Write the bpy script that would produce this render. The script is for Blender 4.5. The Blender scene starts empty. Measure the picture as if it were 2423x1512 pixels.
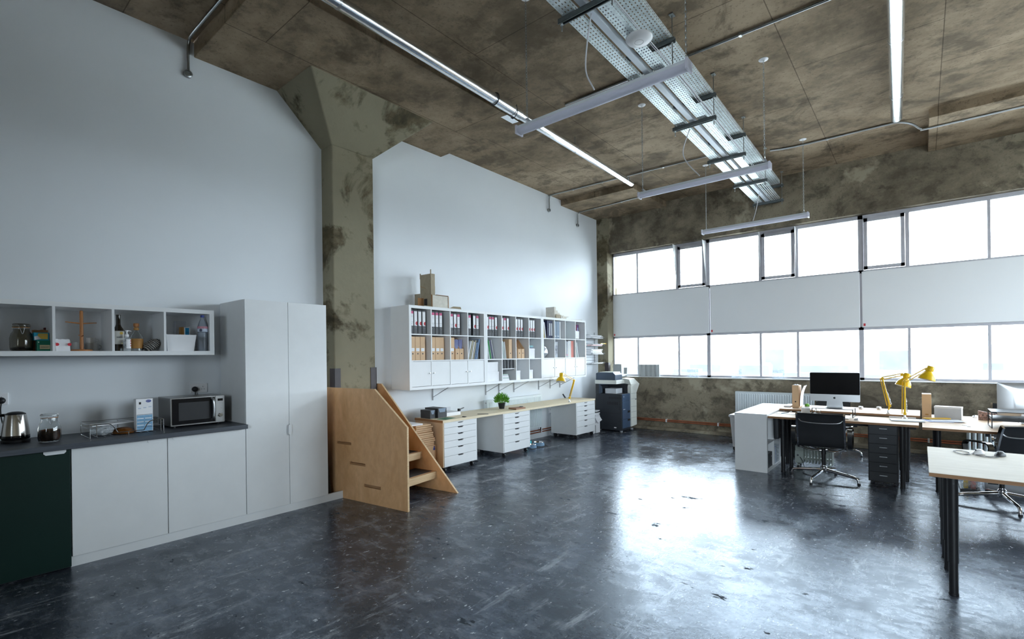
import bpy, bmesh, math, random
from mathutils import Vector, Matrix, noise
random.seed(7)
SC = bpy.context.scene
COL = SC.collection
PI = math.pi

# ------------------------------------------------------------------ camera
FPX, PYX, ROLL, YAW, CAMH = 1164.18, 842.24, math.radians(.7142), math.radians(39.7123), 1.52
_f = Vector((math.cos(YAW), math.sin(YAW), 0)); _r = Vector((math.sin(YAW), -math.cos(YAW), 0)); _d = Vector((0, 0, -1))
_U = math.cos(ROLL)*_r + math.sin(ROLL)*_d
_V = -math.sin(ROLL)*_r + math.cos(ROLL)*_d
cam_d = bpy.data.cameras.new('camera'); cam = bpy.data.objects.new('camera', cam_d); COL.objects.link(cam)
cam_d.sensor_fit = 'HORIZONTAL'; cam_d.sensor_width = 36; cam_d.lens = 36*FPX/2423
cam_d.shift_y = (PYX-756)/2423; cam_d.clip_start = .05; cam_d.clip_end = 6000
m3 = Matrix((_U, -_V, -_f)).transposed()
cam.matrix_world = Matrix.Translation((0, 0, CAMH)) @ m3.to_4x4()
SC.camera = cam

# ------------------------------------------------------------------ world and light
w = bpy.data.worlds.new('overcast_sky'); SC.world = w; w.use_nodes = True
bg = w.node_tree.nodes['Background']; bg.inputs[0].default_value = (.78, .895, 1.0, 1); bg.inputs[1].default_value = 9.0
w.cycles.sampling_method = 'MANUAL'; w.cycles.sample_map_resolution = 256
SC.view_settings.view_transform = 'Standard'; SC.view_settings.look = 'None'
SC.view_settings.exposure = 1.18; SC.view_settings.gamma = 1.0; SC.view_settings.use_curve_mapping = False
SC.cycles.max_bounces = 14; SC.cycles.diffuse_bounces = 8; SC.cycles.glossy_bounces = 6
SC.cycles.transmission_bounces = 10; SC.cycles.transparent_max_bounces = 16
SC.cycles.sample_clamp_indirect = 12; SC.cycles.caustics_refractive = False; SC.cycles.caustics_reflective = False
def portal(y0, y1, z0, z1):
    l = bpy.data.lights.new('window_daylight', 'AREA'); l.shape = 'RECTANGLE'; l.size = abs(y1-y0); l.size_y = z1-z0
    l.cycles.is_portal = True
    o = bpy.data.objects.new('window_daylight', l); COL.objects.link(o)
    o.location = (9.93, (y0+y1)/2, (z0+z1)/2); o.rotation_euler = (PI/2, 0, PI/2); return o
portal(5.2, -4.1, 1.05, 3.72)
l2 = portal(6.4, 9.2, 1.05, 3.72); l2.location = (7.8, -4.9, 2.385); l2.rotation_euler = (PI/2, 0, 0)  # sampling portal of the added fill window in the right wall
l3 = portal(-4.3, -.6, 1.05, 3.4); l3.location = (-4.5, -2.45, 2.225); l3.rotation_euler = (PI/2, 0, -PI/2)  # sampling portal of the added fill window behind the camera

# ------------------------------------------------------------------ materials
MATS = {}
def nt(name):
    m = bpy.data.materials.new(name); m.use_nodes = True; MATS[name] = m
    return m, m.node_tree, m.node_tree.nodes, m.node_tree.links, m.node_tree.nodes['Principled BSDF']
def nz(N, L, scale, detail=4, rough=.55, vec=None, dist=0):
    n = N.new('ShaderNodeTexNoise'); n.inputs['Scale'].default_value = scale; n.inputs['Detail'].default_value = detail
    n.inputs['Roughness'].default_value = rough; n.inputs['Distortion'].default_value = dist
    if vec is not None: L.new(vec, n.inputs['Vector'])
    return n.outputs['Fac']
def ramp(N, L, fac, stops, interp='LINEAR'):
    r = N.new('ShaderNodeValToRGB'); r.color_ramp.interpolation = interp
    e = r.color_ramp.elements
    while len(e) < len(stops): e.new(.5)
    for i, (p, c) in enumerate(stops):
        e[i].position = p; e[i].color = (c, c, c, 1) if isinstance(c, (int, float)) else (*c, 1)
    L.new(fac, r.inputs[0]); return r.outputs[0]
def mixc(N, L, fac, a, b, mode='MIX'):
    m = N.new('ShaderNodeMix'); m.data_type = 'RGBA'; m.blend_type = mode
    for s, v in ((m.inputs['Factor'], fac), (m.inputs['A'], a), (m.inputs['B'], b)):
        if isinstance(v, (int, float)): s.default_value = v
        elif isinstance(v, tuple): s.default_value = (*v, 1)
        else: L.new(v, s)
    return m.outputs['Result']
def coord(N, L, scale=(1, 1, 1), rot=(0, 0, 0), loc=(0, 0, 0)):
    t = N.new('ShaderNodeTexCoord'); m = N.new('ShaderNodeMapping')
    m.inputs['Scale'].default_value = scale; m.inputs['Rotation'].default_value = rot; m.inputs['Location'].default_value = loc
    L.new(t.outputs['Object'], m.inputs['Vector']); return m.outputs['Vector']
def bump(N, L, B, h, strength, dist=.01):
    b = N.new('ShaderNodeBump'); b.inputs['Strength'].default_value = strength; b.inputs['Distance'].default_value = dist
    L.new(h, b.inputs['Height']); L.new(b.outputs[0], B.inputs['Normal'])
def srgb(r, g, b):
    f = lambda c: (c/255/12.92) if c/255 <= .04045 else ((c/255+.055)/1.055)**2.4
    return (f(r), f(g), f(b))
def M(name, col, rough=.5, metal=0, var=.06, vscale=6, spec=.5, coat=0, bmp=0, bscale=80, alpha=None, trans=0, ior=1.45, sheen=0):
    """plain painted / plastic / metal material with a little procedural unevenness"""
    if name in MATS: return MATS[name]
    m, t, N, L, B = nt(name)
    B.inputs['Roughness'].default_value = rough; B.inputs['Metallic'].default_value = metal
    B.inputs['Specular IOR Level'].default_value = spec; B.inputs['Coat Weight'].default_value = coat
    B.inputs['Transmission Weight'].default_value = trans; B.inputs['IOR'].default_value = ior
    B.inputs['Sheen Weight'].default_value = sheen
    v = coord(N, L)
    f = nz(N, L, vscale, 3, .6, v)
    c0 = tuple(max(0, c*(1-var)) for c in col); c1 = tuple(min(1, c*(1+var)) for c in col)
    L.new(ramp(N, L, f, [(.3, c0), (.7, c1)]), B.inputs['Base Color'])
    if bmp: bump(N, L, B, nz(N, L, bscale, 3, .6, v), bmp, .004)
    return m
def wood(name, ca, cb, scale=(1, 14, 14), rough=.45, k=3.0, spec=.4):
    m, t, N, L, B = nt(name)
    v = coord(N, L, scale)
    a = nz(N, L, k, 6, .6, v, 1.2); b = nz(N, L, k*5, 3, .6, v, .4)
    c = mixc(N, L, ramp(N, L, b, [(.35, 0), (.75, .45)]), ramp(N, L, a, [(.3, ca), (.7, cb)]), tuple(x*.78 for x in ca))
    L.new(c, B.inputs['Base Color']); B.inputs['Roughness'].default_value = rough; B.inputs['Specular IOR Level'].default_value = spec
    return m
def concrete(name, dark, mid, light, patch=None, joints=None, scale=1.0, pthr=(.52, .56), rough=.85, bs=.35):
    m, t, N, L, B = nt(name)
    v = coord(N, L); vs = coord(N, L, (1, .72, 1))
    a = nz(N, L, .55*scale, 6, .65, v, .6); b = nz(N, L, 3.2*scale, 8, .7, vs); c = nz(N, L, 34*scale, 4, .7, v)
    col = ramp(N, L, a, [(.36, dark), (.5, mid), (.63, light)])
    col = mixc(N, L, ramp(N, L, b, [(.38, .75), (.50, 0)]), col, tuple(x*.42 for x in mid), 'MIX')
    col = mixc(N, L, ramp(N, L, b, [(.52, 0), (.64, .55)]), col, light)
    col = mixc(N, L, ramp(N, L, c, [(.57, 0), (.66, .5)]), col, tuple(x*.4 for x in mid))
    e = nz(N, L, 1.5*scale, 7, .7, coord(N, L, (.75, 1, 1), (0, 0, .7), (3, 1, 5)), .8)
    col = mixc(N, L, ramp(N, L, e, [(.56, 0), (.64, .6)]), col, tuple(x*.5 for x in dark))
    if patch:
        p = nz(N, L, .9*scale, 7, .62, v, .3)
        col = mixc(N, L, ramp(N, L, p, [(pthr[0], 0), (pthr[1], .85)]), col, patch)
    if joints:
        bw, bh, rot, off = joints
        vv = coord(N, L, (1, 1, 1), rot, off)
        bt = N.new('ShaderNodeTexBrick'); L.new(vv, bt.inputs['Vector'])
        bt.inputs['Color1'].default_value = (1, 1, 1, 1); bt.inputs['Color2'].default_value = (.88, .88, .88, 1); bt.inputs['Mortar'].default_value = (.3, .28, .25, 1)
        bt.inputs['Scale'].default_value = 1; bt.inputs['Mortar Size'].default_value = .006; bt.inputs['Mortar Smooth'].default_value = .6
        bt.inputs['Brick Width'].default_value = bw; bt.inputs['Row Height'].default_value = bh; bt.offset = .37
        col = mixc(N, L, .85, col, bt.outputs['Color'], 'MULTIPLY')
    L.new(col, B.inputs['Base Color']); B.inputs['Roughness'].default_value = rough
    B.inputs['Specular IOR Level'].default_value = .25
    bump(N, L, B, b, bs, .02)
    return m

# ------------------------------------------------------------------ mesh helpers
def bmnew(): return bmesh.new()
def box(bm, x0, x1, y0, y1, z0, z1, mat=None):
    ret = bmesh.ops.create_cube(bm, size=1)
    M4 = Matrix.Translation(((x0+x1)/2, (y0+y1)/2, (z0+z1)/2)) @ Matrix.Diagonal((abs(x1-x0), abs(y1-y0), abs(z1-z0), 1))
    if mat is not None: M4 = mat @ M4
    bmesh.ops.transform(bm, matrix=M4, verts=ret['verts']); return ret['verts']
def prism(bm, poly, ext, mat=None):
    """poly: list of 3-D points (planar), extruded by vector ext"""
    e = Vector(ext); vs = [bm.verts.new(Vector(p)) for p in poly]; ve = [bm.verts.new(Vector(p)+e) for p in poly]
    n = len(vs)
    bm.faces.new(vs); bm.faces.new(list(reversed(ve)))
    for i in range(n): bm.faces.new((vs[i], ve[i], ve[(i+1) % n], vs[(i+1) % n]))
    if mat is not None: bmesh.ops.transform(bm, matrix=mat, verts=vs+ve)
    return vs+ve
def tube(bm, pts, r, seg=8, closed=False, cap=True):
    pts = [Vector(p) for p in pts]; n = len(pts); rings = []
    rr = r if isinstance(r, (list, tuple)) else [r]*n
    up = None
    for i, p in enumerate(pts):
        if closed: t = pts[(i+1) % n]-pts[i-1]
        else: t = pts[min(i+1, n-1)]-pts[max(i-1, 0)]
        if t.length < 1e-9: t = Vector((0, 0, 1))
        t.normalize()
        if up is None:
            up = Vector((0, 0, 1)) if abs(t.z) < .9 else Vector((1, 0, 0))
        a = t.cross(up)
        if a.length < 1e-6: a = t.cross(Vector((1, 0, 0)) if abs(t.x) < .9 else Vector((0, 1, 0)))
        a.normalize(); b = a.cross(t).normalized(); up = b
        rings.append([bm.verts.new(p+rr[i]*(math.cos(2*PI*k/seg)*a+math.sin(2*PI*k/seg)*b)) for k in range(seg)])
    m = n if closed else n-1
    for i in range(m):
        A, Bq = rings[i], rings[(i+1) % n]
        for k in range(seg): bm.faces.new((A[k], A[(k+1) % seg], Bq[(k+1) % seg], Bq[k]))
    if cap and not closed: bm.faces.new(list(reversed(rings[0]))); bm.faces.new(rings[-1])
def lathe(bm, prof, seg=24, mat=None):
    """prof: (radius, z) list; radius 0 closes"""
    rings = []; new = []
    for r, z in prof:
        if r < 1e-6: v = bm.verts.new((0, 0, z)); rings.append([v]); new.append(v)
        else:
            g = [bm.verts.new((r*math.cos(2*PI*k/seg), r*math.sin(2*PI*k/seg), z)) for k in range(seg)]; rings.append(g); new += g
    for A, Bq in zip(rings, rings[1:]):
        if len(A) == 1 and len(Bq) == 1: continue
        for k in range(seg):
            k2 = (k+1) % seg
            if len(A) == 1: bm.faces.new((A[0], Bq[k2], Bq[k]))
            elif len(Bq) == 1: bm.faces.new((A[k], A[k2], Bq[0]))
            else: bm.faces.new((A[k], A[k2], Bq[k2], Bq[k]))
    if mat is not None: bmesh.ops.transform(bm, matrix=mat, verts=new)
    return new
def cyl(bm, p0, p1, r, seg=16, r1=None): tube(bm, [p0, p1], [r, r if r1 is None else r1], seg)
def arc(c, r, a0, a1, n, ax=0):
    out = []
    for i in range(n+1):
        a = a0+(a1-a0)*i/n; s, q = r*math.sin(a), r*math.cos(a)
        out.append({0: (c[0], c[1]+q, c[2]+s), 1: (c[0]+q, c[1], c[2]+s), 2: (c[0]+q, c[1]+s, c[2])}[ax])
    return out
def catmull(P, n=6):
    P = [Vector(p) for p in P]; out = []
    Q = [2*P[0]-P[1]]+P+[2*P[-1]-P[-2]]
    for i in range(1, len(Q)-2):
        a, b, c, d = Q[i-1:i+3]
        for k in range(n):
            t = k/n
            out.append(.5*((2*b)+(c-a)*t+(2*a-5*b+4*c-d)*t*t+(-a+3*b-3*c+d)*t**3))
    out.append(P[-1]); return out
def T(x=0, y=0, z=0): return Matrix.Translation((x, y, z))
def R(ax, deg): return Matrix.Rotation(math.radians(deg), 4, ax)
def wloc(o):
    v = Vector((0, 0, 0))
    while o: v += o.location; o = o.parent
    return v
def obj(name, bm, mat, parent=None, bevel=0, smooth=None, seg=2):
    """bm holds WORLD coordinates (parents are only translated while building)"""
    bmesh.ops.remove_doubles(bm, verts=bm.verts, dist=1e-5)
    bmesh.ops.recalc_face_normals(bm, faces=bm.faces)
    if parent is not None:
        off = wloc(parent); bmesh.ops.translate(bm, verts=bm.verts, vec=-off)
    me = bpy.data.meshes.new(name)
    if smooth is not None:
        for f in bm.faces: f.smooth = True
        for e in bm.edges:
            if len(e.link_faces) == 2 and e.calc_face_angle(0) > math.radians(smooth): e.smooth = False
    bm.to_mesh(me); bm.free()
    me.materials.append(MATS[mat] if isinstance(mat, str) else mat)
    o = bpy.data.objects.new(name, me); COL.objects.link(o)
    if parent is not None: o.parent = parent
    if bevel:
        b = o.modifiers.new('bevel', 'BEVEL'); b.width = bevel; b.segments = seg; b.limit_method = 'ANGLE'; b.angle_limit = math.radians(40)
    return o
def tag(o, label, cat, group=None):
    o['label'] = label; o['category'] = cat
    if group: o['group'] = group
    return o
def thing(name, label, cat, loc=(0, 0, 0), group=None):
    o = bpy.data.objects.new(name, None); COL.objects.link(o); o.empty_display_size = .05
    o.location = loc; return tag(o, label, cat, group)
def struct(o):
    o['kind'] = 'structure'; return o
def solo(name, label, cat, bm, mat, loc=None, group=None, **k):
    """a thing that is one mesh; origin moved to loc"""
    if loc is not None: bmesh.ops.translate(bm, verts=bm.verts, vec=-Vector(loc))
    o = obj(name, bm, mat, **k)
    if loc is not None: o.location = loc
    return tag(o, label, cat, group)
def dup(root, loc, rotz=None, label=None, group=None):
    r = root.copy(); COL.objects.link(r); r.location = loc
    if rotz is not None: r.rotation_euler = (0, 0, rotz)
    if label: r['label'] = label
    if group: r['group'] = group
    for ch in list(root.children):
        c = ch.copy(); COL.objects.link(c); c.parent = r
        for g in list(ch.children):
            d = g.copy(); COL.objects.link(d); d.parent = c
    return r
def bx(name, x0, x1, y0, y1, z0, z1, mat, parent=None, bevel=0, m4=None, **k):
    bm = bmnew(); box(bm, x0, x1, y0, y1, z0, z1, m4); return obj(name, bm, mat, parent, bevel, **k)
def text(name, s, size, mat4, mat, parent, ext=.0006, align='CENTER'):
    """lettering as real thin geometry; local x = reading direction, y = up, placed by mat4 (world)"""
    c = bpy.data.curves.new('t', 'FONT'); c.body = s; c.size = size; c.extrude = ext; c.align_x = align; c.align_y = 'CENTER'; c.resolution_u = 2
    o = bpy.data.objects.new('t', c); COL.objects.link(o)
    me = bpy.data.meshes.new_from_object(o); bpy.data.objects.remove(o); bpy.data.curves.remove(c)
    bm = bmnew(); bm.from_mesh(me); bpy.data.meshes.remove(me)
    bmesh.ops.transform(bm, matrix=mat4, verts=bm.verts)
    return obj(name, bm, mat, parent)
def face_negY(x, y, z): return Matrix.Translation((x, y, z)) @ R('X', 90)            # lettering seen from -Y
def face_negX(x, y, z): return Matrix.Translation((x, y, z)) @ R('Z', -90) @ R('X', 90)  # lettering seen from -X
def holed(bm, w, h, t, holes, mat, seg=14):
    """plate w x h (local xy, origin lower left) of thickness t with round/elliptic holes (cx,cy,rx,ry)"""
    # cut as a strip grid: each hole sits in its own cell, the rest is plain quads
    from mathutils.geometry import tessellate_polygon
    outer = [Vector((0, 0, 0)), Vector((w, 0, 0)), Vector((w, h, 0)), Vector((0, h, 0))]
    loops = [outer]
    for cx, cy, rx, ry in holes:
        loops.append([Vector((cx+rx*math.cos(-2*PI*k/seg), cy+ry*math.sin(-2*PI*k/seg), 0)) for k in range(seg)])
    flat = [p for l in loops for p in l]
    tri = tessellate_polygon(loops)
    a = [bm.verts.new(mat @ p) for p in flat]; b = [bm.verts.new(mat @ (p+Vector((0, 0, t)))) for p in flat]
    for t3 in tri:
        try: bm.faces.new([a[i] for i in t3]); bm.faces.new([b[i] for i in reversed(t3)])
        except ValueError: pass
    i0 = 0
    for l in loops:
        n = len(l)
        for k in range(n): bm.faces.new((a[i0+k], a[i0+(k+1) % n], b[i0+(k+1) % n], b[i0+k]))
        i0 += n
# ================================================================== materials used everywhere
M('white_paint', (.78, .81, .845), .6, var=.015, vscale=1.3)
M('white_gloss', (.78, .79, .80), .35, var=.015)
M('white_matt', (.74, .75, .755), .5, var=.02)
M('shelf_white', (.80, .81, .82), .42, var=.015)
M('plastic_white', (.82, .82, .84), .35, var=.02)
M('paper_white', (.86, .86, .88), .7, var=.03)
M('paper_grey', (.62, .64, .68), .7, var=.05)
M('board_white', (.80, .81, .82), .38, var=.01, vscale=1.5)
M('black', (.012, .012, .014), .45, var=.2)
M('black_gloss', (.008, .008, .010), .12, var=.2)
M('charcoal', (.035, .037, .042), .5, var=.1)
M('dark_grey', (.09, .092, .10), .5, var=.08)
M('mid_grey', (.38, .39, .41), .5, var=.08)
M('steel_dark', (.32, .315, .31), .3, metal=1, var=.06)
M('steel', (.55, .56, .58), .28, metal=1, var=.05)
M('chrome', (.78, .78, .80), .08, metal=1, var=.02)
M('galvanised', (.74, .82, .84), .42, metal=.45, var=.16, vscale=18)
M('galv_dark', (.16, .18, .185), .5, metal=.7, var=.2, vscale=20)
M('duct_foil', (.86, .88, .90), .2, metal=1, var=.05, bmp=.25, bscale=26)
M('conduit_steel', (.40, .42, .42), .35, metal=1, var=.1)
M('brushed_steel', (.62, .59, .56), .22, metal=1, var=.06)
M('aluminium', (.72, .73, .75), .3, metal=.9, var=.02)
M('frame_grey', (.50, .49, .53), .5, var=.08)
M('copper', (.50, .17, .09), .35, metal=.85, var=.15, vscale=9)
M('yellow', (.83, .52, .012), .32, var=.04)
M('white_enamel', (.85, .85, .84), .3, var=.02)
M('radiator_white', (.74, .80, .83), .35, var=.02)
M('dark_green', (.003, .019, .015), .38, var=.12, vscale=2)
M('binder_black', (.018, .019, .022), .5, var=.15, bmp=.1)
M('binder_grey', (.055, .057, .065), .5, var=.06)
M('magenta', (.55, .07, .19), .55, var=.05)
M('red', (.55, .03, .045), .5, var=.08)
M('kraft', (.66, .44, .26), .62, var=.05, vscale=9)
M('kraft_dark', (.42, .21, .09), .62, var=.08)
M('navy', (.018, .022, .06), .5, var=.1)
M('copier_blue', (.045, .068, .105), .42, var=.06)
M('copier_front', (.06, .10, .17), .35, var=.06)
M('copier_dark', (.03, .034, .042), .45, var=.08)
M('copier_white', (.76, .77, .72), .4, var=.02)
M('glass', (.95, .97, .97), .02, trans=1, var=.01)
M('glass_dark', (.55, .52, .44), .03, trans=1, var=.02)
M('bottle_glass', (.02, .014, .008), .06, var=.2)
def glazing():
    m, t, N, L, B = nt('glazing'); N.remove(B); out = N['Material Output']
    a = N.new('ShaderNodeBsdfTransparent'); a.inputs[0].default_value = (.97, .985, .985, 1); g = N.new('ShaderNodeBsdfGlossy'); g.inputs['Roughness'].default_value = .02
    f = N.new('ShaderNodeFresnel'); f.inputs[0].default_value = 1.25
    x = N.new('ShaderNodeMixShader'); L.new(f.outputs[0], x.inputs[0]); L.new(a.outputs[0], x.inputs[1]); L.new(g.outputs[0], x.inputs[2]); L.new(x.outputs[0], out.inputs[0])
glazing()
def frosted():
    m, t, N, L, B = nt('clear_plastic'); out = N['Material Output']
    a = N.new('ShaderNodeBsdfTransparent'); a.inputs[0].default_value = (.9, .93, .95, 1)
    B.inputs['Base Color'].default_value = (.85, .88, .9, 1); B.inputs['Roughness'].default_value = .2
    v = coord(N, L); f = nz(N, L, 30, 3, .6, v)
    x = N.new('ShaderNodeMixShader'); L.new(ramp(N, L, f, [(.3, .15), (.75, .45)]), x.inputs[0]); L.new(a.outputs[0], x.inputs[1]); L.new(B.outputs[0], x.inputs[2]); L.new(x.outputs[0], out.inputs[0])
frosted()
concrete('ceiling_concrete', (.165, .122, .076), (.285, .212, .138), (.41, .315, .215), joints=(2.44, .61*2, (0, 0, 0), (.35, .2, 0)), scale=.9)
concrete('column_concrete', (.075, .058, .030), (.125, .100, .058), (.20, .165, .105), patch=(.28, .25, .175), scale=1.6, pthr=(.44, .50))
concrete('wall_concrete', (.12, .10, .072), (.215, .18, .13), (.32, .275, .20), patch=(.44, .39, .29), scale=1.2, pthr=(.54, .60))
def floor_mat():
    m, t, N, L, B = nt('floor_concrete')
    v = coord(N, L); vs = coord(N, L, (1, .55, 1), (0, 0, .5)); v2 = coord(N, L, (.62, 1, 1), (0, 0, .22)); v3 = coord(N, L, (.22, 1, 1), (0, 0, -.35))
    big = nz(N, L, .42, 6, .6, v, .5); mid = nz(N, L, 1.9, 9, .70, v2, .3); fine = nz(N, L, 9, 10, .75, vs, .3)
    sp = nz(N, L, 30, 6, .62, v2); scuff = nz(N, L, 5.5, 12, .80, v3, .4); pit = nz(N, L, 6.5, 9, .72, coord(N, L, (1, .5, 1), (0, 0, .9), (7, 3, 0)))
    c = ramp(N, L, mid, [(.36, (.013, .015, .021)), (.5, (.034, .040, .055)), (.64, (.080, .094, .125))])  # base tones pushed blue to carry the sky's reflection
    c = mixc(N, L, ramp(N, L, fine, [(.50, 0), (.63, .6)]), c, (.19, .20, .225))
    c = mixc(N, L, ramp(N, L, fine, [(.38, .75), (.47, 0)]), c, (.017, .017, .021))
    wm = ramp(N, L, big, [(.42, .25), (.58, 1)])
    sc2 = N.new('ShaderNodeMath'); sc2.operation = 'MULTIPLY'; L.new(ramp(N, L, scuff, [(.555, 0), (.62, .8)]), sc2.inputs[0]); L.new(wm, sc2.inputs[1])
    c = mixc(N, L, sc2.outputs[0], c, (.42, .44, .47))
    c = mixc(N, L, ramp(N, L, sp, [(.635, 0), (.66, .85)]), c, (.55, .56, .58))
    pm = ramp(N, L, pit, [(.355, 1), (.375, 0)])
    c = mixc(N, L, pm, c, (.010, .009, .008))
    bt = N.new('ShaderNodeTexBrick'); vv = coord(N, L, (1, 1, 1), (0, 0, .02), (.6, .55, 0)); L.new(vv, bt.inputs['Vector'])
    bt.inputs['Scale'].default_value = 1; bt.inputs['Brick Width'].default_value = 6.1; bt.inputs['Row Height'].default_value = 2.05; bt.inputs['Mortar Size'].default_value = .007; bt.inputs['Mortar Smooth'].default_value = .7
    bt.inputs['Color1'].default_value = (0, 0, 0, 1); bt.inputs['Color2'].default_value = (0, 0, 0, 1); bt.inputs['Mortar'].default_value = (1, 1, 1, 1)
    jm = N.new('ShaderNodeMath'); jm.operation = 'MULTIPLY'; L.new(bt.outputs['Color'], jm.inputs[0]); L.new(ramp(N, L, fine, [(.4, .1), (.6, .9)]), jm.inputs[1])
    c = mixc(N, L, jm.outputs[0], c, (.02, .017, .015))
    L.new(c, B.inputs['Base Color'])
    r = mixc(N, L, ramp(N, L, big, [(.42, 0), (.58, 1)]), ramp(N, L, fine, [(.40, .21), (.60, .10)]), ramp(N, L, fine, [(.40, .36), (.60, .17)]))
    r = mixc(N, L, ramp(N, L, mid, [(.40, .35), (.52, 0)]), r, (.48, .48, .48))
    r = mixc(N, L, pm, r, (.9, .9, .9))
    L.new(r, B.inputs['Roughness']); B.inputs['Specular IOR Level'].default_value = 1.0; B.inputs['Specular Tint'].default_value = (.58, .77, 1, 1)  # specular tint paints the blue of reflected sky into the sheen
    hm = N.new('ShaderNodeMath'); hm.operation = 'ADD'; L.new(sp, hm.inputs[0]); L.new(fine, hm.inputs[1])
    h2 = N.new('ShaderNodeMath'); h2.operation = 'SUBTRACT'; L.new(hm.outputs[0], h2.inputs[0]); L.new(pm, h2.inputs[1])
    bump(N, L, B, h2.outputs[0], .11, .012)
floor_mat()
wood('birch_ply', (.60, .33, .15), (.74, .44, .23), (14, 1.2, 1.2), .42, 2.2)
wood('ply_edge', (.52, .34, .18), (.74, .55, .34), (1, 1, 40), .5, 3)
wood('pine_top', (.78, .66, .46), (.84, .73, .54), (1, 14, 14), .5, 2, .25)
wood('oak_top', (.50, .33, .20), (.62, .44, .29), (12, 1.2, 12), .55, 2.5, .25)
wood('pale_top', (.62, .56, .46), (.70, .64, .54), (10, 1, 10), .62, 2.2, .2)
wood('edge_brown', (.30, .15, .065), (.38, .20, .09), (8, 1, 8), .5, 2)
wood('drawer_side', (.60, .44, .29), (.70, .53, .36), (8, 8, 1), .5, 1.2)
wood('mug_wood', (.42, .16, .045), (.55, .24, .08), (8, 8, 2), .4, 3)
wood('worktop_slate', (.055, .062, .075), (.085, .095, .115), (1, 10, 10), .45, 3)
wood('model_card', (.34, .28, .19), (.42, .35, .25), (3, 3, 3), .7, 2)
wood('model_white', (.62, .58, .50), (.72, .68, .60), (3, 3, 3), .7, 2)

# ================================================================== the room
X0, XW, Y0, YL = -4.2, 9.6, -4.6, 5.44
ZC, ZC2, ZD = 4.585, 4.64, 4.48
def plane_box(name, *a, mat, **k): return struct(bx(name, *a, mat, **k))
plane_box('floor', X0-.2, XW+.35, Y0-.2, YL+.2, -.2, 0, mat='floor_concrete')
bm = bmnew(); box(bm, 1.74, XW+.35, Y0-.2, YL+.2, ZC, 5.0); box(bm, X0-.2, 1.74, Y0-.2, YL+.2, ZC2, 5.0)
struct(obj('ceiling', bm, 'ceiling_concrete'))
plane_box('trim_1', 1.74, 4.96, 3.88, YL+.1, ZD, ZC+.02, mat='ceiling_concrete', bevel=.006)
plane_box('trim_2', 8.12, XW+.1, 3.9, YL+.1, 4.475, ZC+.02, mat='ceiling_concrete', bevel=.006)
plane_box('trim_3', 8.22, XW+.1, -3.2, -.11, 4.475, ZC+.02, mat='ceiling_concrete', bevel=.006)
plane_box('wall_left', X0-.2, XW+.35, YL, YL+.2, 0, 4.62, mat='white_paint')
bm = bmnew(); box(bm, X0-.2, X0, Y0-.2, -4.3, 0, 4.7); box(bm, X0-.2, X0, -.6, YL+.2, 0, 4.7); box(bm, X0-.2, X0, -4.3, -.6, 0, 1.05); box(bm, X0-.2, X0, -4.3, -.6, 3.4, 4.7)
struct(obj('wall_back', bm, 'wall_concrete'))  # unseen wall, given dark concrete to cut bounce light
r7 = bpy.data.objects.new('window_6', None); COL.objects.link(r7); r7.location = (X0-.1, -2.45, 1.05); struct(r7)  # unseen window added as fill for surfaces facing the camera side
bm = bmnew()
for i in range(4): box(bm, X0-.12, X0-.08, -4.3+3.7*i/3-.025, -4.3+3.7*i/3+.025, 1.05, 3.4)
obj('frame', bm, 'frame_grey', r7); bx('pane', X0-.103, X0-.097, -4.3, -.6, 1.05, 3.4, 'glazing', r7)
bm = bmnew(); box(bm, X0-.2, 6.4, Y0-.3, Y0, 0, 4.7); box(bm, 9.2, XW+.35, Y0-.3, Y0, 0, 4.7); box(bm, 6.4, 9.2, Y0-.3, Y0, 0, 1.05); box(bm, 6.4, 9.2, Y0-.3, Y0, 3.72, 4.7)
struct(obj('wall_right', bm, 'wall_concrete'))  # unseen wall, set close and dark so the left end gets less light
r6 = bpy.data.objects.new('window_5', None); COL.objects.link(r6); r6.location = (7.8, Y0-.2, 1.05); struct(r6)  # unseen window added to brighten the boards and room-facing surfaces
bm = bmnew()
for i in range(4): box(bm, 6.4+2.8*i/3-.025, 6.4+2.8*i/3+.025, Y0-.22, Y0-.17, 1.05, 3.72)
for z in (1.07, 1.9, 2.8, 3.70): box(bm, 6.4, 9.2, Y0-.22, Y0-.17, z-.025, z+.025)
obj('frame', bm, 'frame_grey', r6)
bx('pane', 6.4, 9.2, Y0-.2, Y0-.194, 1.05, 3.72, 'glazing', r6)
ZS, ZT = 1.047, 3.72
bm = bmnew()
box(bm, XW, XW+.35, Y0, YL+.1, 0, ZS); box(bm, XW, XW+.35, Y0, YL+.1, ZT, ZC+.1)
struct(obj('wall_window', bm, 'wall_concrete'))
plane_box('baseboard_window', 9.42, XW+.01, Y0, 5.2, 0, .055, mat='wall_concrete', bevel=.008)
M('sill_paint', (.72, .72, .72), .45, var=.05)
plane_box('trim_4', 9.585, XW+.36, Y0, 5.2, ZS, ZS+.012, mat='sill_paint')
plane_box('trim_5', 9.5, XW+.35, 5.19, YL+.1, 0, ZC, mat='column_concrete', bevel=.008)
# steel corner guard on the corner pilaster
bm = bmnew(); box(bm, 9.492, 9.50, 5.185, 5.27, .0, 1.35); box(bm, 9.492, 9.57, 5.182, 5.19, 0, 1.35)
M('guard_steel', (.055, .042, .045), .5, var=.15)
o = obj('corner_guard', bm, 'guard_steel'); tag(o, 'brown steel corner guard on the pilaster behind the copier', 'corner guard')

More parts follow.
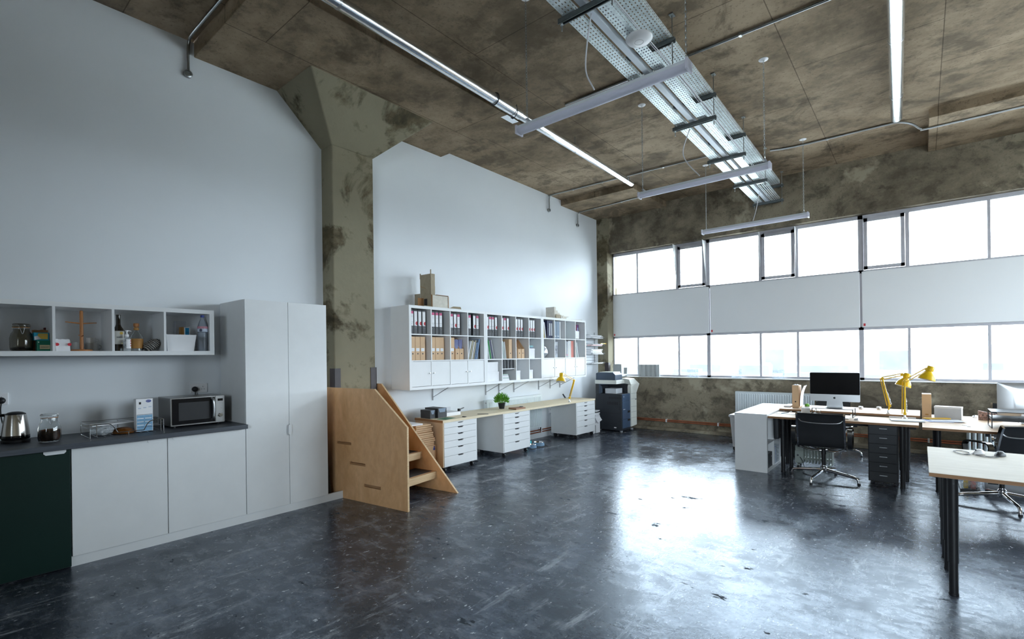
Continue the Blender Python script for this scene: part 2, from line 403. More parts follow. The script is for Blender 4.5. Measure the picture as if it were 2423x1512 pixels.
# windows -----------------------------------------------------------
XF = 9.78
ZB0, ZB1 = 1.905, 2.80          # band covered by the boards
def vbar(bm, y, w=.034, z0=ZS+.01, z1=ZT, d=.05, x=XF): box(bm, x-d/2, x+d/2, y-w/2, y+w/2, z0, z1)
def window(n, yl, yr, up, low, sashes):
    """yl > yr; up/low: mullion y's; sashes: (y_left, y_right, tilt)"""
    r = bpy.data.objects.new('window_%d' % n, None); COL.objects.link(r); r.location = (XF, (yl+yr)/2, ZS); struct(r)
    bm = bmnew()
    for y in (yl-.016, yr+.016): vbar(bm, y, .032, d=.06)
    for z, h in ((ZS+.03, .04), (ZB0-.01, .05), (ZB1+.01, .05), (ZT-.03, .06)): box(bm, XF-.03, XF+.03, yr, yl, z-h/2, z+h/2)
    for y in low: vbar(bm, y, z1=ZB0)
    for y in up: vbar(bm, y, z0=ZB1)
    for a, b, t in sashes:
        vbar(bm, a, .05, z0=ZB1); vbar(bm, b, .05, z0=ZB1)
    obj('frame', bm, 'frame_grey', r)
    ys = sorted([yl, yr]+low, reverse=True)
    for a, b in zip(ys, ys[1:]): bx('pane', XF-.003, XF+.003, b+.015, a-.015, ZS+.04, ZB0-.02, 'glazing', r)
    bx('pane', XF-.003, XF+.003, yr+.03, yl-.03, ZB0+.01, ZB1-.01, 'glazing', r)
    ys = sorted([yl, yr]+up+[q for s in sashes for q in s[:2]], reverse=True)
    for a, b in zip(ys, ys[1:]):
        if any(abs(a-s[0]) < .01 for s in sashes): continue
        bx('pane', XF-.003, XF+.003, b+.015, a-.015, ZB1+.03, ZT-.05, 'glazing', r)
    for a, b, t in sashes:
        piv = T(XF-.03, 0, ZB1+.04)
        bm = bmnew(); h = ZT-ZB1-.10; y0, y1 = b+.028, a-.028
        for q in ((y0, y0+.05), (y1-.05, y1)): box(bm, -.02, .02, q[0], q[1], 0, h, piv)
        box(bm, -.02, .02, y0, y1, 0, .05, piv); box(bm, -.02, .02, y0, y1, h-.055, h, piv)
        s = obj('sash', bm, 'frame_grey', r)
        bm = bmnew(); box(bm, -.003, .003, y0+.045, y1-.045, .04, h-.05, piv); obj('pane', bm, 'glazing', s)
        if t:
            for y in (a-.006, b+.006):
                bm = bmnew(); prism(bm, [(XF-.03, y-.004, ZB1+.04), (XF-.03-t, y-.004, ZT-.03), (XF-.03, y-.004, ZT-.03)], (0, .008, 0))
                obj('cheek_plate', bm, 'white_matt', r)
    return r
window(1, 5.2, 3.15, [4.616, ], [4.615, 3.735], [(3.76, 3.175, .22)])
window(2, 3.15, .735, [], [2.232, 1.639], [(2.225, 1.645, .13)])
window(3, .735, -1.68, [-.767], [.133, -.76], [(.72, .143, 0)])
window(4, -1.68, -4.09, [-3.2], [-2.3, -3.2], [])
box_bm = bmnew(); box(box_bm, XW, XW+.35, Y0, -4.09, ZS, ZT); struct(obj('trim_6', box_bm, 'wall_concrete'))

ZW0, ZW1 = 1.911, 2.811
# boards in front of the windows -----------------------------------
for k, (a, b, lab) in enumerate(((5.185, 3.134, 'white wall board over the window nearest the corner column, shortest of the row'),
                                 (3.112, .7495, 'long white wall board over the middle window, above the monitor'),
                                 (.722, -1.67, 'white wall board over the window at the right, above the yellow lamps'))):
    t = thing('whiteboard', lab, 'whiteboard', (9.738, (a+b)/2, ZW0), group='white boards across the windows')
    bx('panel', 9.732, 9.749, b, a, ZW0, ZW1, 'board_white', t, bevel=.006)
    bm = bmnew(); box(bm, 9.730, 9.732, a-.045, a-.018, ZW0+.02, ZW0+.062); lg = obj('maker_badge', bm, 'red', t); lg['label'] = 'small red badge at the lower left corner'

# concrete column with flared head ---------------------------------
col = thing('concrete_column', 'rough concrete column with flared head against the white wall', 'column', (3.34, 5.33, 0))
bm = bmnew(); box(bm, 3.06, 3.62, 5.212, YL+.05, 0, 4.0); obj('shaft', bm, 'column_concrete', col, bevel=.018, seg=3)
bm = bmnew()
lo = [(3.06, 5.212, 3.99), (3.62, 5.212, 3.99), (3.62, YL+.04, 3.99), (3.06, YL+.04, 3.99)]
hi = [(2.54, 4.70, ZD+.003), (4.17, 4.70, ZD+.003), (4.17, YL+.04, ZD+.003), (2.54, YL+.04, ZD+.003)]
va = [bm.verts.new(p) for p in lo]; vb = [bm.verts.new(p) for p in hi]
for i in range(4): bm.faces.new((va[i], va[(i+1) % 4], vb[(i+1) % 4], vb[i]))
bm.faces.new(va); bm.faces.new(vb)
obj('flared_head', bm, 'column_concrete', col, bevel=.012)
for x in (3.06, 3.62):
    s = 1 if x < 3.3 else -1
    bm = bmnew(); box(bm, x-.006*s, x+.075*s, 5.204, 5.212, 0, 1.40); box(bm, x-.008*s, x, 5.204, 5.30, 0, 1.40)
    g = obj('corner_guard', bm, 'guard_steel', col); g['label'] = 'brown steel angle on the column corner'

# outside --------------------------------------------------------------
M('haze_ground', (.062, .068, .074), .9, var=.35, vscale=.02)
M('haze_far', (.105, .115, .125), .9, var=.2, vscale=.02)
M('bounce_ground', (.50, .50, .48), .9, var=.12, vscale=.05)  # pale tone chosen for upward bounce, never in view
bm = bmnew(); box(bm, 14, 430, -700, 700, -31, -30); box(bm, -60, 14, -700, -6, -31, -30); box(bm, -300, -60, -700, 700, -31, -30); box(bm, -60, -6, -6, 700, -31, -30); struct(obj('unseen_ground', bm, 'bounce_ground'))  # out-of-view ground added as a reflector to light the ceiling
bm = bmnew(); box(bm, 430, 3500, -2800, 2800, -31, -30); struct(obj('trim_9', bm, 'haze_ground'))
random.seed(11); placed = []
for k in range(40):
    d = random.uniform(480, 1100); a = math.radians(random.uniform(-34, 40)); x, y = d*math.cos(a), d*math.sin(a)
    if len(placed) >= 24 or any((x-a_)**2+(y-b_)**2 < 75**2 for a_, b_ in placed): continue
    placed.append((x, y))
    wd, dp, ht = random.uniform(20, 60), random.uniform(14, 30), random.uniform(8, 20)+(22 if random.random() < .2 else 0)
    bm = bmnew(); box(bm, -dp/2, dp/2, -wd/2, wd/2, 0, ht)
    if k % 2: prism(bm, [(-dp/2, -wd/2, ht), (0, -wd/2, ht+4), (dp/2, -wd/2, ht)], (0, wd, 0))
    solo('distant_building', 'pale hazy building on the skyline beyond the windows', 'building', bm, 'haze_far', group='hazy buildings beyond the windows').location = (x, y, -30)
bm = bmnew()
prof = [(-1600+100*i, 22*noise.noise(Vector((i*.31, 1.7, 0)))+16) for i in range(33)]
vs0 = [bm.verts.new((1500, y, -30)) for y, h in prof]; vs1 = [bm.verts.new((1900, y, -30+30+h)) for y, h in prof]; vs2 = [bm.verts.new((2600, y, -30)) for y, h in prof]
for i in range(32):
    bm.faces.new((vs0[i], vs0[i+1], vs1[i+1], vs1[i])); bm.faces.new((vs1[i], vs1[i+1], vs2[i+1], vs2[i]))
struct(obj('trim_8', bm, 'haze_far'))
# ================================================================== kitchen run along the left wall
def lip(bm, x0, x1, y, z):
    """folded white edge pull hanging from the top of a door"""
    prism(bm, [(x0, y, z+.004), (x1, y, z+.004), (x1, y, z-.012), (x1-.012, y, z-.024), (x0+.012, y, z-.024), (x0, y, z-.012)], (0, -.0022, 0))
    box(bm, x0, x1, y-.002, y+.02, z+.002, z+.004)
YD = 4.82
t = thing('dishwasher', 'dark green panelled appliance at the left end of the kitchen run', 'dishwasher', (.40, 5.1, 0))
bx('body', .10, .70, YD+.02, 5.40, .005, .878, 'dark_grey', t)
p = bx('door', .098, .703, YD, YD+.018, .012, .874, 'dark_green', t, bevel=.0015); p['label'] = 'dark green door panel'
bm = bmnew(); lip(bm, .558, .68, YD-.001, .872); h = obj('handle', bm, 'white_gloss', p); h['label'] = 'white edge pull'
for i, (xa, xb, ha, hb, lab) in enumerate(((.708, 1.308, 1.175, 1.297, 'white base cabinet beside the dark green appliance'), (1.312, 1.925, 1.348, 1.47, 'white base cabinet beside the tall cupboard'))):
    t = thing('base_cabinet', lab, 'cabinet', ((xa+xb)/2, 5.1, 0), group='white base cabinets')
    bx('carcass', xa, xb, YD+.02, 5.40, .08, .879, 'white_matt', t)
    p = bx('door', xa+.001, xb-.001, YD, YD+.018, .081, .874, 'white_matt', t, bevel=.0015)
    bm = bmnew(); lip(bm, ha, hb, YD-.001, .872); obj('handle', bm, 'white_gloss', p)
t = thing('tall_cupboard', 'tall white two-door cupboard beside the concrete column', 'cupboard', (2.34, 5.1, 0))
bx('carcass', 1.928, 2.745, YD+.02, 5.40, .08, 2.08, 'white_matt', t, bevel=.001)
for xa, xb, s in ((1.93, 2.333, 1), (2.337, 2.743, -1)):
    p = bx('door', xa, xb, YD, YD+.018, .081, 2.079, 'white_matt', t, bevel=.0015)
    xe = xb if s > 0 else xa
    bm = bmnew(); prism(bm, [(xe+.002*s, YD-.001, .765), (xe-.012*s, YD-.001, .777), (xe-.012*s, YD-.001, .863), (xe+.002*s, YD-.001, .875)], (0, -.022, 0)); obj('handle', bm, 'white_gloss', p)
bm = bmnew(); box(bm, .704, 2.935, YD+.028, YD+.046, 0, .078)
solo('kickboard', 'white kickboard under the white cabinets along the floor', 'kickboard', bm, 'white_matt', (1.8, YD+.04, 0))
bm = bmnew(); box(bm, -.6, 1.926, 4.765, 5.438, .881, .92)
solo('worktop', 'dark slate worktop over the kitchen base cabinets', 'worktop', bm, 'worktop_slate', (.66, 5.1, .881), bevel=.003)
# thin black leaning prism in the gap beside the cupboard
bm = bmnew(); prism(bm, [(2.79, 4.90, 0), (2.83, 4.90, 0), (2.765, 4.90, .62), (2.755, 4.90, .62)], (0, .35, 0))
solo('black_prism', 'thin black shape leaning in the gap between tall cupboard and stairs', 'board', bm, 'black', (2.8, 5.07, 0))

# wall shelf ---------------------------------------------------------
SX0, SX1, SY, SZ0, SZ1 = .277, 1.752, 5.05, 1.5645, 1.976
ks = thing('wall_shelf', 'white wall shelf of four open boxes above the kitchen worktop', 'shelf', ((SX0+SX1)/2, 5.24, SZ0))
bm = bmnew()
box(bm, SX0, SX1, SY, YL-.004, SZ0, SZ0+.036); box(bm, SX0, SX1, SY, YL-.004, SZ1-.036, SZ1)
box(bm, SX0, SX0+.038, SY, YL-.004, SZ0+.036, SZ1-.036); box(bm, SX1-.038, SX1, SY, YL-.004, SZ0+.036, SZ1-.036)
obj('outer_frame', bm, 'shelf_white', ks)
for x in (.652, 1.009, 1.366): bx('divider', x-.0085, x+.0085, SY+.003, YL-.004, SZ0+.036, SZ1-.036, 'shelf_white', ks)
bx('back_panel', SX0+.038, SX1-.038, YL-.01, YL-.003, SZ0+.036, SZ1-.036, 'shelf_white', ks)
FZ = SZ0+.0365
def jar(name, label, x, y, z, s, fill=None, glass='glass', seal=None):
    t = thing(name, label, 'jar', (x, y, z))
    pr = [(0, .002), (.052, 0), (.062, .008), (.066, .03), (.066, .10), (.058, .135), (.046, .152), (.045, .178), (.041, .178), (.041, .150), (.054, .13), (.062, .10), (.062, .03), (.055, .010), (0, .008)]
    bm = bmnew(); lathe(bm, [(r*s, q*s) for r, q in pr], 36, T(x, y, z)); obj('body', bm, glass, t, smooth=40)
    bm = bmnew(); lathe(bm, [(0, .182*s), (.049*s, .182*s), (.051*s, .188*s), (.051*s, .204*s), (.047*s, .21*s), (0, .212*s)], 36, T(x, y, z)); obj('lid', bm, glass, t, smooth=40)
    bm = bmnew()
    tube(bm, [(x+.0495*s*math.cos(a), y+.0495*s*math.sin(a), z+.172*s) for a in [2*PI*i/28 for i in range(28)]], .0014, 6, closed=True)
    tube(bm, [(x+.0535*s*math.cos(a), y+.0535*s*math.sin(a), z+.197*s) for a in [2*PI*i/28 for i in range(28)]], .0014, 6, closed=True)
    tube(bm, catmull([(x-.02*s, y-.05*s, z+.197*s), (x-.012*s, y-.062*s, z+.17*s), (x, y-.068*s, z+.13*s), (x+.012*s, y-.062*s, z+.17*s), (x+.02*s, y-.05*s, z+.197*s)]), .0014, 6)
    obj('clip_wire', bm, 'steel', t, smooth=60)
    bm = bmnew(); lathe(bm, [(.047*s, .178*s), (.050*s, .178*s), (.050*s, .183*s), (.047*s, .183*s)], 28, T(x, y, z)); obj('rubber_seal', bm, 'kraft_dark', t, smooth=40)
    if fill:
        bm = bmnew(); lathe(bm, [(0, .0125*s), (.054*s, .0125*s), (.0605*s, .03*s), (.0605*s, .088*s), (.03*s, .093*s), (0, .090*s)], 32, T(x, y, z)); obj('contents', bm, fill, t, smooth=60)
    return t
M('coffee', (.34, .14, .06), .85, var=.35, vscale=90, bmp=.4, bscale=200)
M('dark_leaves', (.04, .028, .014), .8, var=.6, vscale=60)
j = jar('storage_jar', 'large dusty glass clip jar on the wall shelf, almost empty', .492, 5.22, FZ, .99, None, 'glass_dark')
bm = bmnew(); lathe(bm, [(0, .010), (.054, .012), (.060, .022), (.03, .034), (0, .026)], 24, T(.492, 5.22, FZ)); obj('contents', bm, 'dark_leaves', j, smooth=60)
# tea boxes
M('tea_green', (.01, .22, .14), .5, var=.05); M('cream', (.72, .66, .42), .6, var=.04); M('cyan', (.02, .42, .62), .5, var=.06); M('mustard', (.8, .55, .10), .5, var=.08)
t = thing('tea_box', 'small green tea box with a cream label on the wall shelf', 'box', (.61, 5.20, FZ))
bx('carton', .569, .652, 5.15, 5.24, FZ, FZ+.082, 'tea_green', t, bevel=.001)
q = bx('label', .584, .641, 5.1488, 5.15, FZ+.016, FZ+.048, 'cream', t); text('lettering', 'PEPPERMINT', .0082, face_negY(.6125, 5.1484, FZ+.031), 'black', q)
bm = bmnew(); cyl(bm, (.578, 5.1492, FZ+.068), (.578, 5.15, FZ+.068), .004); obj('emblem', bm, 'paper_white', t)
t = thing('biscuit_box', 'bright blue and yellow packet lying on the small green tea box', 'box', (.6, 5.20, FZ+.083))
bx('carton', .553, .636, 5.165, 5.235, FZ+.083, FZ+.142, 'cyan', t, m4=T(.6, 5.2, 0) @ R('Z', 3) @ T(-.6, -5.2, 0))
bm = bmnew(); prism(bm, [(.578, 5.161, FZ+.135), (.632, 5.164, FZ+.136), (.631, 5.164, FZ+.092), (.570, 5.1605, FZ+.094)], (0, .003, 0)); obj('picture_panel', bm, 'mustard', t)
bm = bmnew(); prism(bm, [(.556, 5.1595, FZ+.112), (.574, 5.1605, FZ+.118), (.595, 5.1615, FZ+.092), (.557, 5.1595, FZ+.086)], (0, .003, 0)); obj('picture_swirl', bm, 'paper_white', t)
text('lettering', 'DELUXE', .010, face_negY(.606, 5.1606, FZ+.122), 'cream', t)
t = thing('snack_bag', 'crumpled brown paper bag behind the blue and yellow packet', 'bag', (.61, 5.29, FZ))
bm = bmnew(); box(bm, .56, .648, 5.255, 5.33, FZ, FZ+.165)
bmesh.ops.subdivide_edges(bm, edges=bm.edges, cuts=5, use_grid_fill=True)
for v in bm.verts: v.co += Vector((.006*noise.noise(v.co*40), .008*noise.noise(v.co*37+Vector((5, 5, 5))), .010*noise.noise(v.co*33)*(1 if v.co.z > FZ+.02 else 0)))
obj('bag', bm, 'kraft_dark', t, smooth=50)
t = thing('red_packet', 'dark red packet standing against the shelf divider beside the tea boxes', 'packet', (.632, 5.29, FZ)); M('maroon', (.16, .012, .025), .45, var=.1)
bx('carton', .6505-.028+.012, .6425, 5.345, 5.40, FZ, FZ+.19, 'maroon', t)
# white bag with red print
t = thing('sugar_bag', 'crumpled white bag with red print beside the mug tree', 'bag', (.713, 5.16, FZ))
bm = bmnew(); box(bm, .672, .754, 5.12, 5.19, FZ, FZ+.092)
bmesh.ops.subdivide_edges(bm, edges=bm.edges, cuts=6, use_grid_fill=True)
for v in bm.verts:
    k = (v.co.z-FZ)/.09
    v.co += k*Vector((.010*noise.noise(v.co*38), .012*noise.noise(v.co*30+Vector((5, 5, 5))), .010*noise.noise(v.co*45)))
    if abs(v.co.y-5.155) > .02: v.co.y += .008*k*(1 if v.co.y < 5.155 else -1)
obj('bag', bm, 'plastic_white', t, smooth=35)
for x in (.677, .749):
    bm = bmnew(); lathe(bm, [(0, 0), (.012, 0), (.012, .003), (0, .003)], 16, T(x, 5.113, FZ+.052) @ R('X', 90)); obj('red_print', bm, 'red', t)
# mug tree
t = thing('mug_tree', 'wooden mug tree with bare arms on the wall shelf', 'mug tree', (.832, 5.18, FZ))
bm = bmnew(); lathe(bm, [(0, 0), (.066, 0), (.068, .004), (.068, .010), (.062, .014), (0, .014)], 36, T(.832, 5.18, FZ)); obj('base', bm, 'mug_wood', t, smooth=40)
bm = bmnew(); lathe(bm, [(0, .012), (.0115, .012), (.0115, .315), (.009, .325), (0, .327)], 20, T(.832, 5.18, FZ)); obj('post', bm, 'mug_wood', t, smooth=40)
for a, s in ((PI, .222), (.12, .222), (PI*.55, .125), (-PI*.5, .118)):
    bm = bmnew(); p0 = Vector((.832, 5.18, FZ+s)); e = Vector((math.cos(a), math.sin(a), .10)).normalized(); tube(bm, [p0+e*.010, p0+e*.05, p0+e*(.098 if s > .2 else .02)], [.0055, .005, .0035], 10); obj('arm', bm, 'mug_wood', t, smooth=50)
def mug(name, label, x, y, z, r=.042, h=.075, mat='glass', ang=0, group=None, tilt=None):
    t = thing(name, label, 'mug', (x, y, z), group)
    bm = bmnew(); lathe(bm, [(0, 0), (r*.86, 0), (r*.94, .006), (r, h), (r*.93, h), (r*.87, .01), (0, .008)], 28, T(x, y, z)); obj('cup', bm, mat, t, smooth=40)
    bm = bmnew(); tube(bm, catmull([(x+math.cos(ang)*(r*.95+d), y+math.sin(ang)*(r*.95+d), z+q) for d, q in ((-.001, h*.82), (.022, h*.72), (.024, h*.4), (-.001, h*.22))], 5), .004, 8); obj('handle', bm, mat, t, smooth=60)
    return t
M('ceramic_grey', (.42, .43, .42), .3, var=.03); M('ceramic_white', (.74, .74, .73), .25, var=.02)
mug('mug', 'grey mug standing behind the post of the mug tree', .80, 5.31, FZ, mat='ceramic_grey', ang=2.6)
mug('mug', 'wide grey mug at the back right of the mug tree, with a cup on it', .918, 5.32, FZ, r=.046, h=.068, mat='ceramic_grey', ang=.3)
mug('cup', 'small pale cup stacked on the wide grey mug by the mug tree', .912, 5.32, FZ+.0685, r=.032, h=.045, mat='ceramic_white', ang=.2)
# bottles
t = thing('wine_bottle', 'dark wine bottle with a cream label on the wall shelf', 'bottle', (1.066, 5.17, FZ)); x, y = 1.066, 5.17
bm = bmnew(); lathe(bm, [(0, .004), (.033, 0), (.0375, .004), (.0375, .165), (.034, .185), (.022, .205), (.0155, .225), (.0145, .296), (.0155, .297), (.0155, .305), (0, .306)], 32, T(x, y, FZ)); obj('body', bm, 'bottle_glass', t, smooth=40)
M('label_cream', (.62, .60, .55), .6, var=.04)
def wrap(bm, x, y, z0, z1, r, a0, a1, n=18):
    a = [a0+(a1-a0)*i/n for i in range(n+1)]
    lo = [bm.verts.new((x+r*math.cos(q), y+r*math.sin(q), z0)) for q in a]; hi = [bm.verts.new((x+r*math.cos(q), y+r*math.sin(q), z1)) for q in a]
    l2 = [bm.verts.new((x+(r-.0012)*math.cos(q), y+(r-.0012)*math.sin(q), z0)) for q in a]; h2 = [bm.verts.new((x+(r-.0012)*math.cos(q), y+(r-.0012)*math.sin(q), z1)) for q in a]
    for i in range(n):
        bm.faces.new((lo[i], lo[i+1], hi[i+1], hi[i])); bm.faces.new((l2[i], h2[i], h2[i+1], l2[i+1])); bm.faces.new((hi[i], hi[i+1], h2[i+1], h2[i])); bm.faces.new((lo[i], l2[i], l2[i+1], lo[i+1]))
    bm.faces.new((lo[0], hi[0], h2[0], l2[0])); bm.faces.new((lo[n], l2[n], h2[n], hi[n]))
bm = bmnew(); wrap(bm, x, y, FZ+.058, FZ+.168, .0386, -PI*.98, -PI*.02); lb = obj('label', bm, 'label_cream', t, smooth=40)
text('lettering', 'BAROLO', .0135, face_negY(x+.006, y-.0394, FZ+.115), 'navy', lb)
bm = bmnew(); lathe(bm, [(0, 0), (.011, 0), (.011, .002), (0, .002)], 18, T(x+.012, y-.0372, FZ+.150) @ R('X', 90)); obj('crest', bm, 'mustard', lb)
bm = bmnew(); lathe(bm, [(0, 0), (.007, 0), (.007, .002), (0, .002)], 18, T(x+.016, y-.036, FZ+.064) @ R('X', 90)); obj('seal', bm, 'cream', lb)
t = thing('pump_bottle', 'white hand soap pump bottle in front of the wine bottle', 'bottle', (1.105, 5.10, FZ)); x, y = 1.108, 5.10
bm = bmnew(); lathe(bm, [(0, .002), (.023, 0), (.026, .004), (.026, .092), (.021, .108), (.011, .116), (.011, .122), (0, .122)], 28, T(x, y, FZ)); obj('body', bm, 'clear_plastic', t, smooth=40)
bm = bmnew(); wrap(bm, x, y, FZ+.022, FZ+.098, .0268, -PI*.62, PI*.1); lb = obj('label', bm, 'paper_white', t, smooth=40)
for zz in (.04, .06, .08):
    bm = bmnew(); wrap(bm, x, y, FZ+zz, FZ+zz+.008, .0274, -PI*.28, -PI*.1, 6); obj('red_print', bm, 'red', lb)
bm = bmnew(); lathe(bm, [(0, .12), (.014, .12), (.014, .138), (.006, .142), (.005, .162), (.009, .163), (.009, .173), (0, .175)], 20, T(x, y, FZ)); tube(bm, [(x, y, FZ+.169), (x+.018, y-.004, FZ+.169), (x+.03, y-.006, FZ+.164)], [.005, .0045, .003], 8); obj('pump', bm, 'plastic_white', t, smooth=40)
t = thing('whisky_bottle', 'squat whisky bottle with a tan label and wooden stopper', 'bottle', (1.2, 5.22, FZ)); x, y = 1.2, 5.22
M('tan_label', (.50, .25, .07), .6, var=.06); M('amber', (.50, .24, .05), .05, trans=.85, var=.02)
bm = bmnew(); lathe(bm, [(0, .004), (.040, 0), (.046, .005), (.047, .10), (.042, .13), (.026, .158), (.016, .172), (.015, .20), (.017, .202), (.017, .208), (.012, .208), (.012, .172), (.036, .13), (.042, .10), (.042, .01), (0, .009)], 32, T(x, y, FZ)); obj('body', bm, 'glass', t, smooth=40)
bm = bmnew(); wrap(bm, x, y, FZ+.024, FZ+.108, .0482, -PI*.95, -PI*.05); lb = obj('label', bm, 'tan_label', t, smooth=40)
text('lettering', 'KENTUCKY', .0095, face_negY(x, y-.0486, FZ+.092), 'kraft_dark', lb)
bm = bmnew(); lathe(bm, [(.0175, .182), (.019, .184), (.019, .203), (.0175, .205)], 20, T(x, y, FZ)); obj('neck_band', bm, 'tan_label', t, smooth=40)
bm = bmnew(); lathe(bm, [(0, .206), (.012, .206), (.012, .212), (.020, .212), (.021, .216), (.021, .238), (.018, .241), (0, .241)], 24, T(x, y, FZ)); obj('stopper', bm, 'mug_wood', t, smooth=40)
# patterned cloth
def cloth_mat():
    m, tt, N, L, B = nt('patterned_cloth'); v = coord(N, L, (1, 1, 1), (.5, .7, .3)); wv = N.new('ShaderNodeTexWave'); L.new(v, wv.inputs[0]); wv.inputs['Scale'].default_value = 22; wv.inputs['Distortion'].default_value = 4; wv.inputs['Detail'].default_value = 2
    L.new(ramp(N, L, wv.outputs['Fac'], [(.42, (.03, .03, .035)), (.58, (.42, .40, .36))]), B.inputs['Base Color']); B.inputs['Roughness'].default_value = .9
cloth_mat()
bm = bmnew(); bmesh.ops.create_icosphere(bm, subdivisions=4, radius=1)
for v in bm.verts:
    n = noise.noise(v.co*2.2)*.18+noise.noise(v.co*5)*.08
    v.co = Vector((v.co.x*.062*(1+n), v.co.y*.075*(1+n), max(-.92, v.co.z)*.05*(1+n*.8)+v.co.x*.022)); v.co += Vector((1.306, 5.19, FZ+.056))
mz = min(v.co.z for v in bm.verts)
for v in bm.verts: v.co.z += FZ-mz
solo('patterned_cloth', 'bundled black and cream patterned cloth on the wall shelf', 'cloth', bm, 'patterned_cloth', (1.306, 5.19, FZ), smooth=60)
# basket
t = thing('storage_basket', 'white plastic basket with a slot handle on the wall shelf', 'basket', (1.508, 5.23, FZ))
bm = bmnew(); y0, y1 = 5.10, 5.36
A = [(1.402, y0+.02), (1.606, y0+.02), (1.606, y1-.02), (1.402, y1-.02)]; Bq = [(1.388, y0), (1.622, y0), (1.622, y1), (1.388, y1)]
def ring(P, z): return [bm.verts.new((a, b, z)) for a, b in P]
sh = lambda P, d: [((a+d if i in (0, 3) else a-d), (b+d if i in (0, 1) else b-d)) for i, (a, b) in enumerate(P)]
r0, r1, r2, r3 = ring(A, FZ), ring(Bq, FZ+.147), ring(sh(Bq, .004), FZ+.147), ring(sh(A, .004), FZ+.005)
bm.faces.new(r0); bm.faces.new(r3)
for i in range(4):
    k = (i+1) % 4
    bm.faces.new((r1[i], r1[k], r2[k], r2[i])); bm.faces.new((r2[i], r2[k], r3[k], r3[i]))
    if i != 0: bm.faces.new((r0[i], r0[k], r1[k], r1[i]))
hl = []
fy = lambda z: y0+.02*(1-(z-FZ)/.147)
for a in range(24):
    q = 2*PI*a/24; dx = .034*(1 if math.cos(q) > 0 else -1)+.010*math.cos(q); z = FZ+.118+.010*math.sin(q)
    hl.append(bm.verts.new((1.515+dx, fy(z), z)))
from mathutils.geometry import tessellate_polygon
outer = [r0[0], r0[1], r1[1], r1[0]]
for tri in tessellate_polygon([[Vector((v.co.x, v.co.z, 0)) for v in outer], [Vector((v.co.x, v.co.z, 0)) for v in hl]]):
    try: bm.faces.new([(outer+hl)[i] for i in tri])
    except ValueError: pass
obj('basket', bm, 'plastic_white', t, bevel=0)
bx('inner_liner', 1.412, 1.604, y0+.026, y1-.03, FZ+.006, FZ+.128, 'dark_grey', t)['label'] = 'dark contents behind the slot'
t = thing('carton', 'pale grey carton at the back of the shelf above the white basket', 'box', (1.58, 5.39, FZ)); bx('carton', 1.535, 1.618, 5.365, 5.42, FZ, FZ+.285, 'paper_grey', t)
t = thing('tea_carton', 'bright blue and white carton standing in the white basket', 'box', (1.635, 5.28, FZ+.13)); bx('carton', 1.575, 1.617, 5.26, 5.31, FZ+.129, FZ+.222, 'paper_white', t); M('blue_box', (.01, .22, .42), .5, var=.05)
q = bx('front_panel', 1.58, 1.612, 5.2585, 5.26, FZ+.131, FZ+.218, 'blue_box', t); text('lettering', 'TEA', .014, face_negY(1.596, 5.258, FZ+.175), 'navy', q)
t = thing('brown_packet', 'small brown packet beside the bright blue carton in the basket', 'packet', (1.57, 5.29, FZ+.13)); bx('packet', 1.548, 1.574, 5.27, 5.32, FZ+.129, FZ+.225, 'tan_label', t)
# water bottle
M('bottle_pet', (.75, .82, .92), .05, trans=.95, var=.03, ior=1.2); M('blue_cap', (.02, .05, .30), .4, var=.05); M('label_pink', (.55, .25, .32), .5, var=.1); M('label_blue', (.55, .62, .75), .5, var=.1)
t = thing('water_bottle', 'clear plastic water bottle with a blue cap at the right end of the shelf', 'bottle', (1.672, 5.10, FZ)); x, y = 1.672, 5.10
bm = bmnew(); prf = [(0, .004), (.034, 0), (.041, .006)]
for i in range(7): prf += [(.041, .02+.022*i), (.038, .03+.022*i)]
prf += [(.041, .175), (.041, .225), (.036, .245), (.020, .285), (.013, .30), (.013, .312), (0, .312)]
lathe(bm, prf, 32, T(x, y, FZ)); obj('body', bm, 'bottle_pet', t, smooth=40)
bm = bmnew(); wrap(bm, x, y, FZ+.175, FZ+.205, .0418, -PI, PI*.98, 36); lb = obj('label', bm, 'label_blue', t, smooth=40)
bm = bmnew(); wrap(bm, x, y, FZ+.206, FZ+.226, .0418, -PI, PI*.98, 36); obj('upper_label', bm, 'label_pink', t, smooth=40)
bm = bmnew(); prism(bm, [(x-.034, y-.0424, FZ+.178), (x-.020, y-.0424, FZ+.178), (x-.016, y-.0424, FZ+.196), (x-.026, y-.0424, FZ+.204), (x-.036, y-.0424, FZ+.196)], (0, .012, 0)); obj('emblem', bm, 'navy', lb)
bm = bmnew(); lathe(bm, [(0, .309), (.0155, .309), (.0155, .328), (.013, .33), (0, .33)], 24, T(x, y, FZ)); obj('cap', bm, 'blue_cap', t, smooth=40)
# ------------------------------------------------------------------ on the worktop
WZ = .9205
t = thing('kettle', 'brushed steel electric kettle with a black base', 'kettle', (.455, 5.22, WZ)); x, y = .455, 5.22
bm = bmnew(); lathe(bm, [(0, 0), (.078, 0), (.080, .006), (.080, .018), (.074, .024), (0, .024)], 36, T(x, y, WZ)); obj('power_base', bm, 'black', t, smooth=40)
bm = bmnew(); lathe(bm, [(.076, .026), (.079, .03), (.079, .052), (.0775, .054)], 36, T(x, y, WZ)); lathe(bm, [(0, .026), (.076, .026)], 36, T(x, y, WZ)); obj('lower_band', bm, 'black_gloss', t, smooth=40)
bm = bmnew(); lathe(bm, [(.0775, .054), (.074, .10), (.068, .15), (.061, .195), (.058, .208)], 36, T(x, y, WZ)); obj('body', bm, 'brushed_steel', t, smooth=60)
bm = bmnew(); lathe(bm, [(.058, .208), (.057, .213), (.040, .224), (.02, .229), (0, .230)], 36, T(x, y, WZ)); obj('lid', bm, 'black', t, smooth=60)
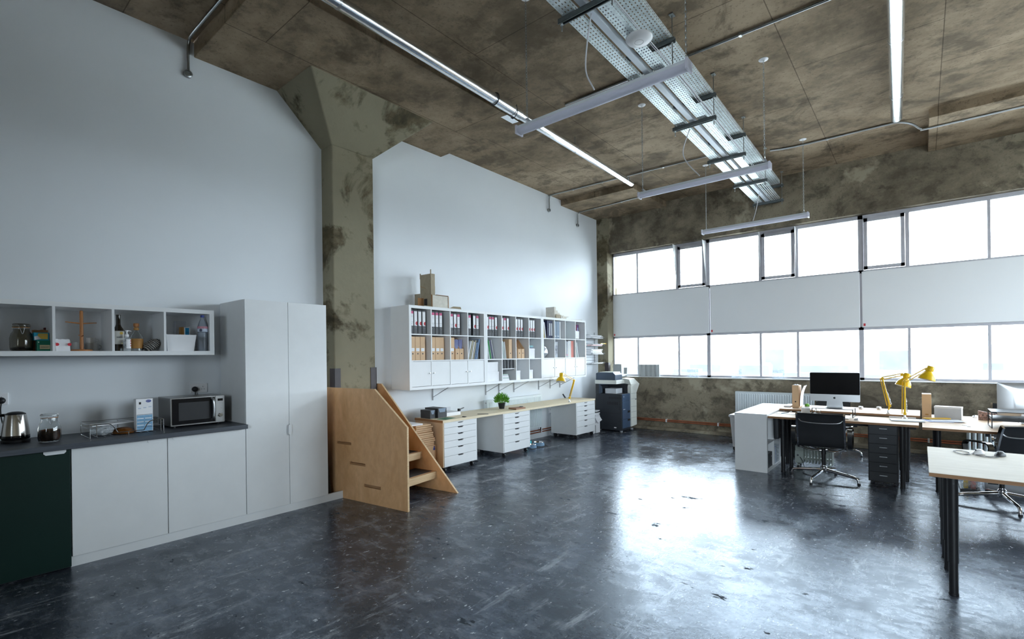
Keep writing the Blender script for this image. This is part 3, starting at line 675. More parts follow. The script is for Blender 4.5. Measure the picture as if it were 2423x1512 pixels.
bm = bmnew(); prism(bm, [(x+.002, y-.0675, WZ+.205), (x+.034, y-.06, WZ+.205), (x+.018, y-.094, WZ+.2), ], (0, 0, .004)); prism(bm, [(x+.0, y-.06, WZ+.206), (x+.016, y-.10, WZ+.205), (x+.034, y-.055, WZ+.206), (x+.02, y-.068, WZ+.13)], (0, .004, 0)); obj('spout', bm, 'brushed_steel', t)
bm = bmnew(); tube(bm, catmull([(x-.045, y+.03, WZ+.205), (x-.095, y+.03, WZ+.20), (x-.112, y+.03, WZ+.15), (x-.10, y+.03, WZ+.06), (x-.07, y+.02, WZ+.04)]), .011, 10); obj('handle', bm, 'black', t, smooth=60)
jar('coffee_jar', 'glass clip jar half full of ground coffee on the worktop', .62, 5.045, WZ, 1.0, 'coffee')
# wire dish rack
t = thing('dish_rack', 'chrome wire rack lying on the worktop beside the microwave', 'dish rack', (1.07, 5.10, WZ))
bm = bmnew(); ra, rb, ya, yb, zt = .835, 1.315, 4.935, 5.27, WZ+.105
rr = .0028
for z in (zt, WZ+.07): tube(bm, [(ra, yb, z), (rb, yb, z)], rr, 6)
for z in (zt, WZ+.075): tube(bm, [(ra, yb, z), (ra-.01, (ya+yb)/2, z), (ra, ya, z)], rr, 6); tube(bm, [(rb, yb, z), (rb+.01, (ya+yb)/2, z), (rb, ya, z)], rr, 6)
tube(bm, catmull([(ra, ya, zt), (ra+.08, ya-.005, zt), (ra+.13, ya-.01, zt-.01), (ra+.17, ya-.012, WZ+.03)], 4), .0036, 6); tube(bm, catmull([(rb, ya, zt), (rb-.07, ya-.005, zt), (rb-.11, ya-.01, zt-.02), (rb-.14, ya-.012, WZ+.03)], 4), .0036, 6)
tube(bm, [(ra+.17, ya-.012, WZ+.03), (rb-.14, ya-.012, WZ+.03)], .0036, 6)
for x_ in (ra, (ra+rb)/2, rb): tube(bm, [(x_, yb, zt), (x_, yb, WZ+.003), (x_, ya, WZ+.003), (x_, ya, zt if x_ != (ra+rb)/2 else WZ+.03)], rr, 6)
for z in (WZ+.003,):
    for i in range(9): tube(bm, [(ra+.05+i*.047, yb, z), (ra+.05+i*.047, ya, z)], .0018, 6)
for x_ in (ra+.04, rb-.02): tube(bm, [(x_, ya, zt), (x_, ya-.004, WZ)], .003, 6)
obj('wire_frame', bm, 'chrome', t, smooth=60)
bm = bmnew()
for i in range(8): tube(bm, [(rb-.03+.008*i, yb-.06, WZ+.05), (rb-.03+.008*i, yb-.06, WZ+.1)], .0012, 5); tube(bm, [(rb-.035, yb-.06, WZ+.05+.007*i), (rb+.03, yb-.06, WZ+.05+.007*i)], .0012, 5)
obj('cutlery_holder', bm, 'charcoal', t)
M('plastic_film', (.9, .91, .95), .12, trans=.8, var=.05, ior=1.1)
t = thing('bread_bag', 'clear plastic bag holding a loaf inside the wire rack', 'bag', (.92, 5.05, WZ+.004))
bm = bmnew(); bmesh.ops.create_icosphere(bm, subdivisions=4, radius=1)
for v in bm.verts:
    n = noise.noise(v.co*2.6+Vector((3, 1, 2)))*.25
    v.co = Vector((.925+v.co.x*.072*(1+n), 5.04+v.co.y*.06*(1+n), WZ+.043+max(v.co.z, -.9)*.036*(1+n)))
obj('film', bm, 'clear_plastic', t, smooth=70)
t = thing('magazine', 'folded magazine lying on the wire rack', 'magazine', (1.0, 5.12, WZ+.07))
bm = bmnew(); prism(bm, [(.87, 5.06, WZ+.078), (1.155, 5.10, WZ+.084), (1.14, 5.24, WZ+.084), (.88, 5.22, WZ+.08)], (0, 0, .006)); obj('pages', bm, 'paper_white', t)
M('brown_glass', (.45, .15, .02), .04, trans=.7, var=.1)
t = thing('amber_dish', 'amber glass dish upside down inside the wire rack', 'dish', (1.07, 5.08, WZ+.006))
bm = bmnew(); lathe(bm, [(.078, 0), (.074, .012), (.058, .034), (.03, .044), (0, .046), (0, .042), (.03, .040), (.055, .031), (.070, .010), (.074, 0)], 32, T(1.07, 5.08, WZ+.006)); obj('bowl', bm, 'brown_glass', t, smooth=50)
# filter box
t = thing('filter_box', 'tall white and blue water filter box standing on the worktop', 'box', (1.2, 5.08, WZ))
bx('carton', 1.146, 1.262, 5.02, 5.09, WZ+.0068, WZ+.278, 'paper_white', t, bevel=.001)
M('pale_blue', (.22, .42, .62), .5, var=.12, vscale=30)
q = bx('lower_panel', 1.150, 1.258, 5.0188, 5.02, WZ+.009, WZ+.142, 'pale_blue', t)
for z in (.145, .041): bx('dark_stripe', 1.150, 1.258, 5.0184, 5.0192, WZ+z, WZ+z+.003, 'navy', q)
for i in range(3):
    for xx in (1.153, 1.207): bx('text_block', xx, xx+.044, 5.0183, 5.019, WZ+.056+.028*i, WZ+.062+.028*i, 'paper_white', q)
bm = bmnew(); lathe(bm, [(0, 0), (.018, 0), (.018, .001), (0, .001)], 24, T(1.232, 5.0198, WZ+.258) @ R('X', 90) @ Matrix.Diagonal((1.05, .62, 1, 1))); q = obj('brand_oval', bm, 'blue_cap', t); text('lettering', 'BRITA', .0105, face_negY(1.232, 5.0184, WZ+.258), 'paper_white', q)
bx('picture', 1.166, 1.180, 5.0186, 5.02, WZ+.233, WZ+.252, 'black', t)
for xx, zz in ((1.16, .195), (1.232, .205), (1.196, .20)): bx('picture', xx, xx+.020, 5.0186, 5.02, WZ+zz, WZ+zz+.008, 'label_blue', t)
# microwave
MX0, MX1, MY, MZ0, MZ1 = 1.392, 1.826, 5.03, .938, 1.187
t = thing('microwave', 'stainless steel microwave oven with a black door window', 'microwave', (1.61, 5.19, WZ))
bx('body', MX0, MX1, MY+.018, 5.37, MZ0, MZ1, 'steel_dark', t, bevel=.003)
bx('front_frame', MX0, MX1, MY, MY+.018, MZ0, MZ1, 'steel_dark', t, bevel=.002)
d = bx('door', MX0+.012, 1.742, MY-.006, MY, MZ0+.012, MZ1-.010, 'black_gloss', t, bevel=.002)
bx('window', MX0+.06, 1.70, MY-.0068, MY-.006, MZ0+.045, MZ1-.045, 'black', d)
bm = bmnew(); tube(bm, catmull([(1.715, MY-.006, MZ1-.018), (1.720, MY-.034, MZ1-.04), (1.724, MY-.04, (MZ0+MZ1)/2), (1.720, MY-.034, MZ0+.055), (1.715, MY-.006, MZ0+.03)], 6), .009, 10); obj('handle', bm, 'steel', d, smooth=60)
pn = bx('control_panel', 1.748, MX1-.004, MY-.005, MY, MZ0+.006, MZ1-.006, 'steel_dark', t)
bx('display', 1.765, 1.808, MY-.0062, MY-.005, MZ1-.05, MZ1-.028, 'black_gloss', pn)
for i in range(5):
    bm = bmnew(); cyl(bm, (1.800, MY-.0075, MZ1-.072-.019*i), (1.800, MY-.005, MZ1-.072-.019*i), .0042, 12); obj('button', bm, 'white_gloss', pn)
bm = bmnew(); lathe(bm, [(0, 0), (.017, 0), (.016, .014), (0, .014)], 24, T(1.788, MY-.005, MZ0+.068) @ R('X', 90)); obj('dial', bm, 'chrome', pn, smooth=40)
for xx in (MX0+.04, MX1-.04):
    for yy in (MY+.05, 5.33):
        bm = bmnew(); cyl(bm, (xx, yy, WZ), (xx, yy, MZ0+.002), .012, 12); obj('foot', bm, 'black', t)
# sockets and plugs
def socket(label, x, z, y=YL-.012, wd=.146, hh=.09):
    t = thing('wall_socket', label, 'socket', (x, y, z))
    f = bx('faceplate', x-wd/2, x+wd/2, y, YL-.001, z-hh/2, z+hh/2, 'plastic_white', t, bevel=.003)
    for s in (-1, 1):
        if wd < .1 and s > 0: break
        cx = x+s*.034
        for dx, dz, w_, h_ in ((0, .014, .004, .008), (-.011, -.010, .008, .004), (.011, -.010, .008, .004)):
            bx('pin_slot', cx+dx-w_/2, cx+dx+w_/2, y-.0006, y, z+dz-h_/2, z+dz+h_/2, 'charcoal', f)
        bx('rocker_switch', x+s*.008-.005, x+s*.008+.005, y-.003, y, z+.016, z+.032, 'plastic_white', f)
    return t
def plug(label, x, z, pts, y=YL-.0125):
    t = thing('power_plug', label, 'plug', (x, y, z))
    bm = bmnew(); lathe(bm, [(0, 0), (.025, 0), (.026, .006), (.022, .03), (.012, .036), (0, .037)], 24, T(x, y, z) @ R('X', 90)); obj('body', bm, 'black', t, smooth=50)
    bm = bmnew(); tube(bm, catmull(pts, 6), .0042, 8); obj('cable', bm, 'black', t, smooth=60)
    return t
socket('white double socket on the wall above the microwave', 1.742, 1.244)
plug('black plug in the double socket above the microwave', 1.704, 1.236, [(1.704, YL-.03, 1.222), (1.704, YL-.03, 1.18), (1.70, YL-.04, 1.10), (1.66, YL-.05, .95)])
socket('white socket on the wall above the kettle, at the left edge of the photo', .363, 1.238)
plug('black plug in the socket above the kettle, with a cable hanging', .396, 1.226, [(.396, YL-.03, 1.21), (.392, YL-.03, 1.15), (.40, YL-.035, 1.06), (.43, YL-.05, .96), (.44, YL-.08, .928)])
# ================================================================== wall of box shelves over the long desk
UX = [4.018, 5.466, 6.914, 8.362]; UY = 5.05; UZ0, UZ1 = 1.093, 2.195
UT, UD = .038, .016
CW = (1.448-2*UT-3*UD)/4; CH = (UZ1-UZ0-2*UT-2*UD)/3
def cell(u, c, r):
    """unit 0-2, column 0-3, row 0 (top) - 2: x0, x1, z0, z1 of the opening"""
    x0 = UX[u]+UT+c*(CW+UD); z0 = UZ0+UT+(2-r)*(CH+UD); return x0, x0+CW, z0, z0+CH
ULAB = ['white shelving unit nearest the concrete column, with black ring binders on top and doors below', 'middle white shelving unit, open to the bottom row', 'white shelving unit farthest from the column, with navy and purple files']
pin = []
for u in range(3):
    t = thing('shelving_unit', ULAB[u], 'shelf', ((UX[u]+UX[u+1])/2, 5.24, UZ0), group='white shelving units on the wall')
    a, b = UX[u]+.0008, UX[u+1]-.0008
    bm = bmnew(); box(bm, a, b, UY, YL-.003, UZ0, UZ0+UT); box(bm, a, b, UY, YL-.003, UZ1-UT, UZ1); box(bm, a, a+UT, UY, YL-.003, UZ0+UT, UZ1-UT); box(bm, b-UT, b, UY, YL-.003, UZ0+UT, UZ1-UT)
    obj('outer_frame', bm, 'shelf_white', t)
    for c in range(3):
        x = cell(u, c, 0)[1]; bx('divider', x, x+UD, UY+.002, YL-.004, UZ0+UT, UZ1-UT, 'shelf_white', t)
    for r in range(2):
        z = cell(u, 0, r)[2]; bx('shelf_board', a+UT, b-UT, UY+.003, YL-.004, z-UD, z, 'shelf_white', t)
    bx('back_panel', a+UT, b-UT, YL-.008, YL-.002, UZ0+UT, UZ1-UT, 'shelf_white', t)
    if u != 1:
        for c in range(4):
            x0, x1, z0, z1 = cell(u, c, 2)
            d = bx('door', x0+.003, x1-.003, UY+.006, UY+.022, z0+.004, z1-.003, 'white_gloss', t, bevel=.001)
            kx = x1-.03 if c % 2 == 0 else x0+.03
            bm = bmnew(); lathe(bm, [(0, 0), (.005, 0), (.005, .008), (.009, .012), (.009, .018), (0, .019)], 14, T(kx, UY+.006, (z0+z1)/2+.005) @ R('X', 90)); obj('knob', bm, 'steel', d, smooth=40)
# wall brackets under the units
for i, x in enumerate((4.737, 5.866, 6.188, 6.583, 7.302, 7.666, 7.994)):
    t = thing('shelf_bracket', ['grey steel bracket under the shelves, nearest the stairs', 'second steel shelf bracket from the stairs, above the plant', 'third steel shelf bracket from the stairs, just right of the plant', 'middle one of the seven steel brackets under the shelves', 'third steel shelf bracket from the copier', 'second steel shelf bracket from the copier, behind the yellow lamp', 'steel shelf bracket nearest the copier'][i], 'bracket', (x, 5.42, UZ0-.17), group='steel brackets under the white shelves')
    bx('wall_rail', x-.007, x+.007, YL-.014, YL-.001, UZ0-.20, UZ0-.001, 'mid_grey', t)
    bm = bmnew(); tube(bm, [(x, YL-.012, UZ0-.155), (x, 5.10, UZ0-.004)], .0055, 6); obj('strut', bm, 'steel', t)
    bx('arm', x-.006, x+.006, 5.08, YL-.003, UZ0-.008, UZ0-.001, 'steel', t)

ORD = ['first', 'second', 'third', 'fourth', 'fifth', 'sixth', 'seventh', 'eighth']
UN = ['column-side unit', 'middle unit', 'copier-side unit']
CN = ['leftmost', 'second', 'third', 'rightmost']
RN = ['top', 'middle', 'bottom']
def where(u, c, r): return '%s %s box, %s' % (CN[c], RN[r], UN[u])

# lever arch binders -------------------------------------------------
def binder_proto(kind):
    """spine 62 mm wide, 318 high, 285 deep; local origin bottom centre of spine face (spine at y=0, body to +y)"""
    t = thing('ring_binder', 'x', 'binder')
    bx('cover', -.031, .031, .002, .27, 0, .318, 'binder_black', t, bevel=.003)
    lo = bx('spine_foot', -.0285, .0285, 0, .0025, .006, .102, 'binder_grey', t)
    lab = bx('spine_label', -.0235, .0235, -.0005, .0025, .104, .295, 'paper_white', t)
    bm = bmnew(); tube(bm, [(.0125*math.cos(2*PI*k/20), -.001, .075+.0125*math.sin(2*PI*k/20)) for k in range(20)], .0018, 6, closed=True); obj('finger_ring', bm, 'steel', t, smooth=60)
    bm = bmnew(); cyl(bm, (0, .001, .075), (0, -.0012, .075), .0105, 16); obj('finger_hole', bm, 'black', t)
    if kind == 'band':
        bx('red_band', -.0235, .0235, -.0011, -.0004, .262, .296, 'magenta', lab); bx('rule', -.0235, .0235, -.0011, -.0004, .150, .1525, 'charcoal', lab)
        for z in (.243, .23, .218): bx('print', -.012, .014, -.0011, -.0004, z, z+.0022, 'mid_grey', lab)
        bx('print', -.009, .009, -.0011, -.0004, .122, .136, 'paper_grey', lab)
    else:
        bm = bmnew(); pts = [(.0235, -.0011, .111)]+[(.0235-.028*math.cos(a), -.0011, .137+.026*math.sin(a)) for a in [(-1.1+2.67*i/14) for i in range(15)]]
        pts = [(min(max(p[0], -.0235), .0235), p[1], max(p[2], .106)) for p in pts]; prism(bm, pts, (0, .0007, 0)); obj('red_circle', bm, 'red', lab)
        bx('print', -.018, -.004, -.0011, -.0004, .168, .171, 'mid_grey', lab); bx('print', -.0235, -.003, -.0011, -.0004, .106, .116, 'label_blue', lab)
        bx('print', -.014, .014, -.0011, -.0004, .286, .2885, 'mid_grey', lab)
    return t
PROTO = {}
def place(kind, maker, loc, rotz, label, group):
    if kind not in PROTO:
        o = PROTO[kind] = maker(); o.location = loc; o.rotation_euler = (0, 0, rotz); o['label'] = label; o['group'] = group; return o
    return dup(PROTO[kind], loc, rotz, label, group)
BIND = {(0, 0): [('band', .031), ('circ', .097), ('circ', .166), ('circ', .236)], (0, 1): [('band', .050), ('band', .118), ('band', .186)],
        (0, 2): [('band', .045), ('circ', .112), ('band', .178)], (0, 3): [('band', .058), ('circ', .155), ('band', .222)],
        (1, 0): [('circ', .031), ('band', .0965), ('band', .160), ('circ', .232)], (1, 1): [('circ', .031), ('band', .097), ('circ', .170)],
        (1, 2): [('circ', .045), ('circ', .112), ('circ', .180)], (1, 3): [('circ', .031), ('circ', .0965), ('circ', .160)]}
for (u, c), L_ in BIND.items():
    x0, x1, z0, z1 = cell(u, c, 0)
    for i, (k, dx) in enumerate(L_):
        xx = x0+max(dx, .0328)
        kd = 'red-topped' if k == 'band' else 'red-spotted'
        n = len(L_)
        place(k, lambda k=k: binder_proto(k), (xx, UY+.03, z0+.0005), 0, 'black binder, %s white label, %s of %s in %s' % (kd, ORD[i], ('three', 'four')[n-3], where(u, c, 0)), 'black ring binders on the top shelf row')
# magazine files -------------------------------------------------------
def file_proto(full=True, label=True):
    """upright card file 80 wide, 255 deep, 310 high; spine towards -y when full; low front when not"""
    t = thing('magazine_file', 'x', 'magazine file'); w, d, h, e = .04, .25, .31, .0025
    fh = .155
    bm = bmnew()
    side = [(0, 0), (d, 0), (d, h if not full else .13), (d*.55, h), (0, h)] if full else [(0, 0), (d, 0), (d, h), (d*.5, h), (0, fh)]
    for s in (-w, w-e): prism(bm, [(s, y, z) for y, z in side], (e, 0, 0))
    box(bm, -w, w, 0, d, 0, e); box(bm, -w, w, 0, e, 0, h if full else fh); box(bm, -w, w, d-e, d, 0, .13 if full else h)
    obj('card_body', bm, 'kraft', t)
    hz = .085
    bm = bmnew(); cyl(bm, (0, .001, hz), (0, -.0008, hz), .0095, 16); obj('finger_hole', bm, 'black', t)
    if label:
        l = bx('spine_label', -.027, .027, -.0009, .001, .118, .160, 'paper_white', t); bx('print', -.014, .014, -.0014, -.0008, .137, .141, 'label_blue', l)
    return t
def mf(u, c, r, dx, n, tot, kind, dz=0, yo=.03, rot=0, lab=None):
    x0, x1, z0, z1 = cell(u, c, r)
    mk = {'full': lambda: file_proto(True, True), 'plain': lambda: file_proto(True, False), 'low': lambda: file_proto(False, False)}[kind]
    place('mf_'+kind, mk, (x0+dx, UY+yo, z0+.0005+dz), rot, lab, 'card magazine files on the shelves')
W_ = where
mf(0, 0, 1, .043, 1, 3, 'full', lab='tan card magazine file, first of three in the leftmost middle box, column-side unit')
mf(0, 0, 1, .126, 2, 3, 'full', lab='tan card magazine file, second of three in the leftmost middle box, column-side unit')
mf(0, 0, 1, .209, 3, 3, 'full', lab='tan card magazine file, third of three in the leftmost middle box, column-side unit')
mf(0, 1, 1, .043, 1, 3, 'full', lab='tan card magazine file, first of three in the second middle box, column-side unit')
mf(0, 1, 1, .126, 2, 3, 'full', lab='tan card magazine file, second of three in the second middle box, column-side unit')
mf(0, 1, 1, .224, 3, 3, 'full', yo=.055, lab='tan card magazine file set back a little, third in the second middle box, column-side unit')
mf(0, 2, 1, .042, 1, 3, 'full', yo=.02, lab='tan card magazine file against the left side of the third middle box, column-side unit')
mf(0, 2, 1, .150, 2, 3, 'low', lab='low-fronted tan magazine file full of pale blue papers, left one of the pair')
mf(0, 2, 1, .233, 3, 3, 'low', lab='low-fronted tan magazine file full of blue-violet papers, right one of the pair')
M('paper_blue', (.42, .47, .72), .7, var=.1, vscale=60); M('paper_violet', (.30, .32, .55), .7, var=.1, vscale=60)
x0, x1, z0, z1 = cell(0, 2, 1)
for dx, m_, lab in ((.150, 'paper_blue', 'sheaf of pale blue papers in the left low-fronted file'), (.233, 'paper_violet', 'sheaf of blue-violet papers in the right low-fronted file')):
    t = thing('paper_sheaf', lab, 'papers', (x0+dx, UY+.15, z0+.004))
    bm = bmnew()
    for i in range(7):
        xx = x0+dx-.033+.0095*i; lean = .006*math.sin(i*2.1+dx*40)
        prism(bm, [(xx, UY+.05, z0+.006), (xx+.0055, UY+.05, z0+.006), (xx+.0055+lean, UY+.05, z0+.285+.008*math.sin(i*3)), (xx+lean, UY+.05, z0+.285+.008*math.sin(i*3))], (0, .2, 0))
    obj('sheets', bm, m_, t)
mf(1, 1, 1, .215, 1, 1, 'plain', yo=.02, lab='tan card magazine file beside leaning white folders in the second middle box, middle unit')
mf(1, 2, 1, .100, 1, 2, 'low', yo=.02, lab='low-fronted tan file, left one in the third middle box, middle unit')
mf(1, 2, 1, .190, 2, 2, 'low', yo=.02, lab='low-fronted tan file, right one in the third middle box, middle unit')
x0, x1, z0, z1 = cell(1, 2, 1)
t = thing('card_folder', 'wide tan card folder standing behind the two low-fronted files', 'folder', (x0+.1, UY+.24, z0)); bx('card', x0+.008, x0+.155, UY+.285, UY+.30, z0+.0006, z0+.312, 'kraft', t); bx('edge', x0+.155, x0+.235, UY+.285, UY+.32, z0+.0006, z0+.314, 'kraft', t)

# leaning folders and books -------------------------------------------
FOL = {'green': (.02, .30, .07), 'mint': (.55, .68, .62), 'cover_white': (.78, .79, .80), 'cover_cream': (.66, .60, .42), 'cover_yellow': (.72, .56, .16), 'cover_navy': (.022, .028, .085), 'cover_blue': (.16, .27, .45), 'cover_black': (.025, .025, .03), 'cover_grey': (.38, .40, .43), 'cover_steel': (.20, .26, .34), 'cover_coral': (.75, .22, .17), 'cover_purple': (.14, .03, .15), 'cover_plum': (.17, .02, .05), 'cover_olive': (.42, .40, .28)}
for k, v in FOL.items(): M(k, v, .5, var=.06)
def lean(name, cat, label, u, c, r, dx, th, h, ang, mat, d=.23, yo=.03, group=None, spine=None):
    """upright book/folder leaning by ang degrees (positive: top to the right), foot at dx"""
    x0, x1, z0, z1 = cell(u, c, r); a = math.radians(ang)
    z = z0+.0006+(th*math.sin(a) if ang > 0 else 0)
    t = thing(name, label, cat, (x0+dx, UY+yo, z0+.0006), group)
    m4 = T(x0+dx, UY+yo, z0+.0008) @ R('Y', ang)
    if ang > 0: m4 = T(0, 0, th*math.sin(a)) @ m4
    bm = bmnew(); box(bm, 0, th, .004, d, .003, h-.003, m4); obj('pages', bm, 'paper_white', t)
    bm = bmnew(); e = min(.002, th*.25); box(bm, 0, e, 0, d, 0, h, m4); box(bm, th-e, th, 0, d, 0, h, m4); box(bm, 0, th, 0, .003, 0, h, m4); obj('cover', bm, mat, t)
    if spine:
        bm = bmnew(); box(bm, th*.15, th*.85, -.0006, .0005, h*spine[1], h*spine[2], m4); obj('spine_label', bm, spine[0], t)
    return t
def pack(L_):
    out = []; x = None
    for dx, th, h, a, m_, nm in L_:
        s = math.sin(math.radians(-a))
        if x is None: x = .004+h*s
        else: x = px+pth/math.cos(math.radians(a))+max(0, h*(s-ps))+.0025
        out.append((x, th, h, a, m_, nm)); px, pth, ps = x, th, s
    return out
G1 = 'leaning books and folders on the shelves'
BK = [(.012, .020, .27, 14, 'cover_white', 'white book'), (.042, .012, .285, 14, 'cover_cream', 'cream book'), (.060, .016, .275, 13, 'cover_olive', 'olive book'), (.084, .022, .26, 13, 'cover_white', 'thick white book'), (.116, .014, .285, 13, 'cover_cream', 'tall cream book'), (.140, .010, .245, 12, 'cover_grey', 'thin grey book'), (.158, .018, .25, 12, 'cover_blue', 'blue book'), (.185, .026, .30, 12, 'cover_blue', 'tall pale book')]
for i, (dx, th, h, a, m_, nm) in enumerate(BK):
    lean('book', 'book', '%s leaning right, %s from left, rightmost middle box, column-side unit' % (nm, ORD[i]), 0, 3, 1, dx, th, h, a, m_, group=G1)
lean('binder', 'binder', 'dark binder upright behind the leaning books, rightmost middle box, column-side unit', 0, 3, 1, .296, .030, .30, 0.01, 'cover_black', yo=.08)
BK = [(.030, .010, .27, -9, 'mint', 'mint folder'), (.052, .014, .26, -11, 'cover_white', 'white folder'), (.075, .016, .305, -11, 'green', 'bright green folder'), (.098, .013, .29, -11, 'green', 'second bright green folder'), (.122, .012, .29, -12, 'cover_grey', 'grey folder'), (.160, .028, .295, -13, 'cover_navy', 'navy folder'), (.184, .012, .30, -13, 'cover_white', 'white-edged folder')]
for i, (dx, th, h, a, m_, nm) in enumerate(pack(BK)):
    lean('folder', 'folder', '%s leaning left, %s in the leftmost middle box, middle unit' % (nm, ORD[i]), 1, 0, 1, dx, th, h, a, m_, group=G1)
BK = [(.030, .022, .27, -4, 'cover_white', 'thick white folder'), (.058, .016, .28, -5, 'mint', 'pale green folder'), (.085, .012, .26, -7, 'cover_white', 'thin white folder'), (.108, .012, .25, -8, 'mint', 'mint-edged folder'), (.132, .014, .27, -8, 'cover_white', 'white folder beside the tan file')]
for i, (dx, th, h, a, m_, nm) in enumerate(pack(BK)):
    lean('folder', 'folder', '%s leaning left, %s in the second middle box, middle unit' % (nm, ORD[i]), 1, 1, 1, dx, th, h, a, m_, group=G1)
BK = [(.022, .010, .28, -3, 'cover_olive', 'olive folder'), (.055, .016, .31, -7, 'cover_yellow', 'yellow folder'), (.085, .014, .295, -9, 'cover_white', 'white folder'), (.112, .016, .28, -10, 'cover_white', 'pale folder')]
for i, (dx, th, h, a, m_, nm) in enumerate(pack(BK)):
    lean('folder', 'folder', '%s leaning left, %s in the leftmost top box, copier-side unit' % (nm, ORD[i]), 2, 0, 0, dx, th, h, a, m_, group=G1)
for i, (dx, th) in enumerate(((.150, .040), (.200, .050), (.258, .052))):
    lean('file_box', 'file', 'navy file box, %s of three beside the leaning folders, copier-side unit' % ORD[i], 2, 0, 0, dx, th, .315, .01, 'cover_navy', group='navy file boxes', spine=('paper_grey', .15, .85) if i else None)
for i, dx in enumerate((.010, .098)):
    lean('file_box', 'file', 'slate blue file box, %s one of the pair in the second top box, copier-side unit' % ('left', 'right')[i], 2, 1, 0, dx, .085, .312, .01, 'cover_steel', group='slate blue file boxes', spine=('paper_white', .12, .15))
lean('file_box', 'file', 'white file standing right of the two slate blue boxes', 2, 1, 0, .190, .030, .31, .01, 'cover_white')
for i, (dx, th, m_, nm) in enumerate(((.008, .055, 'cover_grey', 'grey file with a red print, left one'), (.068, .048, 'cover_grey', 'grey file with a red print, right one'), (.122, .050, 'cover_white', 'wide white file'), (.178, .034, 'cover_white', 'white file with a tall spine'), (.216, .040, 'cover_coral', 'coral file'), (.260, .045, 'cover_coral', 'coral file at the right end'))):
    lean('file', 'file', '%s in the third middle box, copier-side unit' % nm, 2, 2, 1, dx, th, .31-.01*(i == 1), .01, m_, group='upright files beside the coral files', spine=('label_pink', .1, .2) if i < 2 else None)
for i, (dx, m_) in enumerate(((.042, 'cover_white'), (.074, 'mint'), (.112, 'cover_white'))):
    lean('folder', 'folder', '%s folder leaning left, %s in the rightmost middle box, copier-side unit' % (('white', 'pale green', 'thick white')[i], ORD[i]), 2, 3, 1, dx, .014+.004*i, .285, -6-2*i, m_, group=G1)
for i, dx in enumerate((.008, .066, .124, .182)):
    lean('file', 'file', 'purple file, %s of four in the rightmost top box, copier-side unit' % ORD[i], 2, 3, 0, dx, .055, .285, .01, 'cover_plum' if i < 3 else 'cover_purple', group='purple files', yo=.09, spine=('cover_coral', .45, .5) if i < 3 else ('paper_violet', .1, .8))
x0, x1, z0, z1 = cell(2, 3, 0)
t = thing('card_box', 'white card box leaning in front of the purple files', 'box', (x0+.08, UY+.05, z0)); bx('card', x0+.012, x0+.165, UY+.035, UY+.075, z0+.012, z0+.16, 'paper_white', t, m4=T(x0+.08, UY+.05, z0) @ R('Y', 3) @ T(-x0-.08, -UY-.05, -z0))
# soft things and boxes
def pile(name, cat, label, u, c, r, dx, w, d, h, mat, yo=.1, seed=1.0, dz=0):
    x0, x1, z0, z1 = cell(u, c, r); bm = bmnew(); bmesh.ops.create_icosphere(bm, subdivisions=4, radius=1); mx, my = x0+dx, UY+yo+d/2
    for v in bm.verts:
        n = noise.noise(v.co*2+Vector((seed, seed*2, 0)))*.22+noise.noise(v.co*5+Vector((seed, 0, 0)))*.07
        p = v.co.copy(); q = max(p.z, -.85)
        v.co = Vector((mx+p.x*w/2*(1+n*.6), my+p.y*d/2*(1+n*.6), q*h/1.8*(1+n)))
    lo = min(v.co.z for v in bm.verts)
    for v in bm.verts: v.co.x = min(max(v.co.x, x0+.003), x1-.003); v.co.z += z0+dz-lo+.0006
    return solo(name, label, cat, bm, mat, (mx, my, z0+dz), smooth=70)
M('teal_cloth', (.28, .52, .55), .9, var=.25, vscale=14); M('white_cloth', (.66, .72, .72), .9, var=.15); M('silver_film', (.55, .58, .62), .22, metal=.7, var=.2, bmp=.5, bscale=30)
pile('folded_cloth', 'cloth', 'pale teal cloth heaped in the third top box, copier-side unit', 2, 2, 0, .105, .20, .2, .10, 'teal_cloth', seed=2.2)
pile('folded_cloth', 'cloth', 'white cloth heaped on the pale teal cloth, copier-side unit', 2, 2, 0, .065, .12, .16, .09, 'white_cloth', seed=4.1, dz=.104)
pile('silver_bag', 'bag', 'shiny silver bag in the leftmost middle box, copier-side unit', 2, 0, 1, .135, .25, .16, .22, 'silver_film', yo=.05, seed=6.3)
M('grey_print', (.22, .24, .28), .5, var=.8, vscale=9)
x0, x1, z0, z1 = cell(2, 1, 1)
t = thing('paper_roll_box', 'grey and black printed carton in the second middle box, copier-side unit', 'box', (x0+.06, UY+.1, z0)); bx('carton', x0+.01, x0+.12, UY+.03, UY+.25, z0+.0006, z0+.28, 'grey_print', t); bx('lid', x0+.008, x0+.122, UY+.028, UY+.252, z0+.22, z0+.285, 'cover_grey', t)
# box with blue towel (middle unit, rightmost middle box)
def lidbox(label, x0, x1, y0, y1, z0, z1, lid=.03, mat='paper_white', group=None):
    t = thing('lidded_box', label, 'box', ((x0+x1)/2, (y0+y1)/2, z0), group)
    bx('base', x0+.002, x1-.002, y0+.002, y1-.002, z0+.0005, z1-.004, mat, t); bx('lid', x0, x1, y0, y1, z1-lid, z1, mat, t, bevel=.0015); return t
x0, x1, z0, z1 = cell(1, 3, 1)
lidbox('white box with towels on top, rightmost middle box, middle unit', x0+.004, x0+.185, UY+.03, UY+.30, z0, z0+.165)
for i, (h, m_, nm) in enumerate(((.022, 'cover_steel', 'dark blue-edged folded towel on the white box'), (.024, 'teal_cloth', 'pale teal folded towel on the dark blue-edged one'))):
    t = thing('folded_towel', nm, 'towel', (x0+.09, UY+.15, z0+.166+.024*i)); bx('towel', x0+.012, x0+.165-.01*i, UY+.035, UY+.27, z0+.166+.0235*i, z0+.166+.0235*i+h, m_, t, bevel=.008, seg=3)
x0, x1, z0, z1 = cell(1, 0, 2); G2 = 'plain white boxes on the bottom shelf row'
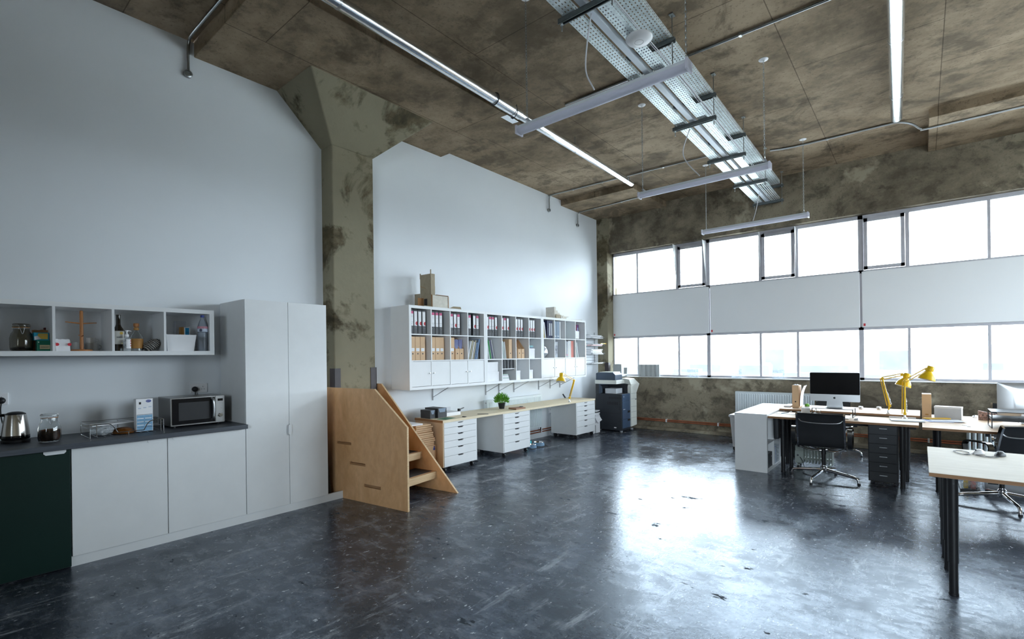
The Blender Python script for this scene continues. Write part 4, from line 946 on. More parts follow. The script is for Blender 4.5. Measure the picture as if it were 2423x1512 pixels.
lidbox('lower one of two stacked white lidded boxes, leftmost bottom box, middle unit', x0+.004, x0+.292, UY+.03, UY+.33, z0, z0+.148, group=G2)
lidbox('upper one of two stacked white lidded boxes, leftmost bottom box, middle unit', x0+.006, x0+.276, UY+.035, UY+.325, z0+.149, z0+.298, group=G2)
x0, x1, z0, z1 = cell(1, 2, 2); lidbox('small white box alone in the third bottom box, middle unit', x0+.004, x0+.130, UY+.03, UY+.20, z0, z0+.148, group=G2)
x0, x1, z0, z1 = cell(1, 3, 2); lidbox('upright white box with a bluish side in the rightmost bottom box, middle unit', x0+.03, x0+.165, UY+.06, UY+.24, z0, z0+.150, group=G2)
bx('carton', x0+.005, x0+.027, UY+.08, UY+.22, z0+.0005, z0+.13, 'label_blue', tag(thing('slim_box', '-', 'box', (x0+.015, UY+.1, z0)), 'slim pale blue carton beside the upright white box on the bottom row', 'box'))
# insert with slats + paper stack
x0, x1, z0, z1 = cell(1, 1, 2)
t = thing('sorter_insert', 'dark slatted sorter filling the upper half of the second bottom box, middle unit', 'sorter', (x0+.16, UY+.15, z0+.18))
bx('tray', x0+.001, x1-.001, UY+.02, UY+.32, z0+.178, z0+.19, 'shelf_white', t)
for i in range(8): bx('slat', x0+.012+.041*i, x0+.020+.041*i, UY+.03, UY+.32, z0+.19, z1-.004, 'dark_grey' if i % 2 else 'mid_grey', t)
bx('backing', x0+.004, x1-.004, UY+.30, UY+.318, z0+.19, z1-.002, 'charcoal', t)
bx('paper_edges', x0+.01, x1-.012, UY+.04, UY+.30, z0+.166, z0+.177, 'charcoal', t)
t = thing('paper_stack', 'stack of white papers and magazines in the second bottom box, middle unit', 'papers', (x0+.1, UY+.15, z0))
random.seed(5)
for i in range(8):
    a = random.uniform(-.006, .006); w_ = .20-.004*i if i < 6 else .17
    bx('magazine', x0+.006+a+.005, x0+w_+a, UY+.035+a, UY+.29, z0+.0006+.0125*i, z0+.0118+.0125*i, ('paper_white', 'paper_white', 'paper_grey', 'mint')[i % 4], t, bevel=.002)

# things on top of the shelves ----------------------------------------
TZ = UZ1+.0005
t = thing('architectural_model', 'brown card building model with a tower on the shelves by the column', 'model', (4.3, 5.2, TZ))
def card(name, m_, *pts, th=(0, .004, 0)):
    bm = bmnew(); prism(bm, pts, th); return obj(name, bm, m_, t)
mdl = 'model_card'
bm = bmnew(); box(bm, 4.43, 4.50, 5.09, 5.315, TZ, TZ+.455); o = obj('tower', bm, mdl, t)
bx('tower_fin', 4.427, 4.433, 5.085, 5.10, TZ+.37, TZ+.51, mdl, t); bx('tower_fin', 4.427, 4.433, 5.30, 5.318, TZ+.40, TZ+.475, mdl, t)
bm = bmnew(); prism(bm, [(4.4285, 5.31, TZ+.305), (4.4285, 5.20, TZ+.265), (4.4285, 5.20, TZ+.258), (4.4285, 5.31, TZ+.298)], (.002, 0, 0)); obj('tower_joint', bm, 'edge_brown', t)
bx('upper_panel', 4.50, 4.514, 5.10, 5.30, TZ+.20, TZ+.29, 'model_white', t); bx('upper_panel', 4.50, 4.505, 5.10, 5.30, TZ+.30, TZ+.44, 'model_white', t)
bx('side_block', 4.445, 4.722, 5.075, 5.30, TZ, TZ+.163, 'model_white', t)
bx('roof_slab', 4.52, 4.715, 5.07, 5.30, TZ+.168, TZ+.174, 'edge_brown', t); bx('end_wall', 4.724, 4.731, 5.07, 5.31, TZ, TZ+.175, 'edge_brown', t); bx('cladding', 4.735, 4.748, 5.075, 5.31, TZ, TZ+.16, 'model_white', t)
# open room to the left of the block
bx('open_room_floor', 4.30, 4.445, 5.08, 5.43, TZ, TZ+.012, mdl, t); bx('open_room_wall', 4.425, 4.432, 5.32, 5.43, TZ+.012, TZ+.20, mdl, t); bx('open_room_back', 4.436, 4.444, 5.08, 5.32, TZ+.012, TZ+.17, 'kraft_dark', t)
bx('doorway', 4.428, 4.436, 5.17, 5.23, TZ+.012, TZ+.12, 'charcoal', t); bx('partition', 4.33, 4.434, 5.245, 5.25, TZ+.012, TZ+.13, 'kraft_dark', t)
bm = bmnew(); prism(bm, [(4.62, 5.075, TZ+.0006), (4.985, 5.075, TZ+.0006), (4.985, 5.09, TZ+.038), (4.87, 5.12, TZ+.04), (4.62, 5.16, TZ+.03)][1:4]+[(4.76, 5.10, TZ+.0006)], (0, .004, 0))
box(bm, 4.755, 4.985, 5.075, 5.26, TZ, TZ+.008); obj('base_flap', bm, mdl, t)
t = thing('building_model', 'pale card building model on a thin base, on the shelves near the copier', 'model', (7.6, 5.2, TZ))
bm = bmnew(); prism(bm, [(7.24, 5.19, TZ), (8.22, 5.045, TZ), (8.36, 5.34, TZ), (7.38, 5.41, TZ)], (0, 0, .008)); obj('base_board', bm, 'model_white', t)
bz = TZ+.0085
bx('tall_block', 7.42, 7.475, 5.145, 5.335, bz, bz+.205, 'model_white', t)
for i, (xa, xb, h) in enumerate(((7.478, 7.53, .185), (7.533, 7.60, .150), (7.603, 7.665, .112), (7.668, 7.74, .075))): bx('stepped_block', xa, xb, 5.19, 5.31, bz, bz+h, 'model_white', t)
bx('low_wall', 7.44, 7.58, 5.12, 5.128, bz, bz+.07, 'model_card', t); bx('low_block', 7.60, 7.70, 5.12, 5.16, bz, bz+.06, 'model_white', t); bx('low_block', 7.75, 7.86, 5.17, 5.28, bz, bz+.045, 'model_white', t); bx('canopy', 7.74, 7.94, 5.165, 5.285, bz+.046, bz+.051, 'model_white', t)
bm = bmnew(); box(bm, 7.632, 7.648, 5.1195, 5.12, bz+.02, bz+.04); obj('window_opening', bm, 'charcoal', t)
# wire rack with papers in the corner ------------------------------------
t = thing('wire_wall_rack', 'black wire wall rack of trays in the corner above the copier', 'rack', (8.98, 5.4, 1.3))
bm = bmnew()
for x in (8.82, 9.34): tube(bm, [(x, YL-.006, 1.32), (x, YL-.006, 2.0)], .004, 6)
TR = (1.33, 1.525, 1.70, 1.86)
for z in TR:
    for i in range(5): tube(bm, [(8.80, YL-.01-.055*i, z), (9.36, YL-.01-.055*i, z)], .0028, 6)
    for x in (8.80, 9.36): tube(bm, [(x, YL-.01, z), (x, 5.19, z), (x, 5.19, z+.03)], .0028, 6)
    tube(bm, [(8.80, 5.19, z+.03), (9.36, 5.19, z+.03)], .0028, 6)
for i in range(11): tube(bm, [(8.78, YL-.008, 1.345+.06*i), (9.38, YL-.008, 1.345+.06*i)], .0025, 5)
for y in (5.33, 5.22): tube(bm, [(9.36, y, 1.33), (9.36, y, 1.95)], .0025, 6)
obj('wire_frame', bm, 'charcoal', t)
random.seed(9)
for k, (z, n, lab, m_) in enumerate(((1.335, 2, 'thin white papers in the lowest tray of the corner wire rack', 'paper_white'), (1.53, 8, 'thick ragged stack of white papers in the second tray of the corner wire rack', 'paper_white'), (1.705, 4, 'papers with a red sheet in the third tray of the corner wire rack', 'paper_white'), (1.865, 6, 'white papers in the top tray of the corner wire rack', 'paper_white'))):
    p = thing('paper_stack', lab, 'papers', (9.05, 5.3, z))
    for i in range(n):
        dz = .0135 if k == 1 else .011
        dx, dy, rz = random.uniform(-.03, .05), random.uniform(-.02, .02), random.uniform(-9, 9)
        m4 = T(9.07+dx, 5.32+dy-.02, 0) @ R('Z', rz*.5)
        mm = 'cover_coral' if (k == 2 and i == 1) else m_
        bx('sheets', -.21, .21, -.075, .075, z+.0035+dz*i, z+.0035+dz*i+dz*.8, mm, p, m4=m4)
t = thing('yellow_tool', 'yellow strip poking out of the third tray of the corner wire rack', 'strip', (9.35, 5.25, 1.72)); bx('strip', 9.26, 9.49, 5.225, 5.25, 1.752, 1.768, 'yellow', t)
# ================================================================== long desk on drawer units
DY = 4.78; DT = .69
def drawer_unit(label, x0, x1, left_mat):
    t = thing('drawer_unit', label, 'drawers', ((x0+x1)/2, 5.05, 0), group='white six-drawer units on castors')
    z0, z1 = .075, .658; y1 = 5.335
    bx('side_panel', x0, x0+.018, DY+.004, y1, z0, z1, left_mat, t); bx('side_panel', x1-.018, x1, DY+.004, y1, z0, z1, 'white_matt', t)
    bx('bottom_panel', x0+.018, x1-.018, DY+.01, y1, z0, z0+.016, 'white_matt', t); bx('back_panel', x0+.018, x1-.018, y1-.008, y1, z0, z1, 'white_matt', t); bx('top_panel', x0+.018, x1-.018, DY+.01, y1, z1-.016, z1, 'white_matt', t)
    H_ = [.135, .11, .088, .088, .088, .064]; z = z0+.004; cx = (x0+x1)/2
    for h in H_:
        d = z+h-.0035
        f = bmnew(); hw, hd = .056, .017
        prism(f, [(x0+.019, DY, z), (x1-.019, DY, z), (x1-.019, DY, d), (cx+hw, DY, d), (cx+hw-.016, DY, d-hd), (cx-hw+.016, DY, d-hd), (cx-hw, DY, d), (x0+.019, DY, d)], (0, .016, 0))
        o = obj('drawer', f, 'white_gloss', t)
        f = bmnew(); prism(f, [(cx+hw, DY+.0165, d), (cx+hw-.016, DY+.0165, d-hd-.001), (cx-hw+.016, DY+.0165, d-hd-.001), (cx-hw, DY+.0165, d)], (0, .004, 0)); q = obj('finger_cutout', f, 'black', o); q['label'] = 'dark finger cut-out'
        z += h
    for xx in (x0+.06, x1-.06):
        for yy in (DY+.05, y1-.05):
            f = bmnew(); cyl(f, (xx-.012, yy, .03), (xx+.012, yy, .03), .03, 18); box(f, xx-.018, xx+.018, yy-.02, yy+.03, .05, z0); obj('castor', f, 'black', t, smooth=40)
    return t
drawer_unit('white drawer unit with a tan left side, beside the stairs', 4.335, 4.97, 'drawer_side')
drawer_unit('white drawer unit in the middle of the long desk, below the plant', 5.535, 6.185, 'white_matt')
drawer_unit('white drawer unit at the far end of the long desk, below the yellow lamp', 7.545, 8.21, 'white_matt')
bm = bmnew(); box(bm, 4.33, 6.19, DY-.005, 5.34, .6585, DT)
t = thing('desktop', 'pale pine desktop over the two drawer units nearest the stairs', 'desktop', (5.26, 5.07, .658), group='pine desktops along the wall')
obj('top', bm, 'pine_top', t, bevel=.002); q = bx('end_edge', 4.326, 4.33, DY-.005, 5.34, .6585, DT, 'edge_brown', t); q['label'] = 'dark brown end edge'
t = thing('desktop', 'pale pine desktop over the far drawer unit, with the yellow lamp clamped on', 'desktop', (7.2, 5.07, .658), group='pine desktops along the wall')
bx('top', 6.191, 8.215, DY-.005, 5.34, .6585, DT, 'pine_top', t, bevel=.002)
Z = DT+.0006
# black boxes
for lab, x0, x1, y0, y1, h in (('black archive box at the end of the long desk, nearer the stairs', 4.362, 4.455, 5.06, 5.26, .112), ('black archive box with a folded lid, right of the other black box', 4.475, 4.63, 5.03, 5.30, .130)):
    t = thing('archive_box', lab, 'box', ((x0+x1)/2, (y0+y1)/2, Z), group='black archive boxes')
    bx('body', x0+.002, x1-.002, y0+.002, y1-.002, Z, Z+h-.004, 'charcoal', t); bx('lid', x0, x1, y0, y1, Z+h-.035, Z+h, 'charcoal', t, bevel=.001)
    bm = bmnew(); cxx = (x0+x1)/2; prism(bm, [(x0+.01, y0-.001, Z+h-.002), (x1-.01, y0-.001, Z+h-.002), (x1-.03, y0-.001, Z+h-.055), (x0+.03, y0-.001, Z+h-.055)], (0, .002, 0)); obj('front_flap', bm, 'cover_steel', t)
t = thing('cutting_mat', 'green cutting mat on the long desk in front of the black boxes', 'mat', (4.5, 4.90, Z)); M('mat_green', (.07, .19, .11), .7, var=.5, vscale=25)
bx('mat', 4.40, 4.62, 4.83, 4.98, Z, Z+.003, 'mat_green', t, m4=T(4.5, 4.9, 0) @ R('Z', 12) @ T(-4.5, -4.9, 0))
t = thing('tape_dispenser', 'white guillotine trimmer with a dark arm, right of the black boxes', 'trimmer', (4.80, 5.13, Z))
bx('bed', 4.66, 4.93, 5.06, 5.30, Z, Z+.05, 'plastic_white', t, bevel=.004); bx('end_block', 4.645, 4.665, 5.06, 5.12, Z, Z+.085, 'dark_grey', t, bevel=.003)
bm = bmnew(); tube(bm, [(4.93, 5.09, Z+.07), (5.06, 5.13, Z+.085)], .008, 8); obj('arm', bm, 'charcoal', t); bx('arm_pivot', 4.915, 4.94, 5.07, 5.11, Z+.02, Z+.085, 'black', t); bx('rear_panel', 4.68, 4.95, 5.29, 5.298, Z+.05, Z+.10, 'paper_grey', t)
bx('phone', 4.76, 4.785, 4.80, 4.86, Z, Z+.008, 'black', tag(thing('phone', '-', 'phone', (4.77, 4.83, Z)), 'small dark phone near the front edge of the long desk', 'phone'))
t = thing('scale_ruler', 'dark ruler lying across the long desk between boxes and plant', 'ruler', (5.15, 4.83, Z)); bm = bmnew(); prism(bm, [(5.10, 4.895, Z), (5.115, 4.90, Z), (5.20, 4.77, Z), (5.185, 4.765, Z)], (0, 0, .006)); obj('ruler', bm, 'charcoal', t)
t = thing('brown_folder', 'brown leather folder lying on the long desk right of the plant', 'folder', (6.0, 4.83, Z)); M('leather', (.33, .16, .085), .5, var=.12)
bm = bmnew(); prism(bm, [(5.905, 4.99, Z), (5.845, 4.70+.085, Z), (6.08, 4.785, Z), (6.17, 4.93, Z)], (0, 0, .020)); obj('cover', bm, 'leather', t, bevel=.003)
t = thing('small_notebook', 'grey notebook on the far corner of the brown leather folder', 'notebook', (6.11, 4.90, Z+.021)); bm = bmnew(); prism(bm, [(6.06, 4.90, Z+.0208), (6.075, 4.86, Z+.0208), (6.13, 4.875, Z+.0208), (6.115, 4.915, Z+.0208)], (0, 0, .007)); obj('cover', bm, 'dark_grey', t)
# plant
t = thing('potted_plant', 'bushy green plant in a black pot on the long desk', 'plant', (5.87, 5.10, Z)); px_, py_ = 5.87, 5.10
bm = bmnew(); lathe(bm, [(0, 0), (.042, 0), (.058, .085), (.060, .092), (.055, .092), (.053, .080), (0, .080)], 28, T(px_, py_, Z)); obj('pot', bm, 'black', t, smooth=40)
M('leaf_green', (.14, .38, .035), .5, var=.55, vscale=30)
bm = bmnew(); random.seed(21)
for i in range(620):
    u_ = random.uniform(-.25, 1); a = random.uniform(0, 2*PI); rr_ = math.sqrt(max(0, 1-u_*u_)); k = random.uniform(.55, 1.05)
    c = Vector((px_+.118*rr_*math.cos(a)*k, py_+.118*rr_*math.sin(a)*k, Z+.125+.115*u_*k))
    dr = (c-Vector((px_, py_, Z+.07))).normalized(); sd = dr.cross(Vector((random.uniform(-1, 1), random.uniform(-1, 1), random.uniform(-1, 1)))).normalized()
    l, wd = random.uniform(.025, .042), random.uniform(.005, .009)
    nrm = dr.cross(sd)*.004
    v = [bm.verts.new(c-dr*l*.5), bm.verts.new(c+sd*wd+nrm), bm.verts.new(c+dr*l*.6), bm.verts.new(c-sd*wd+nrm)]; bm.faces.new(v)
obj('foliage', bm, 'leaf_green', t)
bm = bmnew()
for i in range(24):
    a = random.uniform(0, 2*PI); r_ = random.uniform(.02, .085); tube(bm, [(px_+.2*r_*math.cos(a), py_+.2*r_*math.sin(a), Z+.078), (px_+r_*math.cos(a), py_+r_*math.sin(a), Z+.10+random.uniform(.03, .11))], .0015, 5)
obj('stems', bm, 'leaf_green', t)
bm = bmnew(); tube(bm, [(7.98, 5.30, Z+.006), (7.985, 5.36, Z+.075)], .014, 8); solo('stapler', 'small dark stapler standing at the back of the long desk behind the lamp', 'stapler', bm, 'charcoal', (7.98, 5.33, Z))

# balanced arm lamps ---------------------------------------------------
def lamp(label, clamp, base, elbow, head, tip, loc_label, group='yellow balanced-arm desk lamps', shade_r=.085, edge=None, metal_foot=False):
    """all points world; head = joint at the shade, tip = direction in which the shade opens"""
    clamp, base, elbow, head = map(Vector, (clamp, base, elbow, head)); tip = Vector(tip).normalized()
    t = thing('desk_lamp', label, 'lamp', clamp, group)
    bm = bmnew(); lathe(bm, [(0, 0), (.026, 0), (.026, .008), (.014, .016), (.010, .05), (0, .05)], 20, T(*clamp)); obj('clamp', bm, 'aluminium', t, smooth=40)
    bm = bmnew(); cyl(bm, clamp+Vector((0, 0, .045)), base, .008, 12); cyl(bm, base+Vector((0, -.014, 0)), base+Vector((0, .014, 0)), .017, 16); obj('pivot', bm, 'yellow', t, smooth=40)
    side = (elbow-base).cross(head-elbow); side = side.normalized() if side.length > 1e-4 else Vector((0, 1, 0))
    fwd_ = (head-elbow); fwd_.z = 0; fwd_ = fwd_.normalized()
    bm = bmnew(); cyl(bm, base+side*.009, elbow+side*.009, .0095, 10); cyl(bm, base-side*.009, elbow-side*.009, .0095, 10); cyl(bm, base-fwd_*.026, elbow-fwd_*.022, .0045, 8); obj('lower_arm', bm, 'yellow', t, smooth=40)
    bm = bmnew(); dl = (elbow-base)
    for s in (-1, 1):
        p0 = base+dl*.06+fwd_*.02*1+side*.012*s; p1 = base+dl*.5+fwd_*.012+side*.012*s
        pts = []
        for i in range(60): q = p0.lerp(p1, i/59); a = i*1.5; pts.append(q+side*.005*math.cos(a)+fwd_*.005*math.sin(a))
        tube(bm, pts, .0018, 5)
    obj('springs', bm, 'steel', t, smooth=60)
    bm = bmnew(); cyl(bm, elbow-side*.016, elbow+side*.016, .016, 16); obj('elbow_joint', bm, 'yellow', t, smooth=40)
    up = Vector((0, 0, 1)); bm = bmnew(); da = (head-elbow); nn = da.cross(side).normalized(); nn = nn if nn.z > 0 else -nn
    cyl(bm, elbow+nn*.014, head+nn*.012, .005, 8); cyl(bm, elbow-nn*.014, head-nn*.012, .005, 8); obj('upper_arm', bm, 'yellow', t, smooth=40)
    bm = bmnew(); cyl(bm, head-side*.013, head+side*.013, .018, 16); obj('head_joint', bm, 'yellow', t, smooth=40)
    # shade: profile along -tip
    z = -tip; q = z.to_track_quat('Z', 'Y').to_matrix().to_4x4()
    c = head+da.normalized()*.052-z*.084
    m4 = T(*c) @ q; R_ = shade_r
    bm = bmnew(); lathe(bm, [(R_, -.075), (R_*.99, -.065), (R_*.9, -.035), (R_*.72, -.008), (R_*.48, .012), (R_*.37, .02), (R_*.36, .028), (R_*.42, .032), (R_*.43, .075), (R_*.38, .083), (0, .086)], 36, m4)
    obj('lamp_shade', bm, 'yellow', t, smooth=45)
    bm = bmnew(); lathe(bm, [(R_*.985, -.075), (R_*.96, -.065), (R_*.87, -.036), (R_*.70, -.011), (R_*.46, .009), (0, .012)], 36, m4); s = obj('shade_lining', bm, 'white_enamel', t, smooth=60); s['label'] = 'white inside of the shade'
    bm = bmnew(); lathe(bm, [(0, -.055), (.022, -.045), (.028, -.025), (.02, .0), (.012, .012)], 20, m4); obj('bulb', bm, 'glass', t, smooth=60)
    bm = bmnew(); hp = c+z*.088; tube(bm, [head+nn*.012, head+nn*.05, hp+z*.006, hp+z*.006+side*.03], .0022, 6); obj('switch_wire', bm, 'mid_grey', t)
    return t
lamp('yellow desk lamp clamped to the long desk under the white shelves', (7.36, 4.80, DT), (7.365, 4.80, DT+.075), (7.585, 4.84, 1.062), (7.235, 4.845, 1.190), (-.30, -.1, -1), '')
# under the long desk ----------------------------------------------------
def panel_radiator(label, x0, x1, y, z0, z1, axis='x', n=46, end=True):
    t = thing('radiator', label, 'radiator', ((x0+x1)/2, y, z0) if axis == 'x' else (y, (x0+x1)/2, z0))
    def B_(bm, a, b, c, d, e, f): box(bm, a, b, c, d, e, f) if axis == 'x' else box(bm, c, d, a, b, e, f)
    s = -1
    bm = bmnew(); B_(bm, x0, x1, y-.012, y, z0, z1); B_(bm, x0, x1, y+.055, y+.067, z0, z1); obj('panels', bm, 'radiator_white', t)
    for i in range(n):
        xx = x0+.03+(x1-x0-.06)*(i+.5)/n; w_ = (x1-x0-.06)/n*.31
        bm = bmnew(); P = [(xx-w_, y-.012, z0+.03), (xx-w_*.5, y-.021, z0+.04), (xx+w_*.5, y-.021, z0+.04), (xx+w_, y-.012, z0+.03)]
        Pq = [(a, b, z1-.03-(c-z0-.03)) for a, b, c in P]
        if axis != 'x': P = [(b, a, c) for a, b, c in P]; Pq = [(b, a, c) for a, b, c in Pq]
        v0 = [bm.verts.new(p) for p in P]; v1 = [bm.verts.new(p) for p in Pq]
        for k in range(3): bm.faces.new((v0[k], v0[k+1], v1[k+1], v1[k]))
        bm.faces.new(v0); bm.faces.new(v1); obj('rib', bm, 'radiator_white', t)
    bm = bmnew(); B_(bm, x0-.004, x0, y-.012, y+.067, z0, z1); obj('end_cover', bm, 'radiator_white', t)
    bm = bmnew(); B_(bm, x1, x1+.004, y-.012, y+.067, z0, z1); obj('end_cover', bm, 'radiator_white', t)
    bm = bmnew(); B_(bm, x0, x1, y-.012, y+.067, z1, z1+.006); obj('top_grille', bm, 'radiator_white', t)
    bm = bmnew(); p = (x0-.004, y+.02, z1-.04); e = (x0-.012, y+.02, z1-.04)
    if axis != 'x': p, e = (p[1], p[0], p[2]), (e[1], e[0], e[2])
    cyl(bm, p, e, .012, 12); obj('bleed_plug', bm, 'mid_grey', t)
    return t
panel_radiator('white ribbed radiator on the white wall behind the long desk', 5.82, 7.30, 5.37, .21, .805)
# copper pipes with clips
def pipe(label, pts, r=.011, grp='copper heating pipes'):
    t = thing('copper_pipe', label, 'pipe', pts[0], grp); bm = bmnew(); tube(bm, pts, r, 10); obj('pipe', bm, 'copper', t, smooth=50); return t
for i, z in enumerate((.115, .155)):
    t = pipe('%s copper pipe along the foot of the white wall under the long desk' % ('lower', 'upper')[i], [(6.2, 5.405, z), (8.6, 5.405, z)])
    for x in (7.32, 7.72):
        bm = bmnew(); box(bm, x-.012, x+.012, 5.39, YL, z-.016, z+.016); obj('clip', bm, 'plastic_white', t)
bm = bmnew(); tube(bm, [(7.30, 5.40, .135), (7.30, 5.40, .21)], .011, 10); solo('radiator_valve', 'black-topped copper valve under the radiator at the long desk', 'valve', bm, 'black', (7.30, 5.4, .135))
socket('white single socket on the wall under the long desk', 7.66, .465, wd=.086, hh=.086)
t = thing('plug_in_adapter', 'white adapter with a thin lead in the socket under the long desk', 'adapter', (7.63, 5.41, .46)); bx('body', 7.625, 7.665, 5.395, YL-.0125, .43, .485, 'plastic_white', t, bevel=.006)
bm = bmnew(); tube(bm, catmull([(7.645, 5.40, .43), (7.64, 5.43, .3), (7.64, 5.43, .12), (7.65, 5.425, .01), (7.75, 5.30, .006)]), .003, 6); obj('lead', bm, 'plastic_white', t)
# pet bowls
t = thing('pet_bowl_tray', 'pale blue rubber mat with an upturned corner beside the middle drawer unit', 'mat', (6.6, 5.0, 0)); M('pet_blue', (.16, .27, .40), .5, var=.08); M('turquoise', (.05, .52, .60), .4, var=.05)
bm = bmnew(); prism(bm, [(6.33, 4.86, .0005), (6.70, 4.80, .0005), (6.86, 5.02, .0005), (6.48, 5.14, .0005)], (0, 0, .006)); obj('mat', bm, 'charcoal', t)
def bowl(label, x, y, r, m_, inner=None, h=.055, z=.0068):
    t = thing('pet_bowl', label, 'bowl', (x, y, z)); bm = bmnew(); lathe(bm, [(0, 0), (r*1.15, 0), (r, h), (r*.93, h), (r*.75, .018), (0, .014)], 28, T(x, y, z)); obj('bowl', bm, m_, t, smooth=40)
    if inner: bm = bmnew(); lathe(bm, [(r*1.02, h+.0006), (r*.98, h+.004), (r*.9, h+.002), (r*.72, .0195), (0, .0155)], 28, T(x, y, z)); q = obj('steel_liner', bm, inner, t, smooth=50)
bowl('blue pet bowl with a steel liner on the mat, right one', 6.67, 4.98, .088, 'pet_blue', 'chrome'); bowl('pale blue pet bowl half hidden by the middle drawer unit', 6.43, 4.93, .062, 'pet_blue', 'chrome', z=.0068)
bowl('turquoise pet bowl at the back of the mat', 6.52, 5.09, .058, 'turquoise', h=.085)

# paper stack and white box beside copier
t = thing('paper_box', 'white carton on the floor between far drawer unit and copier', 'box', (8.42, 4.95, 0)); bx('carton', 8.29, 8.53, 4.86, 5.18, .001, .255, 'paper_white', t, bevel=.002)
bx('dark_gap', 8.345, 8.36, 4.8585, 4.86, .01, .16, 'charcoal', t); bx('handle_slot', 8.44, 8.455, 4.8585, 4.86, .18, .23, 'charcoal', t)
t = thing('paper_stack', 'ragged stack of white papers on the carton beside the copier', 'papers', (8.42, 4.95, .256)); random.seed(15)
for i in range(9):
    m4 = T(8.41+random.uniform(-.02, .03), 5.0, 0) @ R('Z', random.uniform(-14, 14)); bx('sheets', -.105, .105, -.14, .14, .2565+.02*i, .2565+.02*i+.016, 'paper_white' if i != 7 else 'charcoal', t, m4=m4)
m4 = T(8.44, 4.86, .30) @ R('X', 62) @ R('Z', 12); bm = bmnew(); box(bm, -.09, .10, -.09, .06, 0, .002, m4); obj('loose_sheet', bm, 'paper_white', t)
bm = bmnew(); tube(bm, catmull([(8.30, 5.2, .006), (8.25, 4.95, .006), (8.5, 4.74, .006), (8.62, 4.80, .006), (8.50, 4.90-.06, .006), (8.2, 4.70, .006), (8.02, 4.66, .006)]), .004, 6); solo('floor_cable', 'thin dark cable looping on the floor beside the copier', 'cable', bm, 'charcoal', (8.3, 4.8, .006))

# copier --------------------------------------------------------------------
cp = thing('photocopier', 'dark blue and cream office photocopier in the corner under the windows', 'photocopier', (9.08, 4.8, 0))
XA, XB, XR, YA, YB = 8.78, 9.125, 9.38, 4.505, 5.09
def K(z): return CAMH-(CAMH-z)*.975
zt = K(.722)
bx('cabinet', XA, XB+.02, YA+.012, YB, .022, zt, 'copier_dark', cp, bevel=.004)
bx('rear_column', XA, XR-.1, YB-.075, YB, zt, K(.92), 'copier_dark', cp); bx('end_column', XB+.02, XR-.09, YA+.05, YB-.075, .1, K(.915), 'copier_dark', cp)
bm = bmnew(); pz = K(.92); prism(bm, [(XA, YB-.15, zt+.02), (XA, YB-.075, zt-.02), (XA, YB-.075, pz), (XA, YA+.12, pz), (XA, YB-.10, pz-.02), (XA, YB-.14, pz-.05)], (.02, 0, 0)); obj('opening_corner', bm, 'copier_blue', cp)
for i, (za, zb) in enumerate(((.575, .718), (.385, .572), (.215, .382), (.03, .212))):
    d = bx('front_drawer' if i > 0 else 'toner_door', XA+.02, XB, YA, YA+.012, K(za), K(zb), 'copier_front', cp, bevel=.002)
    if i > 1: bx('drawer_grip', XB-.11, XB-.005, YA-.003, YA, K(zb)-.05, K(zb)-.012, 'black', d)
    if i == 1: bx('label_strip', XA+.05, XA+.13, YA-.001, YA, K(za)+.02, K(za)+.03, 'plastic_white', d)
    if i == 0:
        bm = bmnew(); prism(bm, [(XA+.075, YA-.001, K(.68)), (XA+.088, YA-.001, K(.657)), (XA+.062, YA-.001, K(.657))], (0, .001, 0)); obj('emblem', bm, 'plastic_white', d)
cw = bmnew(); prism(cw, [(XB+.002, YA-.02, K(.03)), (XR, YA-.02, K(.05)), (XR, YA-.02, K(.72)), (XR+.075, YA-.05, K(.90)), (XR+.03, YA-.045, K(.935)), (XB+.02, YA-.02, K(.90)), (XB+.002, YA-.02, K(.85))], (0, .075, 0)); obj('paper_feeder', cw, 'copier_white', cp, bevel=.004)
for z in (.21, .33, .44, .60, .71): bx('panel_seam', XB+.004, XR-.001, YA-.0208, YA-.02, K(z), K(z)+.003, 'charcoal', cp)
bx('feeder_handle', XR-.075, XR-.01, YA-.022, YA-.02, K(.575), K(.59), 'dark_grey', cp)
pb = bmnew(); prism(pb, [(XB+.0, YA-.02, K(.90)), (XB-.04, YA-.0, K(1.01)), (XR-.05, YA-.0, K(1.015)), (XR+.072, YA-.052, K(.905)), ], (0, .16, .02)); obj('control_panel', pb, 'copier_white', cp, bevel=.004)
bx('output_unit', XA-.012, XB+.07, YA+.115, YB+.01, K(.92), K(1.0), 'copier_white', cp, bevel=.006)
bm = bmnew(); prism(bm, [(XA-.01, YA+.14, K(1.0)), (XA-.01, YB-.01, K(1.0)), (XA-.01, YB-.012, K(1.14)), (XA-.01, YB-.05, K(1.155)), (XA-.01, YA+.19, K(1.155)), (XA-.01, YA+.14, K(1.11))], (.30, 0, 0)); obj('document_feeder', bm, 'copier_blue', cp, bevel=.008)
bx('feeder_lid', XA+.05, XB-.02, YA+.2, YB-.06, K(1.155), K(1.165), 'copier_white', cp, bevel=.003); bm = bmnew(); prism(bm, [(XA+.30, YA+.14, K(1.06)), (XA+.48, YA+.10, K(1.10)), (XA+.48, YA+.34, K(1.10)), (XA+.30, YA+.38, K(1.06))], (0, 0, .012)); obj('feed_tray', bm, 'paper_grey', cp)
bx('finisher_tray', XA+.06, XB-.02, YA+.16, YB-.18, zt, zt+.10, 'paper_grey', cp, bevel=.004)
for j in range(2):
    for i in range(8 if j else 7): bx('vent_slot', XA-.001, XA, YB-.2-.035*i-(.08 if j == 0 else .12), YB-.2-.035*i+.018-(.08 if j == 0 else .12), K(.50 if j == 0 else .62), K(.56 if j == 0 else .66), 'black', cp)
